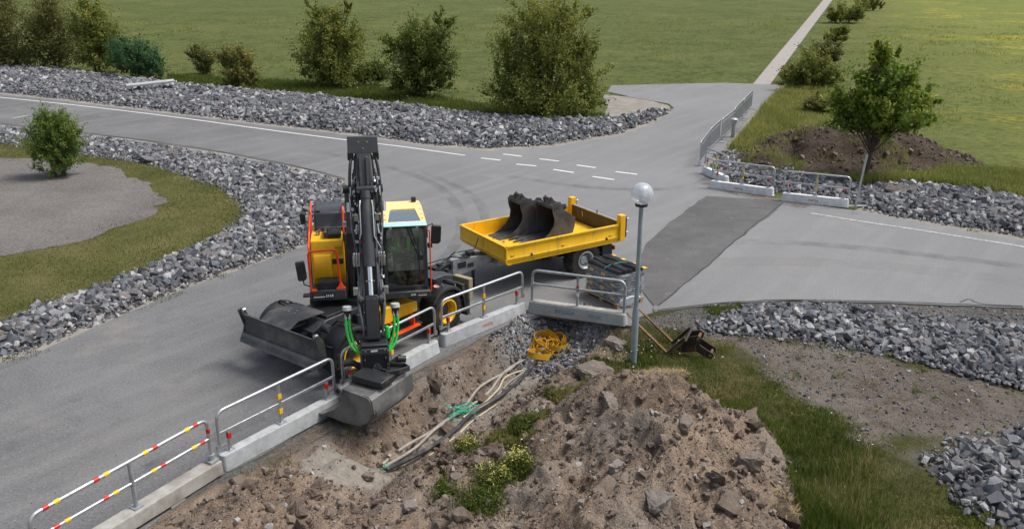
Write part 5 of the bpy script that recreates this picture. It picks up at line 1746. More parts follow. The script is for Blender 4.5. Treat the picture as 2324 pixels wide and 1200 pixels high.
J = {'pel': ((0, .02, .02), (.15, .12)), 'waist': ((0, .03, .18), (.14, .11)), 'chest': ((0, .0, .40), (.165, .12)), 'neckb': ((0, -.01, .55), (.085, .08)),
     'neck': ((0, -.03, .62), .055), 'jaw': ((0, -.075, .68), (.062, .070)), 'head': ((0, -.055, .76), (.078, .095)), 'crown': ((0, -.045, .84), (.06, .075)), 'nose': ((0, -.165, .735), .014)}
Ed = [('pel', 'waist'), ('waist', 'chest'), ('chest', 'neckb'), ('neckb', 'neck'), ('neck', 'jaw'), ('jaw', 'head'), ('head', 'crown'), ('head', 'nose')]
for s_, sx in (('l', -1), ('r', 1)):
    J.update({s_ + 'sh': ((.19 * sx, .0, .49), .070), s_ + 'el': ((.28 * sx, -.10, .26), .050), s_ + 'wr': ((.31 * sx, -.36, .30), .034), s_ + 'pa': ((.315 * sx, -.44, .325), (.030, .020)),
              s_ + 'hip': ((.10 * sx, -.06, .0), .095), s_ + 'kn': ((.17 * sx, -.50, .06), .070), s_ + 'an': ((.14 * sx, -.62, -.30), .045), s_ + 'he': ((.14 * sx, -.62, -.36), .045), s_ + 'to': ((.15 * sx, -.80, -.37), (.045, .03)),
              s_ + 'ear': ((.088 * sx, -.05, .745), .014)})
    Ed += [('chest', s_ + 'sh'), (s_ + 'sh', s_ + 'el'), (s_ + 'el', s_ + 'wr'), (s_ + 'wr', s_ + 'pa'), ('pel', s_ + 'hip'), (s_ + 'hip', s_ + 'kn'), (s_ + 'kn', s_ + 'an'), (s_ + 'an', s_ + 'he'), (s_ + 'he', s_ + 'to'), ('head', s_ + 'ear')]
    for q, (dx, ln) in enumerate(((-.022, .052), (-.008, .060), (.007, .056), (.020, .044))):
        J[f'{s_}f{q}a'] = ((.315 * sx + dx, -.475, .345), .0095); J[f'{s_}f{q}b'] = ((.315 * sx + dx, -.475 - ln * .6, .325), .0085); J[f'{s_}f{q}c'] = ((.315 * sx + dx, -.465 - ln * .5, .30), .008)
        Ed += [(s_ + 'pa', f'{s_}f{q}a'), (f'{s_}f{q}a', f'{s_}f{q}b'), (f'{s_}f{q}b', f'{s_}f{q}c')]
    J[s_ + 'th'] = ((.315 * sx - .045 * sx, -.44, .31), .010); Ed.append((s_ + 'pa', s_ + 'th'))
me = skin_person('person', J, Ed, 'pel')
for m in (K['jacket'], K['trousers'], K['skin'], K['black']):
    me.materials.append(m)
for p in me.polygons:
    c = p.center
    p.use_smooth = True
    if c.z > .595 or (c.z > .26 and abs(c.x) > .26 and c.y < -.385): p.material_index = 2
    elif c.z < -.31: p.material_index = 3
    elif c.z < .10 and not (abs(c.x) > .24 and c.z > .18): p.material_index = 1
    else: p.material_index = 0
per = link('person', me)
PL = XC + MS @ Vector((.97, .34, 1.80))
per.location = PL; per.rotation_euler = (0, 0, R(10))
tag(per, 'driver in dark jacket with lime reflective bands sitting behind the cab windscreen', 'person')
mb = MB(); mb.lathe([(.083, .755), (.088, .80), (.075, .86), (.04, .89), (.001, .895)], 18, 'z', (0, -.035, 0)); mb.build('hair', K['hair'], per)
mb = MB()
for sx in (-1, 1):
    mb.lathe([(.001, -.008), (.009, 0), (.001, .008)], 8, 'y', (.032 * sx, -.142, .762))
mb.build('eyes', K['black'], per)
mb = MB(); mb.box(-.025, .025, -.150, -.135, .690, .697); mb.build('mouth', K['red'], per)


def band(z, rx, ry, h, mat, c=(0, 0)):
    m = MB(); n = 28; vs = []; fs = []
    for i in range(n):
        a = 2 * math.pi * i / n
        for zz in (z - h / 2, z + h / 2):
            vs.append((c[0] + rx * math.cos(a), c[1] + ry * math.sin(a), zz))
    for i in range(n):
        j = (i + 1) % n; fs.append((2 * i, 2 * j, 2 * j + 1, 2 * i + 1))
    m.add(vs, fs)
    return m


band(.30, .187, .160, .115, None, (0, .015)).build('lime_chest_band', K['hivis'], per)
band(.30, .190, .163, .05, None, (0, .015)).build('reflective_tape', K['lamp_white'], per)
for sx in (-1, 1):
    mb = MB(); mb.ribbon([(.10 * sx, -.155, .30), (.115 * sx, -.160, .42), (.115 * sx, -.115, .53), (.11 * sx, .0, .58), (.11 * sx, .12, .50)], .075, .006, lambda i: (1, 0, 0)); mb.build('lime_shoulder_strap', K['hivis'], per)
    mb = MB(); mb.cyl((.238 * sx, -.055, .37), (.262 * sx, -.085, .30), .078, .074, n=16); mb.build('lime_arm_band', K['hivis'], per)
    mb = MB(); mb.cyl((.246 * sx, -.064, .35), (.255 * sx, -.076, .322), .080, .079, n=16); mb.build('reflective_tape', K['lamp_white'], per)
mb = MB(); mb.ribbon([(-.16, -.06, .55), (-.08, -.155, .46), (.03, -.165, .30), (.14, -.145, .14)], .05, .006, lambda i: (.5, 0, .8)); mb.build('seat_belt', K['belt'], per)
# ================================================================== TRAILER
TA = R(32.6)
TC = Vector((.80, 23.15, 0))
trl = empty('dump_trailer', TC, TA, 'yellow flatbed dump trailer carrying two dark buckets, coupled behind the excavator', 'trailer')
L2, W2, FZ, TZ = 1.92, 1.20, 1.00, 1.40
mb = MB(); mb.box(-L2 + .02, L2 - .02, -W2 + .02, W2 - .02, FZ - .05, FZ); mb.build('tray_floor', K['tray_floor'], trl)
for sd in (-1, 1):
    mb = MB()
    y0 = sd * W2
    q = [(y0 - sd * .045, FZ - .02), (y0, FZ - .06), (y0 + sd * .02, FZ + .03), (y0, FZ + .06), (y0, TZ - .07), (y0 + sd * .03, TZ - .05), (y0 + sd * .03, TZ), (y0 - sd * .045, TZ)]
    mb.prism(q, -L2, L2, 'x')
    side = mb.build('side_board', K['yellow'], trl, bevel=.006)
    for xx in (-1.75, -.1, 1.55):
        m = MB(); m.box(xx, xx + .10, y0 + sd * (.002) - .012, y0 + sd * .002 + .012, FZ + .10, FZ + .15); m.build('board_latch', K['yellow'], side, bevel=.004)
    for xx in (-1.1, 1.45):
        m = MB(); m.lathe([(.001, -.025), (.045, -.02), (.05, 0), (.045, .02), (.001, .025)], 12, 'x', (xx, y0 + sd * .01, FZ + .045)); m.build('marker_lamp', K['rust'], side)
    mb = MB(); mb.prism([(-L2 + .01, FZ - .06), (L2, FZ - .06), (L2, FZ - .14), (-L2 + .12, FZ - .14)], y0 - sd * .05 - .03, y0 - sd * .05 + .03, 'y'); mb.build('tray_beam', K['yellow'], trl, bevel=.006)
mb = MB()
mb.prism([(-L2 + .045, FZ - .02), (-L2, FZ - .06), (-L2 - .02, FZ + .03), (-L2, FZ + .06), (-L2, TZ - .07), (-L2 - .03, TZ - .05), (-L2 - .03, TZ), (-L2 + .045, TZ)], -W2 - .03, W2 + .03, 'y')
fb = mb.build('front_board', K['yellow'], trl, bevel=.006)
for zz in (1.12, 1.20, 1.28):
    m = MB(); m.box(-L2 - .018, -L2 - .004, -.08, .02, zz, zz + .05); m.build('ladder_plate', K['tape_yellow'], fb)
mb = MB(); mb.prism([(-L2 - .02, FZ - .04), (-L2 + .08, FZ - .14), (-L2 + .2, FZ - .14), (-L2 + .1, FZ - .04)], -W2, W2, 'y'); mb.build('tray_beam', K['yellow'], trl)
for sd in (-1, 1):
    mb = MB(); mb.box(L2 - .02, L2 + .16, sd * (W2 - .02) - .09, sd * (W2 - .02) + .09, FZ - .10, 1.66); p = mb.build('rear_post', K['yellow'], trl, bevel=.01)
    m = MB(); m.box(L2 + .165, L2 + .22, sd * W2 - .06, sd * W2 + .06, FZ + .0, 1.60); m.build('post_lock', K['black'], p, bevel=.01)
    m = MB(); m.cyl((L2 + .2, sd * W2, 1.12), (L2 + .30, sd * W2, 1.12), .035, n=10); m.cyl((L2 + .2, sd * W2, 1.52), (L2 + .30, sd * W2, 1.52), .035, n=10); m.build('lock_bolt', K['steel'], p)
mb = MB(); mb.box(L2 + .02, L2 + .07, -W2 + .07, W2 - .07, FZ - .08, TZ + .04)
tg = mb.build('tailgate', K['brownply'], trl, bevel=.006)
m = MB(); m.box(L2 + .015, L2 + .085, -W2 + .07, W2 - .07, TZ + .042, TZ + .065); m.build('tailgate_rim', K['galv'], tg)
m = MB(); m.tube([(L2 + .04, -.1, TZ + .07), (L2 + .04, -.1, TZ + .15)], .018, 8); m.build('tailgate_lug', K['black'], tg)
m = MB(); m.cyl((L2 + .01, .55, TZ - .2), (L2 - .005, .55, TZ - .02), .012, n=6); m.build('tailgate_chain', K['steel'], tg)
mb = MB()
for yy in (-.45, .45): mb.box(-1.6, 1.85, yy - .06, yy + .06, .66, .84)
mb.build('chassis_rails', K['galv_old'], trl, bevel=.01)
mb = MB(); mb.box(.2, 1.4, -.62, .62, .55, .66); mb.cyl((.78, -.8, .51), (.78, .8, .51), .07, n=12); mb.build('axle', K['black'], trl, bevel=.01)
for sd in (-1, 1):
    wheel(trl, Matrix.Translation((.78, .95 * sd, .51)), .51, .46, .25, sd, K['galv_old'], 24)
mb = MB(); mb.box(1.42, 1.80, -1.08, -.70, .38, .80); mb.build('tool_box', K['black'], trl, bevel=.03)
mb = MB(); mb.box(1.42, 1.80, .70, 1.08, .38, .80); mb.build('tool_box', K['black'], trl, bevel=.03)
for yy in (-.95, .95):
    mb = MB(); mb.box(1.81, 1.87, yy - .16, yy + .16, .62, .74); mb.build('tail_lamp', K['red'], trl, bevel=.01)
# drawbar
mb = MB(); mb.prism([(-2.95, .42), (-2.95, .92), (-2.75, .96), (-1.7, .86), (-1.5, .80), (-1.5, .66), (-2.0, .60)], -.20, -.165, 'y'); mb.build('drawbar_plate', K['galv_old'], trl, bevel=.006)
mb = MB(); mb.prism([(-2.95, .42), (-2.95, .92), (-2.75, .96), (-1.7, .86), (-1.5, .80), (-1.5, .66), (-2.0, .60)], .165, .20, 'y'); mb.build('drawbar_plate', K['galv_old'], trl, bevel=.006)
mb = MB(); mb.box(-2.97, -2.55, -.163, .163, .86, .90); mb.box(-2.95, -2.91, -.163, .163, .46, .85); mb.build('drawbar_deck', K['galv_old'], trl, bevel=.006)
mb = MB(); mb.box(-2.80, -2.55, -.215, -.202, .66, .82); mb.box(-2.50, -2.32, -.215, -.202, .64, .76); mb.build('drawbar_slot', K['black'], trl)
mb = MB(); mb.prism([(-1.7, .60), (-1.7, .82), (-1.0, .84), (-1.0, .68)], -.5, .5, 'y'); mb.build('drawbar_root', K['galv_old'], trl, bevel=.01)
mb = MB(); mb.box(-3.75, -2.96, -.09, .09, .62, .80); mb.lathe([(.05, -.04), (.11, -.04), (.11, .04), (.05, .04)], 16, 'z', (-3.80, 0, .70), closed=True); mb.build('towing_eye', K['black'], trl, bevel=.01)
mb = MB(); mb.cyl((-2.25, -.05, .02), (-2.25, -.05, .75), .045, n=12); j = mb.build('support_leg', K['black'], trl)
m = MB(); m.cyl((-2.25, -.05, .0), (-2.25, -.05, .025), .13, n=20); m.build('leg_foot', K['black'], j)
mb = MB()
mb.tube([(-2.6 + .32 * math.cos(a) - .0, .0 + .22 * math.sin(a), .95 + .03 * math.sin(2 * a)) for a in np.linspace(0, 5.8, 26)], .018, 6)
mb.build('coiled_hose', K['hose_black'], trl)
mb = MB(); mb.tube([(-2.35, .1, .95), (-2.1, .1, 1.02), (-2.02, .1, 1.2), (-1.98, .1, 1.32)], .014, 6); mb.tube([(-2.9, .05, .92), (-3.2, .08, .90), (-3.6, .1, .85)], .018, 6); mb.build('brake_hose', K['hose_black'], trl)
mb = MB(); mb.box(-2.4, -2.2, -.08, .12, .90, 1.02); mb.build('valve_block', K['black'], trl, bevel=.01)


# ---- buckets lying in the tray
def tray_bucket(lx, ly, width, scale, label, teeth):
    e = empty('digging_bucket', trl.matrix_world @ Vector((0, 0, 0)), 0, label, 'bucket', None)
    e.location = TC + Matrix.Rotation(TA, 3, 'Z') @ Vector((lx, ly, FZ + .006)); e.rotation_euler = (0, 0, TA + R(3))
    s = scale
    prof = [(-.62, .0), (.34, 0.0), (.52, .10), (.58, .26), (.60, .50), (.16, .80), (.05, .93), (-.07, .95), (-.14, .88), (-.12, .72), (-.06, .55), (-.08, .38), (-.20, .22), (-.40, .09)]
    prof = [(a * s, b * s) for a, b in prof]
    hull = [(-.64, 0), (.34, .0), (.50, .10), (.57, .28), (.585, .50), (.16, .79), (.0, .84)]
    hull = [(a * s, b * s + .003) for a, b in hull]
    hin = []
    for i, (a, b) in enumerate(hull):
        p0, p1 = Vector(hull[max(0, i - 1)]), Vector(hull[min(len(hull) - 1, i + 1)])
        d = (p1 - p0).normalized(); nn = Vector((-d.y, d.x)); hin.append((a + nn.x * .02, b + nn.y * .02))
    mb = MB(); mb.prism(hull + hin[::-1], -width / 2 + .02, width / 2 - .02, 'y'); mb.build('shell', K['bucket_dark'], e)
    for sd in (-1, 1):
        mb = MB(); mb.prism(prof, sd * width / 2 - .012, sd * width / 2 + .012, 'y'); sp = mb.build('side_plate', K['bucket_dark'], e, bevel=.005)
        m = MB(); m.lathe([(.035, -.03), (.065, -.03), (.065, .03), (.035, .03)], 18, 'y', (-.03 * s, sd * width / 2, .82 * s), closed=True); m.build('pin_boss', K['bucket_dark'], sp)
    mb = MB(); mb.cyl((-.03 * s, -width / 2, .82 * s), (-.03 * s, width / 2, .82 * s), .06, n=14); mb.build('stiffener_tube', K['bucket_dark'], e)
    for sd in (-1, 1):
        mb = MB(); mb.prism([(-.02 * s, .84 * s), (-.06 * s, 1.0 * s), (.02 * s, 1.06 * s), (.12 * s, .94 * s), (.36 * s, .82 * s), (.50 * s, .80 * s), (.52 * s, .68 * s), (.40 * s, .64 * s), (.15 * s, .78 * s)], sd * .13 - .014, sd * .13 + .014, 'y')
        mb.build('hanger', K['bucket_dark'], e, bevel=.005)
    mb = MB(); mb.cyl((.01 * s, -.17, 1.0 * s), (.01 * s, .17, 1.0 * s), .032, n=12); mb.build('coupling_pin', K['bucket_dark'], e)
    mb = MB(); mb.cyl((.46 * s, -.17, .74 * s), (.46 * s, .17, .74 * s), .032, n=12); mb.build('coupling_pin', K['bucket_dark'], e)
    mb = MB(); mb.hexa([(-.76 * s, -width / 2, 0), (-.76 * s, width / 2, 0), (-.55 * s, width / 2, .004), (-.55 * s, -width / 2, .004), (-.76 * s, -width / 2, .012), (-.76 * s, width / 2, .012), (-.55 * s, width / 2, .035), (-.55 * s, -width / 2, .035)])
    mb.build('cutting_edge', K['bucket_dark'], e)
    if teeth:
        for k in range(4):
            yy = (-width / 2 + .06) + (width - .12) * k / 3
            mb = MB(); mb.hexa([(-.98 * s, yy - .02, .01), (-.98 * s, yy + .02, .01), (-.70 * s, yy + .045, .0), (-.70 * s, yy - .045, .0), (-.98 * s, yy - .02, .03), (-.98 * s, yy + .02, .03), (-.70 * s, yy + .045, .08), (-.70 * s, yy - .045, .08)])
            mb.build('tooth', K['bucket_dark'], e, bevel=.006)


tray_bucket(-.26, .74, .60, 1.14, 'narrow dark steel bucket with a smooth lip, the far one in the trailer', False)
tray_bucket(.22, -.04, .82, 1.14, 'dark steel bucket with four teeth, the near one in the trailer', True)
mb = MB()
for k in range(26):
    a = rng.uniform(-1.75, -.75); b = rng.uniform(-1.0, .9)
    v, f = CV[k % 8]; s = rng.uniform(.03, .11)
    mb.add([(a + q[0] * s, b + q[1] * s, FZ + .01 + abs(q[2]) * s * .5) for q in v], [tuple(q) for q in f])
o = mb.build('soil_crumbs', K['soil_clod']); o.location = TC; o.rotation_euler = (0, 0, TA); tag(o, 'brown soil crumbs spilt on the trailer floor in front of the buckets', 'soil crumbs', kind='stuff')

# ================================================================== BARRIERS
def arc_path(corners, rad, k=6):
    P = [Vector(p) for p in corners]; Q = [P[0]]
    for i in range(1, len(P) - 1):
        a, b, c = P[i - 1], P[i], P[i + 1]
        s0, s1 = b + (a - b).normalized() * rad, b + (c - b).normalized() * rad
        for j in range(k + 1):
            u = j / k; Q.append(s0 * (1 - u) ** 2 + b * 2 * u * (1 - u) + s1 * u * u)
    Q.append(P[-1]); return Q


def base_mb(Lh, w0, w1, h, z0=0.0, round_end=True):
    """Tapered concrete kerb with rounded ends."""
    n = 7
    def loop(w_, z, ext):
        P = []
        for sx in (1, -1):
            for i in range(n):
                a = -math.pi / 2 + math.pi * i / (n - 1)
                r_ = w_ * .55
                P.append((sx * (Lh - r_ + ext + math.cos(a) * r_), sx * math.sin(a) * w_, z))
        return P
    A, B = loop(w0, z0, 0.0), loop(w1, z0 + h, -.035)
    m = len(A)
    mb = MB(); mb.add(A + B, [tuple(range(m))[::-1], tuple(range(m, 2 * m))] + [(i, (i + 1) % m, m + (i + 1) % m, m + i) for i in range(m)])
    return mb


def safety_barrier(p0, p1, label, text=None, white=False, group='safety barriers with concrete feet'):
    p0, p1 = Vector((*p0, 0)), Vector((*p1, 0))
    d = p1 - p0; Lg = d.length; c = (p0 + p1) / 2
    e = empty('safety_barrier', c, math.atan2(d.y, d.x), label, 'barrier', group)
    Lh = Lg / 2; K_c = K['concrete_white' if white else 'concrete']
    base_mb(Lh, .14, .10, .30).build('concrete_base', K_c, e, bevel=.012)
    g = K['galv']
    r = .030
    H, Hm = 1.12, .70
    xo = Lh - .06
    mb = MB(); mb.tube(arc_path([(-xo, 0, .42), (-xo, 0, H), (xo, 0, H), (xo, 0, .42)], .17), r, 12); mb.build('top_rail', g, e)
    mb = MB(); mb.box(-xo + .02, xo - .02, -.018, .018, Hm - .028, Hm + .028); mb.build('mid_rail', g, e, bevel=.006)
    for sx in (-1, 1):
        mb = MB(); mb.box(sx * (xo - .20) - .025, sx * (xo - .20) + .025, -.025, .025, .30, Hm - .03); p = mb.build('end_post', g, e)
        m = MB(); m.box(sx * (xo - .20) - .032, sx * (xo - .20) + .032, -.032, .032, .54, .64); m.build('red_sleeve', K['red'], p)
        m = MB(); m.box(sx * (xo - .20) - .06, sx * (xo - .20) + .06, -.05, .05, .300, .318); m.build('foot_plate', g, p)
        m = MB(); m.box(*sorted((sx * (xo - .18), sx * (xo - .02))), -.012, .012, .42, .46); m.build('end_brace', g, p)
        m = MB(); m.lathe([(.018, -.05), (.032, -.05), (.032, .05), (.018, .05)], 12, 'z', (sx * (xo + .045), 0, .46), closed=True); m.build('coupling_ring', g, p)
    mb = MB(); mb.box(-.028, .028, -.02, .02, .30, H - .028); p = mb.build('centre_post', g, e)
    for zz in (.50, .80):
        m = MB(); m.box(-.036, .036, -.028, .028, zz, zz + .10); m.build('yellow_sleeve', K['tape_yellow'], p)
    m = MB(); m.box(-.08, .08, -.06, .06, .300, .318); m.build('foot_plate', g, p)
    if text:
        sg = text[1]
        M = Matrix.Translation((0.05 * 0, -sg * 0, 0)) @ Matrix.Rotation(0 if sg > 0 else math.pi, 4, 'Z') @ Matrix.Translation((text[2], -.1225, .15)) @ Matrix.Rotation(R(90) - math.atan2(.04, .30), 4, 'X')
        text_mesh('lettering', text[0], .17, K['lettering_brown'], e, M)
    return e


safety_barrier((-5.10, 12.80), (-3.48, 15.08), 'pale galvanised barrier beside the hanging excavator bucket')
safety_barrier((-3.42, 15.26), (-1.72, 17.72), 'galvanised barrier between excavator wheels and trench, partly behind the hanging bucket')
safety_barrier((-1.66, 17.96), (.30, 20.04), 'galvanised barrier lettered renta at the upper trench, by the tow hitch', ('renta', 1, 0.0))
safety_barrier((7.90, 32.98), (10.06, 31.62), 'white-footed barrier lettered renta at the far trench, nearest the crowd fence', ('renta', 1, -.1), True)
safety_barrier((10.16, 31.06), (12.34, 30.02), 'white-footed barrier lettered renta beside the thin leaning post', ('renta', 1, -.05), True)
safety_barrier((8.20, 35.55), (8.72, 33.55), 'white-footed barrier seen end-on behind the far barrier pair', None, True)

# striped barrier at the lower left
p0, p1 = Vector((-6.75, 9.85, 0)), Vector((-5.10, 12.72, 0))
d = p1 - p0
b1 = empty('striped_barrier', (p0 + p1) / 2, math.atan2(d.y, d.x), 'long barrier with red and yellow bands on its tubes and a mud-covered foot', 'barrier')
Lh = d.length / 2
mb = MB(); mb.prism([(-.15, .05), (.15, .05), (.13, .30), (-.13, .30)], -Lh, Lh, 'x'); b = mb.build('concrete_base', K['concrete_dirty'], b1, bevel=.015)
for sx in (-1, 1):
    m = MB(); m.box(sx * Lh * .42 - .14, sx * Lh * .42 + .14, -.14, .14, 0, .05); m.build('base_pad', K['concrete_old'], b)
g = K['galv_old']
mb = MB(); mb.tube(arc_path([(-Lh + .1, 0, .32), (-Lh + .1, 0, 1.12), (Lh - .1, 0, 1.12), (Lh - .1, 0, .32)], .16), .033, 12); mb.build('top_rail', K['galv'], b1)
mb = MB(); mb.cyl((-Lh + .1, 0, .74), (Lh - .1, 0, .74), .028, n=12); mb.build('mid_rail', K['galv'], b1)
mb = MB(); mb.cyl((0.05, 0, .30), (0.05, 0, 1.12), .034, n=12); p = mb.build('centre_post', g, b1)
m = MB(); m.box(-.03, .13, -.08, .08, .302, .318); m.build('foot_plate', g, p)
for sx in (-1, 1):
    m = MB(); m.box(sx * (Lh - .1) - .09, sx * (Lh - .1) + .09, -.09, .09, .302, .34); m.cyl((sx * (Lh - .1), 0, .30), (sx * (Lh - .1), 0, .44), .06, n=12); m.build('post_socket', g, b1)
for zz, rr, offs in ((1.12, .0345, 0.0), (.74, .0295, .10)):
    for k, u in enumerate((-.74, -.26, .26, .74)):
        xx = u * Lh + offs
        order = ('red', 'tape_yellow') if k in (0, 1) else ('tape_yellow', 'red')
        for q, cc in enumerate(order):
            x0 = xx - .13 + q * .17
            m = MB(); m.cyl((x0, 0, zz), (x0 + .09, 0, zz), rr + .002, n=12); m.build('red_band' if cc == 'red' else 'yellow_band', K[cc], b1)
m = MB(); m.cyl((Lh - .1, 0, .86), (Lh - .1, 0, .94), .0355, n=12); m.build('red_band', K['red'], b1)

# barrier with blue letters
p0, p1 = Vector((.42, 20.12, 0)), Vector((2.84, 19.22, 0))
d = p1 - p0
b5 = empty('lettered_barrier', (p0 + p1) / 2, math.atan2(d.y, d.x), 'weathered galvanised barrier with faded blue letters across the trench head', 'barrier')
Lh = d.length / 2
base_mb(Lh, .16, .13, .30).build('concrete_base', K['concrete_old'], b5, bevel=.012)
mb = MB(); mb.box(-Lh + .12, Lh - .12, -.10, .10, .302, .315); mb.build('dirt_layer', K['concrete_dirty'], b5)
mb = MB(); mb.tube(arc_path([(-Lh + .1, 0, .30), (-Lh + .1, 0, 1.12), (Lh - .1, 0, 1.12), (Lh - .1, 0, .30)], .18), .036, 12); mb.build('top_rail', K['galv_old'], b5)
mb = MB(); mb.cyl((-Lh + .1, 0, .76), (Lh - .1, 0, .76), .028, n=12); mb.build('mid_rail', K['galv_old'], b5)
mb = MB(); mb.cyl((.0, 0, .30), (.0, 0, 1.12), .034, n=12); p = mb.build('centre_post', K['galv_old'], b5)
m = MB(); m.cyl((0, 0, .80), (0, 0, .85), .037, n=12); m.build('red_band', K['red'], p)
m = MB(); m.cyl((0, 0, .58), (0, 0, .68), .037, n=12); m.build('white_band', K['label'], p)
for sx in (-1, 1):
    m = MB(); m.cyl((sx * (Lh - .1), 0, .72), (sx * (Lh - .1), 0, .80), .045, n=12); m.build('rail_clamp', K['galv'], b5)
Mt = Matrix.Translation((0, -.158, .155)) @ Matrix.Rotation(R(90) - math.atan2(.03, .30), 4, 'X')
text_mesh('lettering', 'BYGGA', .135, K['lettering_blue'], b5, Matrix.Translation((-.28, 0, 0)) @ Mt, 1.25)
text_mesh('lettering', 'ER.SE', .125, plain('faded_blue_lettering', (.12, .25, .36), .85, 0, .3, 30), b5, Matrix.Translation((.50, 0, 0)) @ Mt, 1.15)

# ================================================================== LAMP POST
lp = empty('lamp_post', (2.70, 17.12, float(hgt(2.70, 17.12))), 0, 'tall grey post with a clear glass globe standing in the grass', 'lamp post')
mb = MB(); mb.lathe([(.075, -.1), (.075, 1.22), (.060, 1.34), (.001, 1.34)], 18, 'z'); mb.build('post_sleeve', K['post_grey'], lp)
mb = MB(); mb.lathe([(.052, 1.30), (.047, 3.62), (.001, 3.62)], 18, 'z'); mb.build('post', K['post_grey'], lp)
mb = MB(); mb.lathe([(.05, 3.60), (.13, 3.62), (.135, 3.66), (.12, 3.685), (.001, 3.685)], 24, 'z'); mb.build('globe_collar', K['black'], lp)
mb = MB(); gz = 3.88
prof = [(.235 * math.cos(a), gz + .235 * math.sin(a)) for a in np.linspace(R(-59), R(90), 22)]; prof[-1] = (.0005, gz + .235)
mb.lathe(prof, 36, 'z'); mb.build('globe', K['glass_globe'], lp)
mb = MB(); mb.lathe([(.04, 3.69), (.05, 3.75), (.03, 3.78), (.03, 3.82)], 14, 'z'); mb.build('bulb_holder', K['steel'], lp)
mb = MB(); mb.lathe([(.03, 3.80), (.075, 3.83), (.08, 3.95), (.075, 4.0), (.04, 4.03), (.001, 4.03)], 18, 'z')
for zz in (3.85, 3.89, 3.93, 3.97): mb.lathe([(.078, zz - .012), (.092, zz), (.078, zz + .012)], 20, 'z')
mb.build('reflector', K['lamp_white'], lp)

# ================================================================== PALLET WITH WRAPPED GOODS
pc = Vector((2.70, 21.0, 0)); pa = math.atan2(-1.09, .76)
pal = empty('wooden_pallet', pc, pa, 'wooden pallet under the film-wrapped bundles behind the lamp post', 'pallet')
for k in range(5):
    yy = -.40 + .2 * k
    mb = MB(); mb.box(-.66, .66, yy - .06, yy + .06, .115, .138); mb.build('deck_board', K['wood'], pal)
for xx in (-.58, 0, .58):
    mb = MB(); mb.box(xx - .07, xx + .07, -.46, .46, .092, .113); mb.build('cross_board', K['wood'], pal)
    for yy in (-.40, 0, .40):
        mb = MB(); mb.box(xx - .065, xx + .065, yy - .05, yy + .05, .022, .090); mb.build('block', K['wood'], pal)
for yy in (-.40, 0, .40):
    mb = MB(); mb.box(-.66, .66, yy - .05, yy + .05, .0, .020); mb.build('bottom_board', K['wood'], pal)
K['sack'] = plain('dark_wrapped_sack', (.055, .058, .066), .35, 0, .3, 5, dirt=(.20, .21, .23), dirt_amt=.30, ds=4, bump=.5, bs=14)
t = NT('stretch_film')
cc = t.coord()
wn = t.noise(t.coord('Object', (2, 2, 9)), 3.0, 5, .6, .6)
t.set((.55, .58, .62), .22, 0, .5)
t.l(t.rng(wn, .40, .68, .10, .62), t.b.inputs['Alpha'])
t.bump(wn, .9, .03)
K['film'] = t.m
wb = empty('wrapped_goods', pc, pa, 'stack of dark bundles wrapped in clear film on the pallet', 'wrapped goods')
lx, ly = .66, .42


def pillow(x0, x1, y0, y1, z0, z1, seed, bulge=.04, nx_=14, ny_=8):
    """Soft slab with rounded, slightly crumpled faces."""
    bm = bmesh.new()
    bmesh.ops.create_cube(bm, size=2)
    bmesh.ops.subdivide_edges(bm, edges=bm.edges, cuts=7, use_grid_fill=True)
    for v in bm.verts:
        p = v.co.copy()
        q = Vector([math.copysign(abs(c) ** .85, c) for c in p])
        k = 1 - .06 * (abs(p.x * p.y) + abs(p.y * p.z) + abs(p.x * p.z)) / 3 * 2
        q *= k
        nz = float(fbm(p.x * 3 + seed * 7, p.y * 3 + p.z * 5 + seed, 3)) - .5
        q *= 1 + nz * .10
        v.co = Vector(((x0 + x1) / 2 + q.x * (x1 - x0) / 2, (y0 + y1) / 2 + q.y * (y1 - y0) / 2, (z0 + z1) / 2 + q.z * (z1 - z0) / 2))
    me = bpy.data.meshes.new('p'); bm.to_mesh(me); bm.free()
    me.polygons.foreach_set('use_smooth', [True] * len(me.polygons))
    return me


for k in range(4):
    z0 = .145 + k * .185
    sh = (-.02, .015, -.03, .03)[k]
    for q, yy in enumerate((-.21, .21)):
        me = pillow(-lx + sh, lx + sh, yy - .22, yy + .22, z0, z0 + .20, k * 2 + q); me.materials.append(K['sack']); link('sack', me, wb)
    for q in range(3):
        mb = MB(); xx = -lx + .14 + q * .46 + sh; mb.box(xx, xx + .15, -.452, -.446, z0 + .05, z0 + .12); mb.build('yellow_label', K['tape_yellow'], wb)
for k in range(5):
    mb = MB(); yy = -.34 + k * .17
    pts = [(-lx + .03 + i * (2 * lx - .06) / 10, yy + .012 * math.sin(i * 1.3 + k), .925 + .03 * (k % 2) + .012 * math.sin(i * .9 + k * 2)) for i in range(11)]
    mb.tube(pts, .075, 10); mb.build('black_roll', K['hose_black'], wb)
for k in range(4):
    mb = MB(); xx = -lx + .10 + k * .40; mb.box(xx, xx + .13, .33, .43, .985, .995); mb.build('yellow_label', K['tape_yellow'], wb)
mb = MB(); mb.tube([(.1 + .03 * math.cos(a), .42 * math.cos(a), .93 + .09 * math.sin(a)) for a in np.linspace(0, math.pi, 14)], .008, 6); mb.build('green_strap', K['twine'], wb)
bm = bmesh.new(); n_ = 48; hz = 14; vs = []
for j in range(hz + 1):
    zz = .10 + .84 * j / hz
    ring = []
    for i in range(n_):
        a = 2 * math.pi * i / n_
        ca, sa = math.cos(a), math.sin(a)
        rr = 1 / max(abs(ca) / (lx + .045), abs(sa) / (ly + .05))
        rr = min(rr, math.hypot(lx, ly) * .99)
        wob = 1 + .05 * (float(fbm(a * 3 + 20, zz * 9, 3)) - .5) + .025 * math.sin(zz * 34) * .6
        ring.append(bm.verts.new((ca * rr * wob, sa * rr * wob, zz)))
    vs.append(ring)
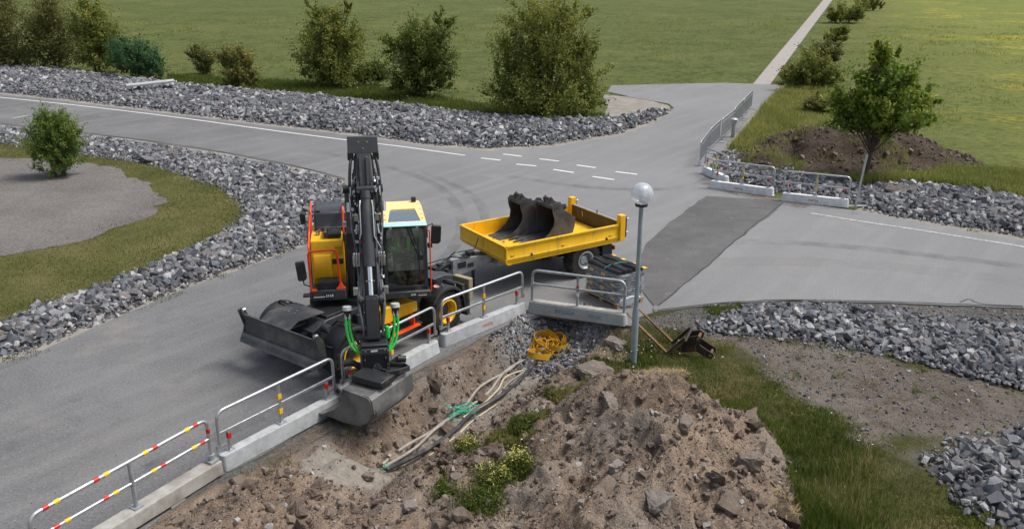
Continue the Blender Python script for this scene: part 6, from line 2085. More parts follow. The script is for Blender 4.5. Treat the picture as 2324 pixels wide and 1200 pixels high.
for j in range(hz):
    for i in range(n_):
        bm.faces.new((vs[j][i], vs[j][(i + 1) % n_], vs[j + 1][(i + 1) % n_], vs[j + 1][i]))
me = bpy.data.meshes.new('film'); bm.to_mesh(me); bm.free(); me.polygons.foreach_set('use_smooth', [True] * len(me.polygons)); me.materials.append(K['film'])
link('stretch_film', me, wb)
mb = MB(); mb.prism([(-.30, .0), (.0, 0), (.22, .10), (.30, .30), (.05, .34), (-.25, .22)], -.02, .02, 'y'); o = mb.build('film_tail', K['lamp_white'], wb, bevel=.015); o.location = (.66, -.10, .02); o.rotation_euler = (R(20), 0, R(70))

# ================================================================== PALLET FORKS in the grass
def sight(px, py, z): return G(px, py, z, False)
gz0 = float(hgt(3.6, 17.7))
H1 = Vector((3.50, 17.70, gz0 + .06))
tdir = Vector((-.71, .28, .65)).normalized()
# carriage frame: x across the forks, y along the tines, z up the shanks
ex = Vector((.39, .92, 0)).normalized(); ex = (ex - tdir * ex.dot(tdir)).normalized()
ez = ex.cross(tdir).normalized()
FMx = Matrix(((*ex, 0), (*tdir, 0), (*ez, 0), (0, 0, 0, 1))).transposed()
pf = empty('pallet_forks', H1, 0, 'rusty pallet fork attachment lying tipped back in the grass', 'fork attachment')
FMl = FMx.copy(); FMl.translation = Vector((0, 0, 0))
for xx in (0.0, .62):
    m = MB(FMl); m.hexa([(xx - .05, -.04, -.02), (xx + .05, -.04, -.02), (xx + .04, 1.25, .0), (xx - .04, 1.25, .0), (xx - .05, -.04, .03), (xx + .05, -.04, .03), (xx + .04, 1.25, .012), (xx - .04, 1.25, .012)])
    m.build('tine', K['rust'], pf, bevel=.004)
    m = MB(FMl); m.box(xx - .05, xx + .05, -.085, -.042, -.02, .60); m.build('fork_shank', K['rust_dark'], pf, bevel=.004)
for zz in (.08, .52):
    m = MB(FMl); m.box(-.12, .74, -.135, -.088, zz, zz + .09); m.build('carriage_bar', K['rust_dark'], pf, bevel=.005)
for xx in (-.10, .69):
    m = MB(FMl); m.box(xx, xx + .03, -.13, -.09, .172, .518); m.build('carriage_upright', K['rust'], pf)
for xx in (.12, .46):
    m = MB(FMl); m.prism([(-.14, .16), (-.14, .64), (-.24, .80), (-.36, .81), (-.42, .67), (-.62, .71), (-.78, .75), (-.85, .66), (-.78, .56), (-.50, .50), (-.30, .24)], xx, xx + .035, 'x'); m.build('hanger_plate', K['rust_dark'], pf, bevel=.005)
for yy, zz in ((-.30, .74), (-.76, .655)):
    m = MB(FMl); m.cyl((.09, yy, zz), (.53, yy, zz), .035, n=12); m.build('coupling_pin', K['rust'], pf)
m = MB(FMl); m.box(.495, .515, -.50, -.25, .55, .60); m.build('white_label', K['label'], pf)

# ================================================================== TRENCH CONTENTS
def trench_path(sns, dz=0.05):
    out = []
    for s_, n_ in sns:
        p = O_T + D_T * s_ + N_T * n_
        out.append(Vector((p[0], p[1], float(hgt(p[0], p[1])) + dz)))
    return out


def smooth_path(P, k=6):
    Q = []
    for i in range(len(P) - 1):
        p0, p1, p2, p3 = P[max(0, i - 1)], P[i], P[i + 1], P[min(len(P) - 1, i + 2)]
        for j in range(k):
            u = j / k
            Q.append(.5 * ((2 * p1) + (-p0 + p2) * u + (2 * p0 - 5 * p1 + 4 * p2 - p3) * u * u + (-p0 + 3 * p1 - 3 * p2 + p3) * u ** 3))
    return Q + [P[-1]]


def conduit(sns, r, mat, label, dz=.07, name='conduit'):
    P = trench_path(sns, dz)
    for i in range(1, len(P) - 1):
        P[i].z = (P[i - 1].z + P[i].z + P[i + 1].z) / 3
        P[i] += Vector((.801, -.598, 0)) * .09 * math.sin(i * 2.1 + len(label))
    mb = MB(); mb.tube(smooth_path(P), r, 10)
    return tag(mb.build(name, mat), label, 'conduit', 'conduits laid in the trench')


conduit([(2.55, 1.40), (3.3, 1.32), (4.2, 1.22), (5.2, 1.15), (6.2, 0.95), (7.2, 0.83), (8.2, 0.75), (8.9, .98)], .030, K['pvc_grey'], 'pale grey conduit nearest the road side of the trench')
conduit([(2.45, 1.52), (3.4, 1.40), (4.4, 1.33), (5.3, 1.21), (6.1, 1.13), (7.2, 0.95), (8.2, 0.86), (8.9, 0.78)], .030, K['pvc_grey'], 'pale grey conduit second from the road side of the trench')
conduit([(4.8, 1.53), (5.5, 1.44), (6.2, 1.33), (6.8, 1.22), (7.4, 1.21)], .020, K['cable_cream'], 'thin cream pipe curving over the conduits at mid trench', .09)
conduit([(2.35, 1.72), (3.2, 1.67), (4.2, 1.66), (5.2, 1.63), (6.2, 1.53), (7.2, 1.36), (8.2, 1.19), (8.9, 1.00)], .046, K['pvc_black'], 'thick black conduit on the soil heap side of the trench')
conduit([(3.4, 1.82), (4.2, 1.78), (5.0, 1.72), (5.8, 1.63)], .018, K['cable_cream'], 'thin yellowish cable beside the black conduit', .04)
conduit([(5.0, 1.54), (5.8, 1.49), (6.6, 1.37), (7.3, 1.28)], .014, K['pvc_grey'], 'thin white cable lying on the black conduit', .13)
# green twine
mb = MB()
for k in range(9):
    c = O_T + D_T * (5.05 + rng.uniform(-.2, .2)) + N_T * (1.38 + rng.uniform(-.25, .25)); zc = float(hgt(*c)) + .13
    P = [Vector((c[0] + .26 * rng.uniform(.4, 1) * math.cos(a + k) + .05 * math.cos(3 * a + k), c[1] + .16 * math.sin(a + 2 * k), zc + .04 * math.sin(2 * a + k))) for a in np.linspace(0, 5.5, 18)]
    mb.tube(P, .009, 5)
tag(mb.build('twine', K['twine']), 'tangle of green twine tied round the conduits', 'twine')
mb = MB()
c = O_T + D_T * 2.30 + N_T * 1.74; zc = float(hgt(*c)) + .08
for k in range(5):
    mb.tube([Vector((c[0] + .05 * math.cos(k * 2.1), c[1] + .05 * math.sin(k * 2.1), zc)), Vector((c[0] + .09 * math.cos(k * 1.7), c[1] + .09 * math.sin(k * 2.7), zc + .08))], .008, 5)
tag(mb.build('twine', K['twine']), 'short knot of green twine on the lower end of the black conduit', 'twine')

# yellow lay-flat hose heap
hc = O_T + D_T * 8.75 + N_T * .86; hz0 = float(hgt(*hc)) + .04
mb = MB()
r2 = np.random.default_rng(21)
for k in range(17):
    a0 = r2.uniform(0, 6.28); q = r2.uniform(.08, .62); lift = .05 + .16 * (1 - q / .65) * r2.random() + .012 * k
    c = Vector((hc[0] + math.cos(k * 2.4) * q * 1.35, hc[1] + math.sin(k * 2.4) * q * .95, hz0 + lift))
    nrm = Vector((r2.normal() * .30, r2.normal() * .30 - .15, 1)).normalized()
    u_ = nrm.orthogonal().normalized(); v_ = nrm.cross(u_)
    rr = r2.uniform(.17, .31); turns = r2.uniform(5.2, 8.5); ell = r2.uniform(.6, 1.0)
    Q = []
    for j_ in range(34):
        a = a0 + turns * j_ / 33; ra = rr * (1 + .22 * j_ / 33 + .10 * math.sin(2 * a + k))
        Q.append(c + u_ * ra * math.cos(a) + v_ * ra * ell * math.sin(a) + nrm * (.03 * math.sin(a * .7 + k)))
    mb.ribbon(Q, .14, .009, lambda i, nn=nrm: nn)
tag(mb.build('flat_hose', K['hose_yellow'], ang=60), 'heap of yellow flat hose looped at the head of the trench', 'hose')

# ================================================================== FAR CORNER
# crowd fence panels
JOINTS = [((1587, 379), (1609, 346)), ((1609.5, 345), (1632, 322)), ((1636, 320), (1666, 294)), ((1664, 293), (1683, 272)), ((1684, 271), (1705, 247))]
ORD = ['nearest the barriers', 'second from the barriers', 'middle one, behind the bollard', 'fourth from the barriers', 'farthest up the road']
for k, (a, b) in enumerate(JOINTS):
    A, B = G(*a), G(*b)
    d = B - A; Lg = math.hypot(d.x, d.y)
    e = empty('crowd_fence_panel', A, math.atan2(d.y, d.x), 'galvanised crowd fence panel with close upright bars, ' + ORD[k], 'fence panel', 'crowd fence panels beside the road')
    sl_ = d.z / Lg
    H = 1.12
    mb = MB(); mb.tube(arc_path([(0.04, 0, .14), (0.04, 0, H), (Lg - .04, 0, H + sl_ * Lg), (Lg - .04, 0, .14 + sl_ * Lg)], .07), .021, 8); mb.build('frame_tube', K['galv'], e)
    mb = MB(); mb.cyl((.04, 0, .18), (Lg - .04, 0, .18 + sl_ * Lg), .018, n=8); mb.build('bottom_rail', K['galv'], e)
    mb = MB(); mb.cyl((.04, 0, .94), (Lg - .04, 0, .94 + sl_ * Lg), .014, n=8); mb.build('upper_rail', K['galv'], e)
    nb = int(Lg / .15)
    me = None
    for q in range(1, nb):
        xx = .04 + (Lg - .08) * q / nb
        if me is None:
            m = MB(); m.cyl((0, 0, .18), (0, 0, 1.12), .012, n=6); me = m.mesh('bar', K['galv'])
        o = link('bar', me, e); o.location = (xx, 0, sl_ * xx)
    for xx in (.25, Lg - .25):
        mb = MB(); mb.cyl((xx, -.30, .025 + sl_ * xx), (xx, .30, .025 + sl_ * xx), .018, n=8); mb.cyl((xx, 0, .02 + sl_ * xx), (xx, 0, .18 + sl_ * xx), .018, n=8); mb.build('foot', K['galv'], e)
A = G(1663, 311)
bo = empty('bollard', A, 0, 'grey capped bollard standing behind the crowd fence', 'bollard')
mb = MB(); mb.lathe([(.10, -.05), (.10, .72), (.001, .72)], 16, 'z'); mb.build('post', K['galv_old'], bo)
mb = MB(); mb.lathe([(.10, .72), (.14, .74), (.14, .86), (.20, .88), (.20, .92), (.10, .98), (.001, .99)], 18, 'z'); mb.build('cap', K['galv'], bo)
A = G(1941, 471)
po = empty('thin_post', A, 0, 'thin galvanised post leaning beside the far barrier', 'post')
mb = MB(); mb.tube([(0, 0, -.1), (.09, .02, 1.0), (.18, .05, 1.95)], .038, 10); mb.build('pipe', K['galv'], po)
mb = MB(); mb.cyl((-.25, .0, .06), (.6, .1, .04), .025, n=8); mb.build('ground_pipe', K['galv'], po)
# concrete slab on the rock bank
A = G(345, 216)
mb = MB(); mb.box(-1.5, 1.5, -.35, .35, 0, .12); o = mb.build('concrete_slab', K['concrete'], bevel=.02); o.location = A + Vector((0, 0, .72)); o.rotation_euler = (R(3), R(-3), R(28))
tag(o, 'pale concrete slab lying on the far rock bank', 'slab')

# spoil heap with a short trench at the far barriers
def heap_h(x, y):
    c = G(2010, 372); c2 = G(1900, 330)
    h = 1.45 * np.exp(-(((x - c.x) / 2.9) ** 2 + ((y - c.y - 1.2) / 2.0) ** 2) ** 1.1)
    h += .85 * np.exp(-(((x - 13.6) / 1.6) ** 2 + ((y - 40.2) / 2.2) ** 2))
    h += .55 * np.exp(-(((x - 11.3) / 1.1) ** 2 + ((y - 37.4) / 1.6) ** 2))
    tr = np.exp(-(((x - 11.9) - (y - 35.5) * .32) / .42) ** 2) * sstep(31.8, 32.6, y) * (1 - sstep(39, 41, y))
    h = h * (1 - .85 * tr)
    h += (fbm(x, y, 4, 1.2) - .5) * .5 * np.clip(h * 2, 0, 1) + (fbm(x, y + 4, 3, 5.0) - .5) * .16 * np.clip(h * 3, 0, 1)
    return h


hp = []
c0 = G(1990, 360)
xs = np.arange(9.6, 21.6, .11); ys = np.arange(31.6, 44.0, .11)
HX, HY = np.meshgrid(xs, ys); HZ = heap_h(HX, HY)
edge = np.minimum.reduce([HX - xs[0], xs[-1] - HX, HY - ys[0], ys[-1] - HY])
HZ = zb(HY) + ZG + HZ - .10 * (1 - sstep(.0, .12, HZ)) - .05 * (1 - sstep(0, .6, edge))
V = np.stack([HX, HY, HZ], -1).reshape(-1, 3); nx, ny = len(xs), len(ys)
ii = (np.arange(ny - 1)[:, None] * nx + np.arange(nx - 1)[None]).ravel()
F = np.stack([ii, ii + 1, ii + nx + 1, ii + nx], 1)
keepf = heap_h(V[F].mean(1)[:, 0], V[F].mean(1)[:, 1]) > .06
t = NT('dark_spoil')
P_ = t.pos(); q1 = t.noise(P_, .9, 6, .65); q2 = t.noise(P_, 9, 5, .7); q3 = t.noise(P_, 34, 3, .7)
sc_ = t.ramp(q1, [(.3, (.036, .026, .020)), (.5, (.078, .058, .044)), (.7, (.130, .102, .080))])
sc_ = t.mix(t.rng(q2, .45, .7, 0, .6), sc_, (.145, .116, .092)); sc_ = t.mix(t.rng(q3, .5, .3, 0, .6), sc_, (.03, .022, .017))
t.set(sc_, .95, 0, .1); t.bump(t.math('ADD', q2, q3), .9, .06); K['spoil'] = t.m
uf, inv = np.unique(F[keepf], return_inverse=True)
me = npmesh('spoil_heap', V[uf], inv.reshape(-1, 4), K['spoil'], smooth=True)
sh_ = tag(link('spoil_heap', me), 'dark brown spoil heap round the small far tree', 'soil heap')
n = 5200
x = rng.uniform(9.8, 21, n); y = rng.uniform(31.8, 43.5, n); hh = heap_h(x, y)
k_ = (hh > .10) & (rng.random(n) < .9)
x, y, hh = x[k_], y[k_], hh[k_]
S = np.clip(.05 * rng.random(len(x)) ** -.45, .04, .32)
tag(link('heap_clods', mass('heap_clods', CV, np.stack([x, y, zb(y) + ZG + hh + S * .1], 1), S, rot_mats(len(x)), K['soil_clod'], rng.uniform(0, .6, len(x))), sh_), kind='stuff')
# cream ducts coming out of the far trench
for k in range(5):
    A, B = G(1786 + 7 * k, 425 - 2 * k), G(1806 + 4 * k, 396 + k)
    P = [A + Vector((0, 0, .06)), A.lerp(B, .3) + Vector((.12 * math.sin(k), 0, .08)), A.lerp(B, .65) + Vector((-.1 * math.cos(k * 2), .1, .10)), B + Vector((0, 0, .12 + .02 * k))]
    mb = MB(); mb.tube(smooth_path(P), .04, 8)
    tag(mb.build('cable_duct', K['cable_cream'] if k % 2 == 0 else K['pvc_black']), ['cream duct lying leftmost in the far trench mouth', 'black duct beside the leftmost cream one in the far trench', 'cream duct in the middle of the far trench bundle', 'black duct on the right of the middle cream one in the far trench', 'cream duct rightmost in the far trench mouth'][k], 'cable duct', 'cable ducts at the far trench')
# ================================================================== VEGETATION
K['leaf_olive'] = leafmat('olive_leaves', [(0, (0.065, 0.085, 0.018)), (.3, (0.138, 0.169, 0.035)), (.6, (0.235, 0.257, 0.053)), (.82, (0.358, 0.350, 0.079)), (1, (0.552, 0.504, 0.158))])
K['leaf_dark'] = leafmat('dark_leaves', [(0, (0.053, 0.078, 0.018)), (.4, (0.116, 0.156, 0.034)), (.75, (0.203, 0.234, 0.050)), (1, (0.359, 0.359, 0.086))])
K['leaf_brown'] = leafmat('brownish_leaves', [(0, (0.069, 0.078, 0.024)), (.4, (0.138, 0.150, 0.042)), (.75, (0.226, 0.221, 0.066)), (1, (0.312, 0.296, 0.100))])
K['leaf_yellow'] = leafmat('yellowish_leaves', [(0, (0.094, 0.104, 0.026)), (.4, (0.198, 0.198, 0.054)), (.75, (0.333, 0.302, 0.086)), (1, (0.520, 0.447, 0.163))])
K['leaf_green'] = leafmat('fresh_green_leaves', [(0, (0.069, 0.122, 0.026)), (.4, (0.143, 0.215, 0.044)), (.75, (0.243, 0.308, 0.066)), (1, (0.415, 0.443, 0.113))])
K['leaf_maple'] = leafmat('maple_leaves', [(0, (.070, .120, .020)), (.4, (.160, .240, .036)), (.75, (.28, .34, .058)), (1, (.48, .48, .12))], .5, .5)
K['leaf_blue'] = leafmat('blue_green_leaves', [(0, (0.031, 0.073, 0.035)), (.5, (0.066, 0.146, 0.058)), (1, (0.146, 0.239, 0.086))])
K['grass'] = leafmat('grass_blades', [(0, (.045, .072, .012)), (.35, (.085, .125, .020)), (.65, (.140, .175, .034)), (.85, (.22, .21, .065)), (1, (.42, .35, .18))], .6, .4)
K['grass_dry'] = leafmat('dry_grass_blades', [(0, (0.106, 0.106, 0.033)), (.5, (0.200, 0.175, 0.069)), (1, (0.400, 0.325, 0.175))], .7, .3)
K['grass_wild'] = leafmat('wild_grass_blades', [(0, (0.127, 0.161, 0.037)), (.5, (0.270, 0.287, 0.079)), (.8, (0.406, 0.376, 0.130)), (1, (0.600, 0.520, 0.216))], .7, .45)
K['grass_lawn'] = leafmat('lawn_blades', [(0, (0.062, 0.077, 0.018)), (.5, (0.131, 0.135, 0.037)), (1, (0.250, 0.219, 0.100))], .7, .25)
K['straw'] = leafmat('straw_turf', [(0, (.22, .15, .07)), (.5, (.38, .28, .15)), (1, (.52, .42, .26))], .7, .2)
K['petal'] = leafmat('white_petals', [(0, (.75, .75, .72)), (1, (.85, .85, .82))], .6, .2)
K['petal_yellow'] = leafmat('pale_yellow_blossom', [(0, (.45, .42, .10)), (1, (.70, .64, .22))], .6, .2)


def mpp(p):
    """Metres per photo pixel at a point."""
    d = p.y * math.cos(PITCH) + (CAMH - p.z) * math.sin(PITCH)
    return d / FPX


def leaves(P, size, mat, rnd, name='crown', aspect=.55, droop=0.0):
    n = len(P)
    a = rng.normal(size=(n, 3)); a[:, 2] -= droop
    a /= np.linalg.norm(a, axis=1)[:, None]
    b = rng.normal(size=(n, 3)); b -= a * (a * b).sum(1)[:, None]; b /= np.linalg.norm(b, axis=1)[:, None]
    s = (size * rng.uniform(.6, 1.3, n))[:, None]
    V = np.stack([P - a * s * .5, P + b * s * aspect * .5 + a * s * .05, P + a * s * .5, P - b * s * aspect * .5 + a * s * .05], 1).reshape(-1, 3)
    F = np.arange(4 * n).reshape(n, 4)
    return npmesh(name, V, F, mat, np.repeat(np.clip(rnd, 0, 1), 4))


def tree(px, py, blobs, nleaf, leaf, mat, label, name='tree', cat='tree', trunk_r=.10, stems=1, trunk_top=.75, clump=.17, group=None, fork=None, gap=.0, seed=0):
    B = G(px, py)
    m = mpp(B)
    r = np.random.default_rng(1000 + seed + int(px))
    root = empty(name, B, 0, label, cat, group)
    vols = np.array([b[2] * b[2] * b[3] for b in blobs], float); vols = vols ** .8; vols /= vols.sum()
    C, CR, AX, top = [], [], [], 0
    for (dx, up, rx, ry), v in zip(blobs, vols):
        nc = max(10, int(v * nleaf / 95))
        d = r.normal(size=(nc, 3)); d[:, 2] += .25; d /= np.linalg.norm(d, axis=1)[:, None]
        rad = .25 + .72 * r.random(nc) ** .6
        rad = np.where(r.random(nc) < .16, rad * r.uniform(1.1, 1.35, nc), rad)      # shoots that stick out
        c = np.stack([dx + d[:, 0] * rx * rad, d[:, 1] * rx * .85 * rad, up + d[:, 2] * ry * rad], 1) * m
        c[:, 2] /= math.cos(PITCH)
        ax = d + np.array([0, 0, .7]) + r.normal(size=(nc, 3)) * .35; ax /= np.linalg.norm(ax, axis=1)[:, None]
        C.append(c); AX.append(ax); CR.append(np.full(nc, clump * (rx * ry) ** .5 * m) * r.uniform(.55, 1.5, nc))
        top = max(top, (up + ry * .4) * m)
    C = np.concatenate(C); CR = np.concatenate(CR); AX = np.concatenate(AX)
    ok = C[:, 2] > .12
    C, CR, AX = C[ok], CR[ok], AX[ok]
    cr = r.random(len(C)) ** 1.2
    k = r.integers(0, len(C), nleaf)
    if gap: k = k[r.random(len(k)) > gap * (np.sin(C[k, 0] * 3.1 + C[k, 2] * 2.3) > .5)]
    P = C[k] + AX[k] * (r.normal(size=(len(k), 1)) * CR[k][:, None] * 1.45) + r.normal(size=(len(k), 3)) * CR[k][:, None] * .50
    ok = P[:, 2] > .03
    P, k = P[ok], k[ok]
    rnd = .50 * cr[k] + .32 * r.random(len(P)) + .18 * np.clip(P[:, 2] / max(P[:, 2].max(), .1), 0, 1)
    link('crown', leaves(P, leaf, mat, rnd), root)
    mb = MB()
    tips = C[r.choice(len(C), min(len(C), 34 if stems == 1 else 26), replace=False)]
    for s_ in range(stems):
        a = 2 * math.pi * s_ / max(1, stems) + r.uniform(0, 1)
        off = Vector((math.cos(a), math.sin(a), 0)) * (.10 if stems > 1 else 0)
        tt = top * trunk_top * r.uniform(.85, 1.0)
        tx = (fork or (0, 0))
        pts = [off + Vector((0, 0, -.15))]
        for j in range(1, 6):
            u = j / 5
            pts.append(off * (1 + 5 * u * (stems > 1)) + Vector((tx[0] * m * u + r.normal() * .03 * u, r.normal() * .03, tt * u)))
        mb.tube(pts, [trunk_r * (1 - .75 * j / 5) for j in range(6)], 8)
    trunk = mb.build('trunk', K['bark'], root)
    mb = MB()
    for c in tips:
        u = min(.95, max(.30, c[2] / max(top, .1) * .65))
        st = pts if stems == 1 else [Vector((0, 0, 0)) + (p - Vector((0, 0, 0))) for p in pts]
        b0 = Vector((tx[0] * m * u * trunk_top, 0, top * trunk_top * u)) if stems == 1 else Vector((c[0] * .25, c[1] * .25, c[2] * .3))
        c = Vector(c); mid = b0.lerp(c, .5) + Vector((0, 0, .08 * (c - b0).length))
        mb.tube([b0, mid, c], [trunk_r * .32, trunk_r * .2, trunk_r * .07], 5, False)
    mb.build('limbs', K['bark'], trunk)
    return root


tree(760, 197, [(-5, 70, 70, 62), (-15, 120, 52, 48), (10, 30, 72, 30), (-30, 150, 26, 24), (40, 95, 40, 40), (46, 188, 7, 14), (42, 160, 12, 14), (-50, 60, 35, 45)], 23000, .17, K['leaf_olive'],
     'tall olive-green bush with a thin upright leader, leftmost of the three big bushes', 'bush', 'bush', .10, 4, seed=1, group='big bushes behind the rock bank')
tree(950, 222, [(0, 75, 66, 62), (10, 125, 60, 38), (-45, 115, 34, 26), (62, 150, 24, 30), (0, 32, 72, 32), (45, 70, 42, 46)], 22000, .17, K['leaf_dark'],
     'dark rounded bush, the middle one of the three big bushes', 'bush', 'bush', .10, 4, seed=2, group='big bushes behind the rock bank')
tree(1238, 266, [(0, 130, 95, 75), (-10, 200, 78, 48), (-75, 110, 58, 60), (85, 110, 50, 62), (60, 205, 40, 34), (0, 45, 128, 46), (100, 50, 44, 48), (-95, 60, 44, 44)], 40000, .15, K['leaf_olive'],
     'widest and tallest bush, olive with yellowish tips, above the road bend', 'bush', 'bush', .12, 5, seed=3, group='big bushes behind the rock bank')
tree(845, 192, [(0, 22, 36, 22), (-18, 18, 24, 16), (24, 24, 26, 20)], 7000, .15, K['leaf_dark'], 'low dark shrub between the two left-hand big bushes', 'shrub', 'shrub', .04, 3, seed=4)
tree(465, 167, [(0, 32, 34, 26), (10, 18, 30, 18), (-14, 40, 20, 16)], 6000, .15, K['leaf_brown'], 'small brownish shrub at the meadow edge', 'shrub', 'shrub', .05, 3, seed=5)
tree(545, 199, [(-4, 62, 38, 22), (0, 38, 34, 30), (10, 18, 32, 18)], 14000, .15, K['leaf_yellow'], 'small yellowish shrub at the top of the rock bank', 'shrub', 'shrub', .05, 3, seed=6)
tree(20, 158, [(0, 80, 58, 75), (-30, 130, 45, 50), (20, 150, 34, 40), (0, 35, 60, 36)], 20000, .17, K['leaf_brown'], 'dark brownish tree at the far left edge', 'tree', 'tree', .10, 2, seed=7, group='trees at the upper left')
tree(-110, 140, [(0, 80, 70, 75), (0, 130, 50, 50), (0, 35, 70, 36)], 14000, .17, K['leaf_dark'], 'tree just past the left edge beside the dark brownish tree', 'tree', 'tree', .10, 2, seed=8, group='trees at the upper left')
tree(132, 158, [(0, 78, 52, 62), (0, 125, 34, 36), (5, 32, 60, 32), (-25, 70, 34, 40)], 20000, .16, K['leaf_brown'], 'loose grey-brown tree second from the left edge', 'tree', 'tree', .10, 2, gap=.3, seed=9, group='trees at the upper left')
tree(222, 164, [(0, 82, 50, 56), (0, 120, 36, 32), (15, 36, 56, 34), (35, 70, 36, 40)], 20000, .16, K['leaf_olive'], 'olive tree third from the left edge, beside the blue-green bush', 'tree', 'tree', .10, 2, gap=.2, seed=10, group='trees at the upper left')
tree(310, 180, [(0, 42, 56, 36), (-20, 55, 34, 26), (40, 24, 36, 24)], 15000, .15, K['leaf_blue'], 'round blue-green bush at the end of the left row of trees', 'bush', 'bush', .06, 4, seed=11)
tree(137, 402, [(-2, 72, 56, 56), (5, 112, 40, 36), (0, 40, 52, 34), (-30, 80, 34, 44), (34, 85, 30, 42)], 26000, .085, K['leaf_green'], 'small fresh green bushy tree on the gravel plot', 'young_tree', 'tree', .05, 5, clump=.15, seed=12)
tree(1962, 404, [(14, 182, 84, 64), (14, 232, 52, 44), (-52, 150, 50, 42), (82, 165, 52, 52), (10, 132, 104, 36), (60, 114, 68, 28), (-10, 262, 20, 18)], 16500, .19, K['leaf_maple'], 'bright green maple-like tree on a single trunk by the spoil heap', 'maple_tree', 'tree', .10, 1, .62, .15, fork=(18, 0), seed=13)
tree(1838, 206, [(0, 38, 48, 36), (-30, 28, 36, 28), (30, 30, 40, 30)], 12000, .16, K['leaf_olive'], 'loose olive scrub beside the start of the footpath', 'scrub', 'shrub', .05, 4, seed=14)
tree(1862, 150, [(0, 22, 34, 20), (20, 26, 26, 20)], 6000, .2, K['leaf_brown'], 'brownish scrub farther up the ditch beside the footpath', 'scrub', 'shrub', .05, 3, seed=15)
tree(1925, 52, [(0, 20, 40, 16), (-26, 14, 24, 12)], 5000, .3, K['leaf_olive'], 'far scrub high up along the ditch', 'scrub', 'shrub', .06, 3, seed=16)

tree(1893, 100, [(0, 16, 26, 14), (14, 20, 18, 14)], 4500, .22, K['leaf_olive'], 'small olive scrub halfway up the ditch beside the footpath', 'scrub', 'shrub', .05, 3, seed=17)
tree(1965, 24, [(0, 14, 30, 12), (18, 10, 20, 10)], 4500, .30, K['leaf_brown'], 'farthest brownish scrub at the top of the ditch', 'scrub', 'shrub', .06, 3, seed=18)
tree(1795, 186, [(0, 16, 24, 14), (-10, 12, 16, 10)], 4000, .16, K['leaf_yellow'], 'low yellowish scrub where the footpath meets the asphalt', 'scrub', 'shrub', .04, 3, seed=19)
tree(1858, 262, [(0, 24, 34, 20), (20, 20, 24, 18), (-20, 16, 22, 14)], 8000, .12, K['leaf_yellow'], 'low yellow-green shrub beside the bright green tree', 'shrub', 'shrub', .04, 4, seed=20)


# ---- grass blades
def blades(x, y, z, h, w, mat, rnd, name, seg=True, lean=.45):
    n = len(x)
    a = rng.uniform(0, 2 * np.pi, n); b = a + np.pi / 2 + rng.normal(0, .5, n)
    wx, wy = np.cos(a) * w * .5, np.sin(a) * w * .5
    ln = rng.uniform(.1, 1, n) * lean * h
    lx_, ly_ = np.cos(b) * ln, np.sin(b) * ln
    base = np.stack([x, y, z - .01], 1)
    W = np.stack([wx, wy, np.zeros(n)], 1)
    if seg:
        mid = base + np.stack([lx_ * .3, ly_ * .3, h * .6], 1); tip = base + np.stack([lx_, ly_, h], 1)
        V = np.stack([base - W, base + W, mid + W * .8, mid - W * .8, tip], 1).reshape(-1, 3)
        i = np.arange(n)[:, None] * 5
        F = np.concatenate([i + [0, 1, 2], i + [0, 2, 3], i + [3, 2, 4]], 0)
        k = 5
    else:
        tip = base + np.stack([lx_, ly_, h], 1)
        V = np.stack([base - W, base + W, tip], 1).reshape(-1, 3); F = np.arange(3 * n).reshape(n, 3); k = 3
    return npmesh(name, V, F, mat, np.repeat(np.clip(rnd, 0, 1), k))


def near_grass(n, x0, x1, y0, y1, dens, hfun, wid, mat, name, label):
    x = rng.uniform(x0, x1, n); y = rng.uniform(y0, y1, n)
    q = dens(x, y)
    k = rng.random(n) < q
    x, y = x[k], y[k]
    z = hgt(x, y)
    h = hfun(x, y) * rng.uniform(.5, 1.25, len(x))
    r_ = 1.5 * (fbm(x, y, 4, 1.0) - .5) + .44 + .44 * (rng.random(len(x)) - .3) + (rng.random(len(x)) > .93) * .35 + .12 * (fbm(x + 60, y, 3, .5) - .5) * 4
    return tag(link(name, blades(x, y, z, h, wid, mat, r_, name)), label, 'grass', kind='stuff')


ROADP = np.array(ROADW)
BEDS_NEAR = [GP(BED_R1), GP(BED_R2)]


def dens_right(x, y):
    d = (1 - soil_mask(x, y)) * (1 - .96 * sstep(-.9, .3, sdist(GRAV1, x, y) + (fbm(x, y, 4, 1.1) - .5) * 2.2)) * (1 - .90 * bare_mask(x, y)) * (1 - .93 * grav_mask(x, y)) * (1 - stone_mask(x, y))
    d = d * sstep(0, .25, -sdist(ROADQ, x, y))
    for b in BEDS_NEAR: d = d * (sdist(b, x, y) < .05)
    d = d * sstep(1.2, 1.5, x)
    return d * (.22 + .78 * sstep(.36, .58, fbm(x + 3, y, 4, 1.2)))


def h_right(x, y):
    dm = -sdist(MOUND, x, y)
    tall = np.exp(-(np.maximum(dm, 0) / .8) ** 2)
    lowr = np.exp(-(((x - 5.2) / 1.1) ** 2 + ((y - 11.6) / 2.0) ** 2))
    lamp = np.exp(-(((x - 2.7) / 1.2) ** 2 + ((y - 17.6) / 1.3) ** 2))
    return .042 + .11 * tall * sstep(.35, .6, fbm(x, y + 5, 3, 1.2)) + .17 * lowr + .035 * lamp + .05 * fbm(x, y, 2, 2.5)


near_grass(270000, 1.2, 9.8, 9.4, 20.0, dens_right, h_right, .013, K['grass'], 'rough_grass', 'rough green grass round the soil heap and lamp post')
near_grass(260000, -2.6, 2.6, 10.4, 19, lambda x, y: grass_strip(x, y) * .95, lambda x, y: .09 + .10 * fbm(x, y, 2, 2.0), .014, K['grass'], 'trench_grass', 'green grass strip between trench and soil heap')


def dens_verge(x, y):
    s, n_ = sn(x, y)
    return sstep(.56, .66, fbm(x + 77, y, 4, 1.4)) * np.exp(-((n_ - lip(s) - .05) / .22) ** 2) * (s > -2) * (s < 6) * .8


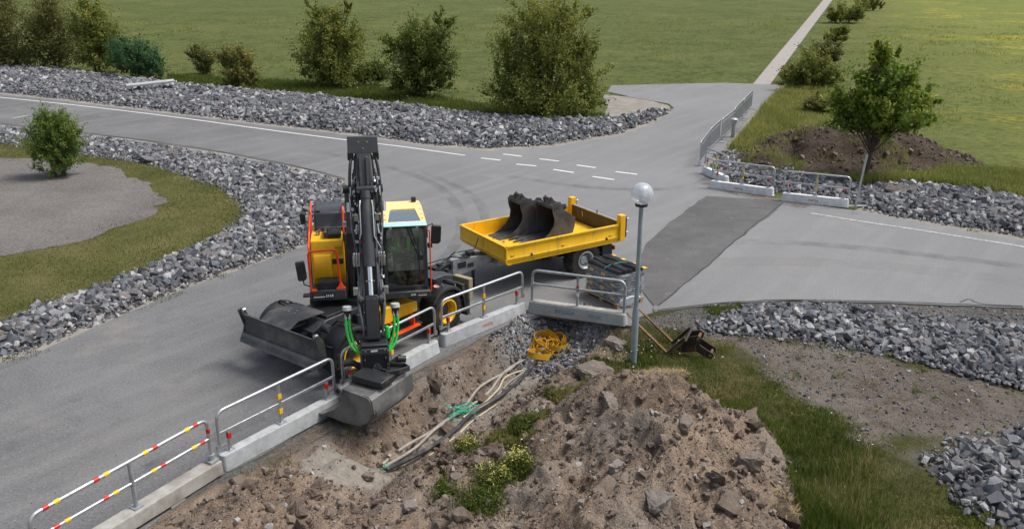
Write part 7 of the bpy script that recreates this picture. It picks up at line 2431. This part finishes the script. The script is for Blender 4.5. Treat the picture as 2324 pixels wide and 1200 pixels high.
near_grass(26000, -6, 1, 11, 19, dens_verge, lambda x, y: .10 + 0 * x, .014, K['grass'], 'verge_tufts', 'sparse green tufts along the trench lip below the barriers')
k_d = lambda x, y: np.exp(-(((x - 5.0) / 1.2) ** 2 + ((y - 12.2) / 2.2) ** 2)) * sstep(.2, .5, -sdist(MOUND, x, y)) * .20 + np.exp(-(((x - 2.9) / .8) ** 2 + ((y - 18.2) / .8) ** 2)) * .25 * (1 - soil_mask(x, y))
near_grass(60000, 1.5, 8, 9.6, 19.4, k_d, lambda x, y: .42 + 0 * x, .008, K['grass_dry'], 'seeding_grass', 'tall pale seeding grass stalks by the soil heap and lamp post')

n = 26000
x = rng.uniform(9.8, 21, n); y = rng.uniform(31.8, 43.5, n); hh = heap_h(x, y)
k = (rng.random(n) < sstep(.50, .64, fbm(x + 15, y, 4, .7)) * (hh > .04) * .85)
x, y, hh = x[k], y[k], hh[k]
tag(link('heap_grass', blades(x, y, zb(y) + ZG + hh, rng.uniform(.08, .26, len(x)), .03, K['grass_wild'], .55 * fbm(x, y, 3, .9) + .35 * rng.random(len(x)), 'heap_grass')), 'grass and weeds growing over the far spoil heap', 'grass', kind='stuff')
n = 420
cx = rng.uniform(1.6, 9.0, n); cy = rng.uniform(9.8, 18.8, n)
k = rng.random(n) < dens_right(cx, cy) * .55 + .12 * bare_mask(cx, cy)
k &= ~inpoly(ROADQ, cx, cy)
cx, cy = cx[k], cy[k]
m_ = 36
x = np.repeat(cx, m_) + rng.normal(0, .07, len(cx) * m_); y = np.repeat(cy, m_) + rng.normal(0, .07, len(cx) * m_)
z = hgt(x, y) + np.abs(rng.normal(0, .05, len(x))) + .02
tag(link('verge_weeds', leaves(np.stack([x, y, z], 1), .055, K['grass'], np.repeat(rng.random(len(cx)) * .7, m_) + .3 * rng.random(len(x)), 'verge_weeds', .5)), 'broad-leaved weeds mixed into the rough grass and bare ground', 'weeds', kind='stuff')
# daisies
n = 900
x = rng.uniform(1.5, 7.5, n); y = rng.uniform(11, 18.8, n)
k = rng.random(n) < dens_right(x, y) * (np.exp(-(((x - 2.9) / 1.1) ** 2 + ((y - 17.4) / 1.3) ** 2)) + .015)
x, y = x[k], y[k]; z = hgt(x, y) + rng.uniform(.16, .34, len(x))
V, F = [], []
for i in range(len(x)):
    o = len(V); rr = rng.uniform(.010, .019)
    for q in range(6):
        V.append((x[i] + rr * math.cos(q * 1.047), y[i] + rr * math.sin(q * 1.047), z[i] + rng.uniform(-.006, .006)))
    F += [(o, o + 1, o + 2), (o, o + 2, o + 3), (o, o + 3, o + 4), (o, o + 4, o + 5)]
tag(link('daisies', npmesh('daisies', np.array(V), np.array(F), K['petal'], rng.random(len(V)))), 'white daisies dotted through the grass near the lamp post', 'flowers', kind='stuff')


# leafy weeds with pale yellow blossom by the trench
def weed(px, py, hgt_m, rad, label, flowers=True, nl=1500):
    c = G(px, py, 0, False)
    for _ in range(6): c = G(px, py, float(hgt(c.x, c.y)), False)
    c.z = float(hgt(c.x, c.y))
    e = empty('weed', c, 0, label, 'plant', 'leafy weeds along the trench')
    mb = MB(); tops = []
    for k in range(9):
        a = rng.uniform(0, 6.28); r_ = rad * rng.uniform(.1, .9)
        tp = Vector((math.cos(a) * r_, math.sin(a) * r_, hgt_m * rng.uniform(.6, 1.0))); tops.append(tp)
        mb.tube([Vector((tp.x * .3, tp.y * .3, -.03)), Vector((tp.x * .6, tp.y * .6, tp.z * .5)), tp], [.010, .007, .004], 5)
    mb.build('stems', K['leaf_green'], e)
    t_ = np.array([tuple(p) for p in tops])
    k = rng.integers(0, 9, nl); u = rng.random((nl, 1)) ** .8
    P = t_[k] * np.concatenate([.3 + .7 * u, .3 + .7 * u, u], 1) + rng.normal(size=(nl, 3)) * rad * np.array([.34, .34, .16])
    P[:, 2] = np.abs(P[:, 2])
    link('leaves', leaves(P, .062, K['grass'], rng.random(nl) * .8, 'leaves', .38), e)
    nb_ = nl // 2
    bx_, by_ = rng.normal(0, rad * .6, nb_), rng.normal(0, rad * .6, nb_)
    tag(link('grass_blades', blades(bx_, by_, np.zeros(nb_), hgt_m * rng.uniform(.4, .95, nb_), .011, K['grass'], rng.random(nb_) * .85, 'grass_blades'), e), kind='stuff')
    if flowers:
        m = rng.integers(0, 9, 420)
        P = t_[m] + rng.normal(size=(420, 3)) * np.array([.045, .045, .09])
        link('blossom', leaves(P, .030, K['petal_yellow'], rng.random(420), 'blossom', .8), e)


weed(1125, 1110, .42, .30, 'lush weed with pale yellow blossom, the larger by the trench', True, 2600)
weed(1180, 1085, .50, .20, 'tall weed with pale yellow blossom beside the lush one', True, 1500)
weed(1062, 1012, .20, .20, 'low weed with yellow blossom higher up the trench edge', True, 1200)
weed(1095, 1160, .30, .32, 'leafy green weed without blossom below the flowering ones', False, 2000)
weed(1195, 965, .22, .24, 'leafy green weed on the strip near the twine tangle', False, 1400)
weed(1012, 1130, .25, .22, 'small green weed among stones low by the trench', False, 900)

# torn turf clods with dry grass
def turf(px, py, lx_, ly_, hz_, rz_, label, nb=2600):
    c = G(px, py, 0, False)
    for _ in range(6): c = G(px, py, float(hgt(c.x, c.y)), False)
    c.z = float(hgt(c.x, c.y))
    e = empty('turf_clod', c, rz_, label, 'turf clod')
    na, nr = 40, 9
    vs, fs = [], []
    rad = [.5 * (1 + .55 * (float(fbm(math.cos(a) * 2.2 + px, math.sin(a) * 2.2, 4)) - .5)) for a in np.linspace(0, 2 * math.pi, na, endpoint=False)]
    for j in range(nr + 1):
        u = j / nr
        for i in range(na):
            a = 2 * math.pi * i / na
            xx, yy = math.cos(a) * rad[i] * u * lx_, math.sin(a) * rad[i] * u * ly_
            nz_ = float(fbm(xx * 6 + px, yy * 6, 4)) - .5
            vs.append((xx, yy, hz_ * (.72 + nz_ * .7) * (1 - .25 * u ** 3)))
    for i in range(na):
        x0, y0, z0 = vs[nr * na + i]; nz_ = float(fbm(x0 * 9, y0 * 9 + px, 3)) - .5
        vs.append((x0 * (.90 + nz_ * .3), y0 * (.90 + nz_ * .3), -.08))
    for j in range(nr + 1):
        for i in range(na):
            fs.append((j * na + i, j * na + (i + 1) % na, (j + 1) * na + (i + 1) % na, (j + 1) * na + i))
    mb = MB(); mb.add(vs, fs); mb.build('soil_block', K['spoil'], e, ang=50)
    th = rng.uniform(0, 2 * np.pi, nb); u = rng.random(nb) ** .5 * .98
    rr = np.interp(th, np.linspace(0, 2 * np.pi, na, endpoint=False), rad, period=2 * np.pi)
    x = np.cos(th) * rr * u * lx_; y = np.sin(th) * rr * u * ly_
    keep = fbm(x * 3 + px, y * 3, 3) > .38
    x, y, u = x[keep], y[keep], u[keep]
    z = hz_ * (.72 + (fbm(x * 6 + px, y * 6, 4) - .5) * .7) * (1 - .25 * u ** 3)
    n2 = len(x)
    link('dry_grass', blades(x, y, z, rng.uniform(.03, .11, n2), .008, K['straw'], rng.random(n2), 'dry_grass', True, 2.6), e)


turf(1490, 900, 1.35, .40, .11, R(10), 'torn slab of turf with straw-coloured grass on the crest of the soil heap')
turf(1765, 1140, .42, 1.1, .12, R(20), 'straw-covered turf slab slipping down the right side of the soil heap')
turf(1455, 870, .22, .18, .18, R(40), 'small turf clod with dry grass next to the lamp post grass', 500)

# ---- lawn, meadow edges, verges
def scatter_grass(poly, n, h, w_, mat, name, label, dz=0.0, dens=None, excl=(), seg=False):
    a = np.array(poly)
    x = rng.uniform(a[:, 0].min(), a[:, 0].max(), n * 3); y = rng.uniform(a[:, 1].min(), a[:, 1].max(), n * 3)
    k = inpoly(poly, x, y)
    for e_ in excl: k &= ~inpoly(e_, x, y)
    d = y * math.cos(PITCH) + CAMH * math.sin(PITCH); k &= np.abs(x / d) < .76
    x, y = x[k], y[k]
    if dens is not None:
        k = rng.random(len(x)) < dens(x, y); x, y = x[k], y[k]
    x, y = x[:n], y[:n]
    z = zb(y) + dz
    hh = h * rng.uniform(.5, 1.4, len(x)) * (.6 + .8 * fbm(x, y, 3, .8))
    r_ = .6 * fbm(x + 4, y, 4, .7) + .4 * rng.random(len(x))
    return tag(link(name, blades(x, y, z, hh, w_, mat, r_, name, seg)), label, 'grass', kind='stuff')


scatter_grass(LAWN_S, 70000, .05, .022, K['grass_lawn'], 'lawn_blades', 'short yellow-green blades of the mown band in the rock island', .035, excl=[PLOT_S])
WILD = GP([(1690, 300), (1760, 215), (1800, 195), (1900, 195), (1880, 290), (1830, 300), (1780, 345), (1700, 345), (1650, 340)])
scatter_grass(WILD, 26000, .42, .035, K['grass_wild'], 'wild_meadow', 'tall olive and tan meadow grass behind the crowd fence', -.03, seg=True)
EDGE = GP([(380, 192), (550, 206), (700, 219), (900, 240), (1090, 264), (1250, 274), (1370, 273), (1385, 262), (1240, 245), (1090, 235), (900, 205), (700, 185), (550, 180), (380, 170)])
scatter_grass(EDGE, 30000, .26, .035, K['grass'], 'bank_top_grass', 'ragged grass along the top of the far rock bank', -.03, seg=True)
RGT = GP([(1900, 405), (1960, 420), (2050, 414), (2150, 422), (2250, 437), (2324, 452), (2500, 480), (2500, 400), (2324, 390), (2150, 385), (2050, 400), (1960, 398)])
scatter_grass(RGT, 20000, .30, .03, K['grass_wild'], 'tan_meadow_edge', 'tan and green tall grass between spoil heap and roadside stones', -.03, seg=True)
scatter_grass(GP([(-200, 150), (300, 175), (700, 185), (1090, 235), (1390, 190), (1700, 185), (1760, 110), (1820, 40), (-200, 40)]), 26000, .22, .07, K['grass_wild'], 'meadow_clumps', 'scattered coarse clumps in the meadow beyond the big bushes', -.03,
              dens=lambda x, y: sstep(.56, .70, fbm(x, y, 4, .35)) * .8)
scatter_grass(GP([(1800, 200), (2080, 300), (2080, 385), (2324, 395), (2700, 440), (2700, 60), (2000, 60)]), 30000, .20, .06, K['grass_wild'], 'east_meadow_clumps', 'pale coarse clumps in the meadow east of the footpath', -.03,
              dens=lambda x, y: sstep(.54, .68, fbm(x + 9, y, 4, .35)) * .8)
scatter_grass(PLOT_S, 9000, .05, .02, K['grass_lawn'], 'plot_weeds', 'thin weeds creeping from the lawn onto the gravel plot', .05,
              dens=lambda x, y: np.exp(-(sdist(PLOT_S, x, y) / .45) ** 2) * sstep(.42, .6, fbm(x, y, 4, 1.2)) + .03 * (fbm(x, y, 4, 1.5) > .66))
tv = []
for pxs, wd, nn in (([(0, 824), (100, 794), (250, 730), (400, 665), (600, 594), (690, 562)], .45, 5000), ([(1490, 715), (1600, 705), (1700, 697)], .6, 1500), ([(1940, 480), (2100, 503), (2324, 543)], .7, 2500)):
    sp = strip_poly(pxs, wd)
    scatter_grass(sp, nn, .10, .02, K['grass'], 'verge_tufts', ['green tufts along the asphalt edge of the rock island', 'few green tufts on the gravel shoulder by the forks', 'tufts along the road edge below the far stones'][len(tv)], -.02,
                  dens=lambda x, y: sstep(.55, .66, fbm(x * 1.0 + 40, y, 4, 1.1)))
    tv.append(1)
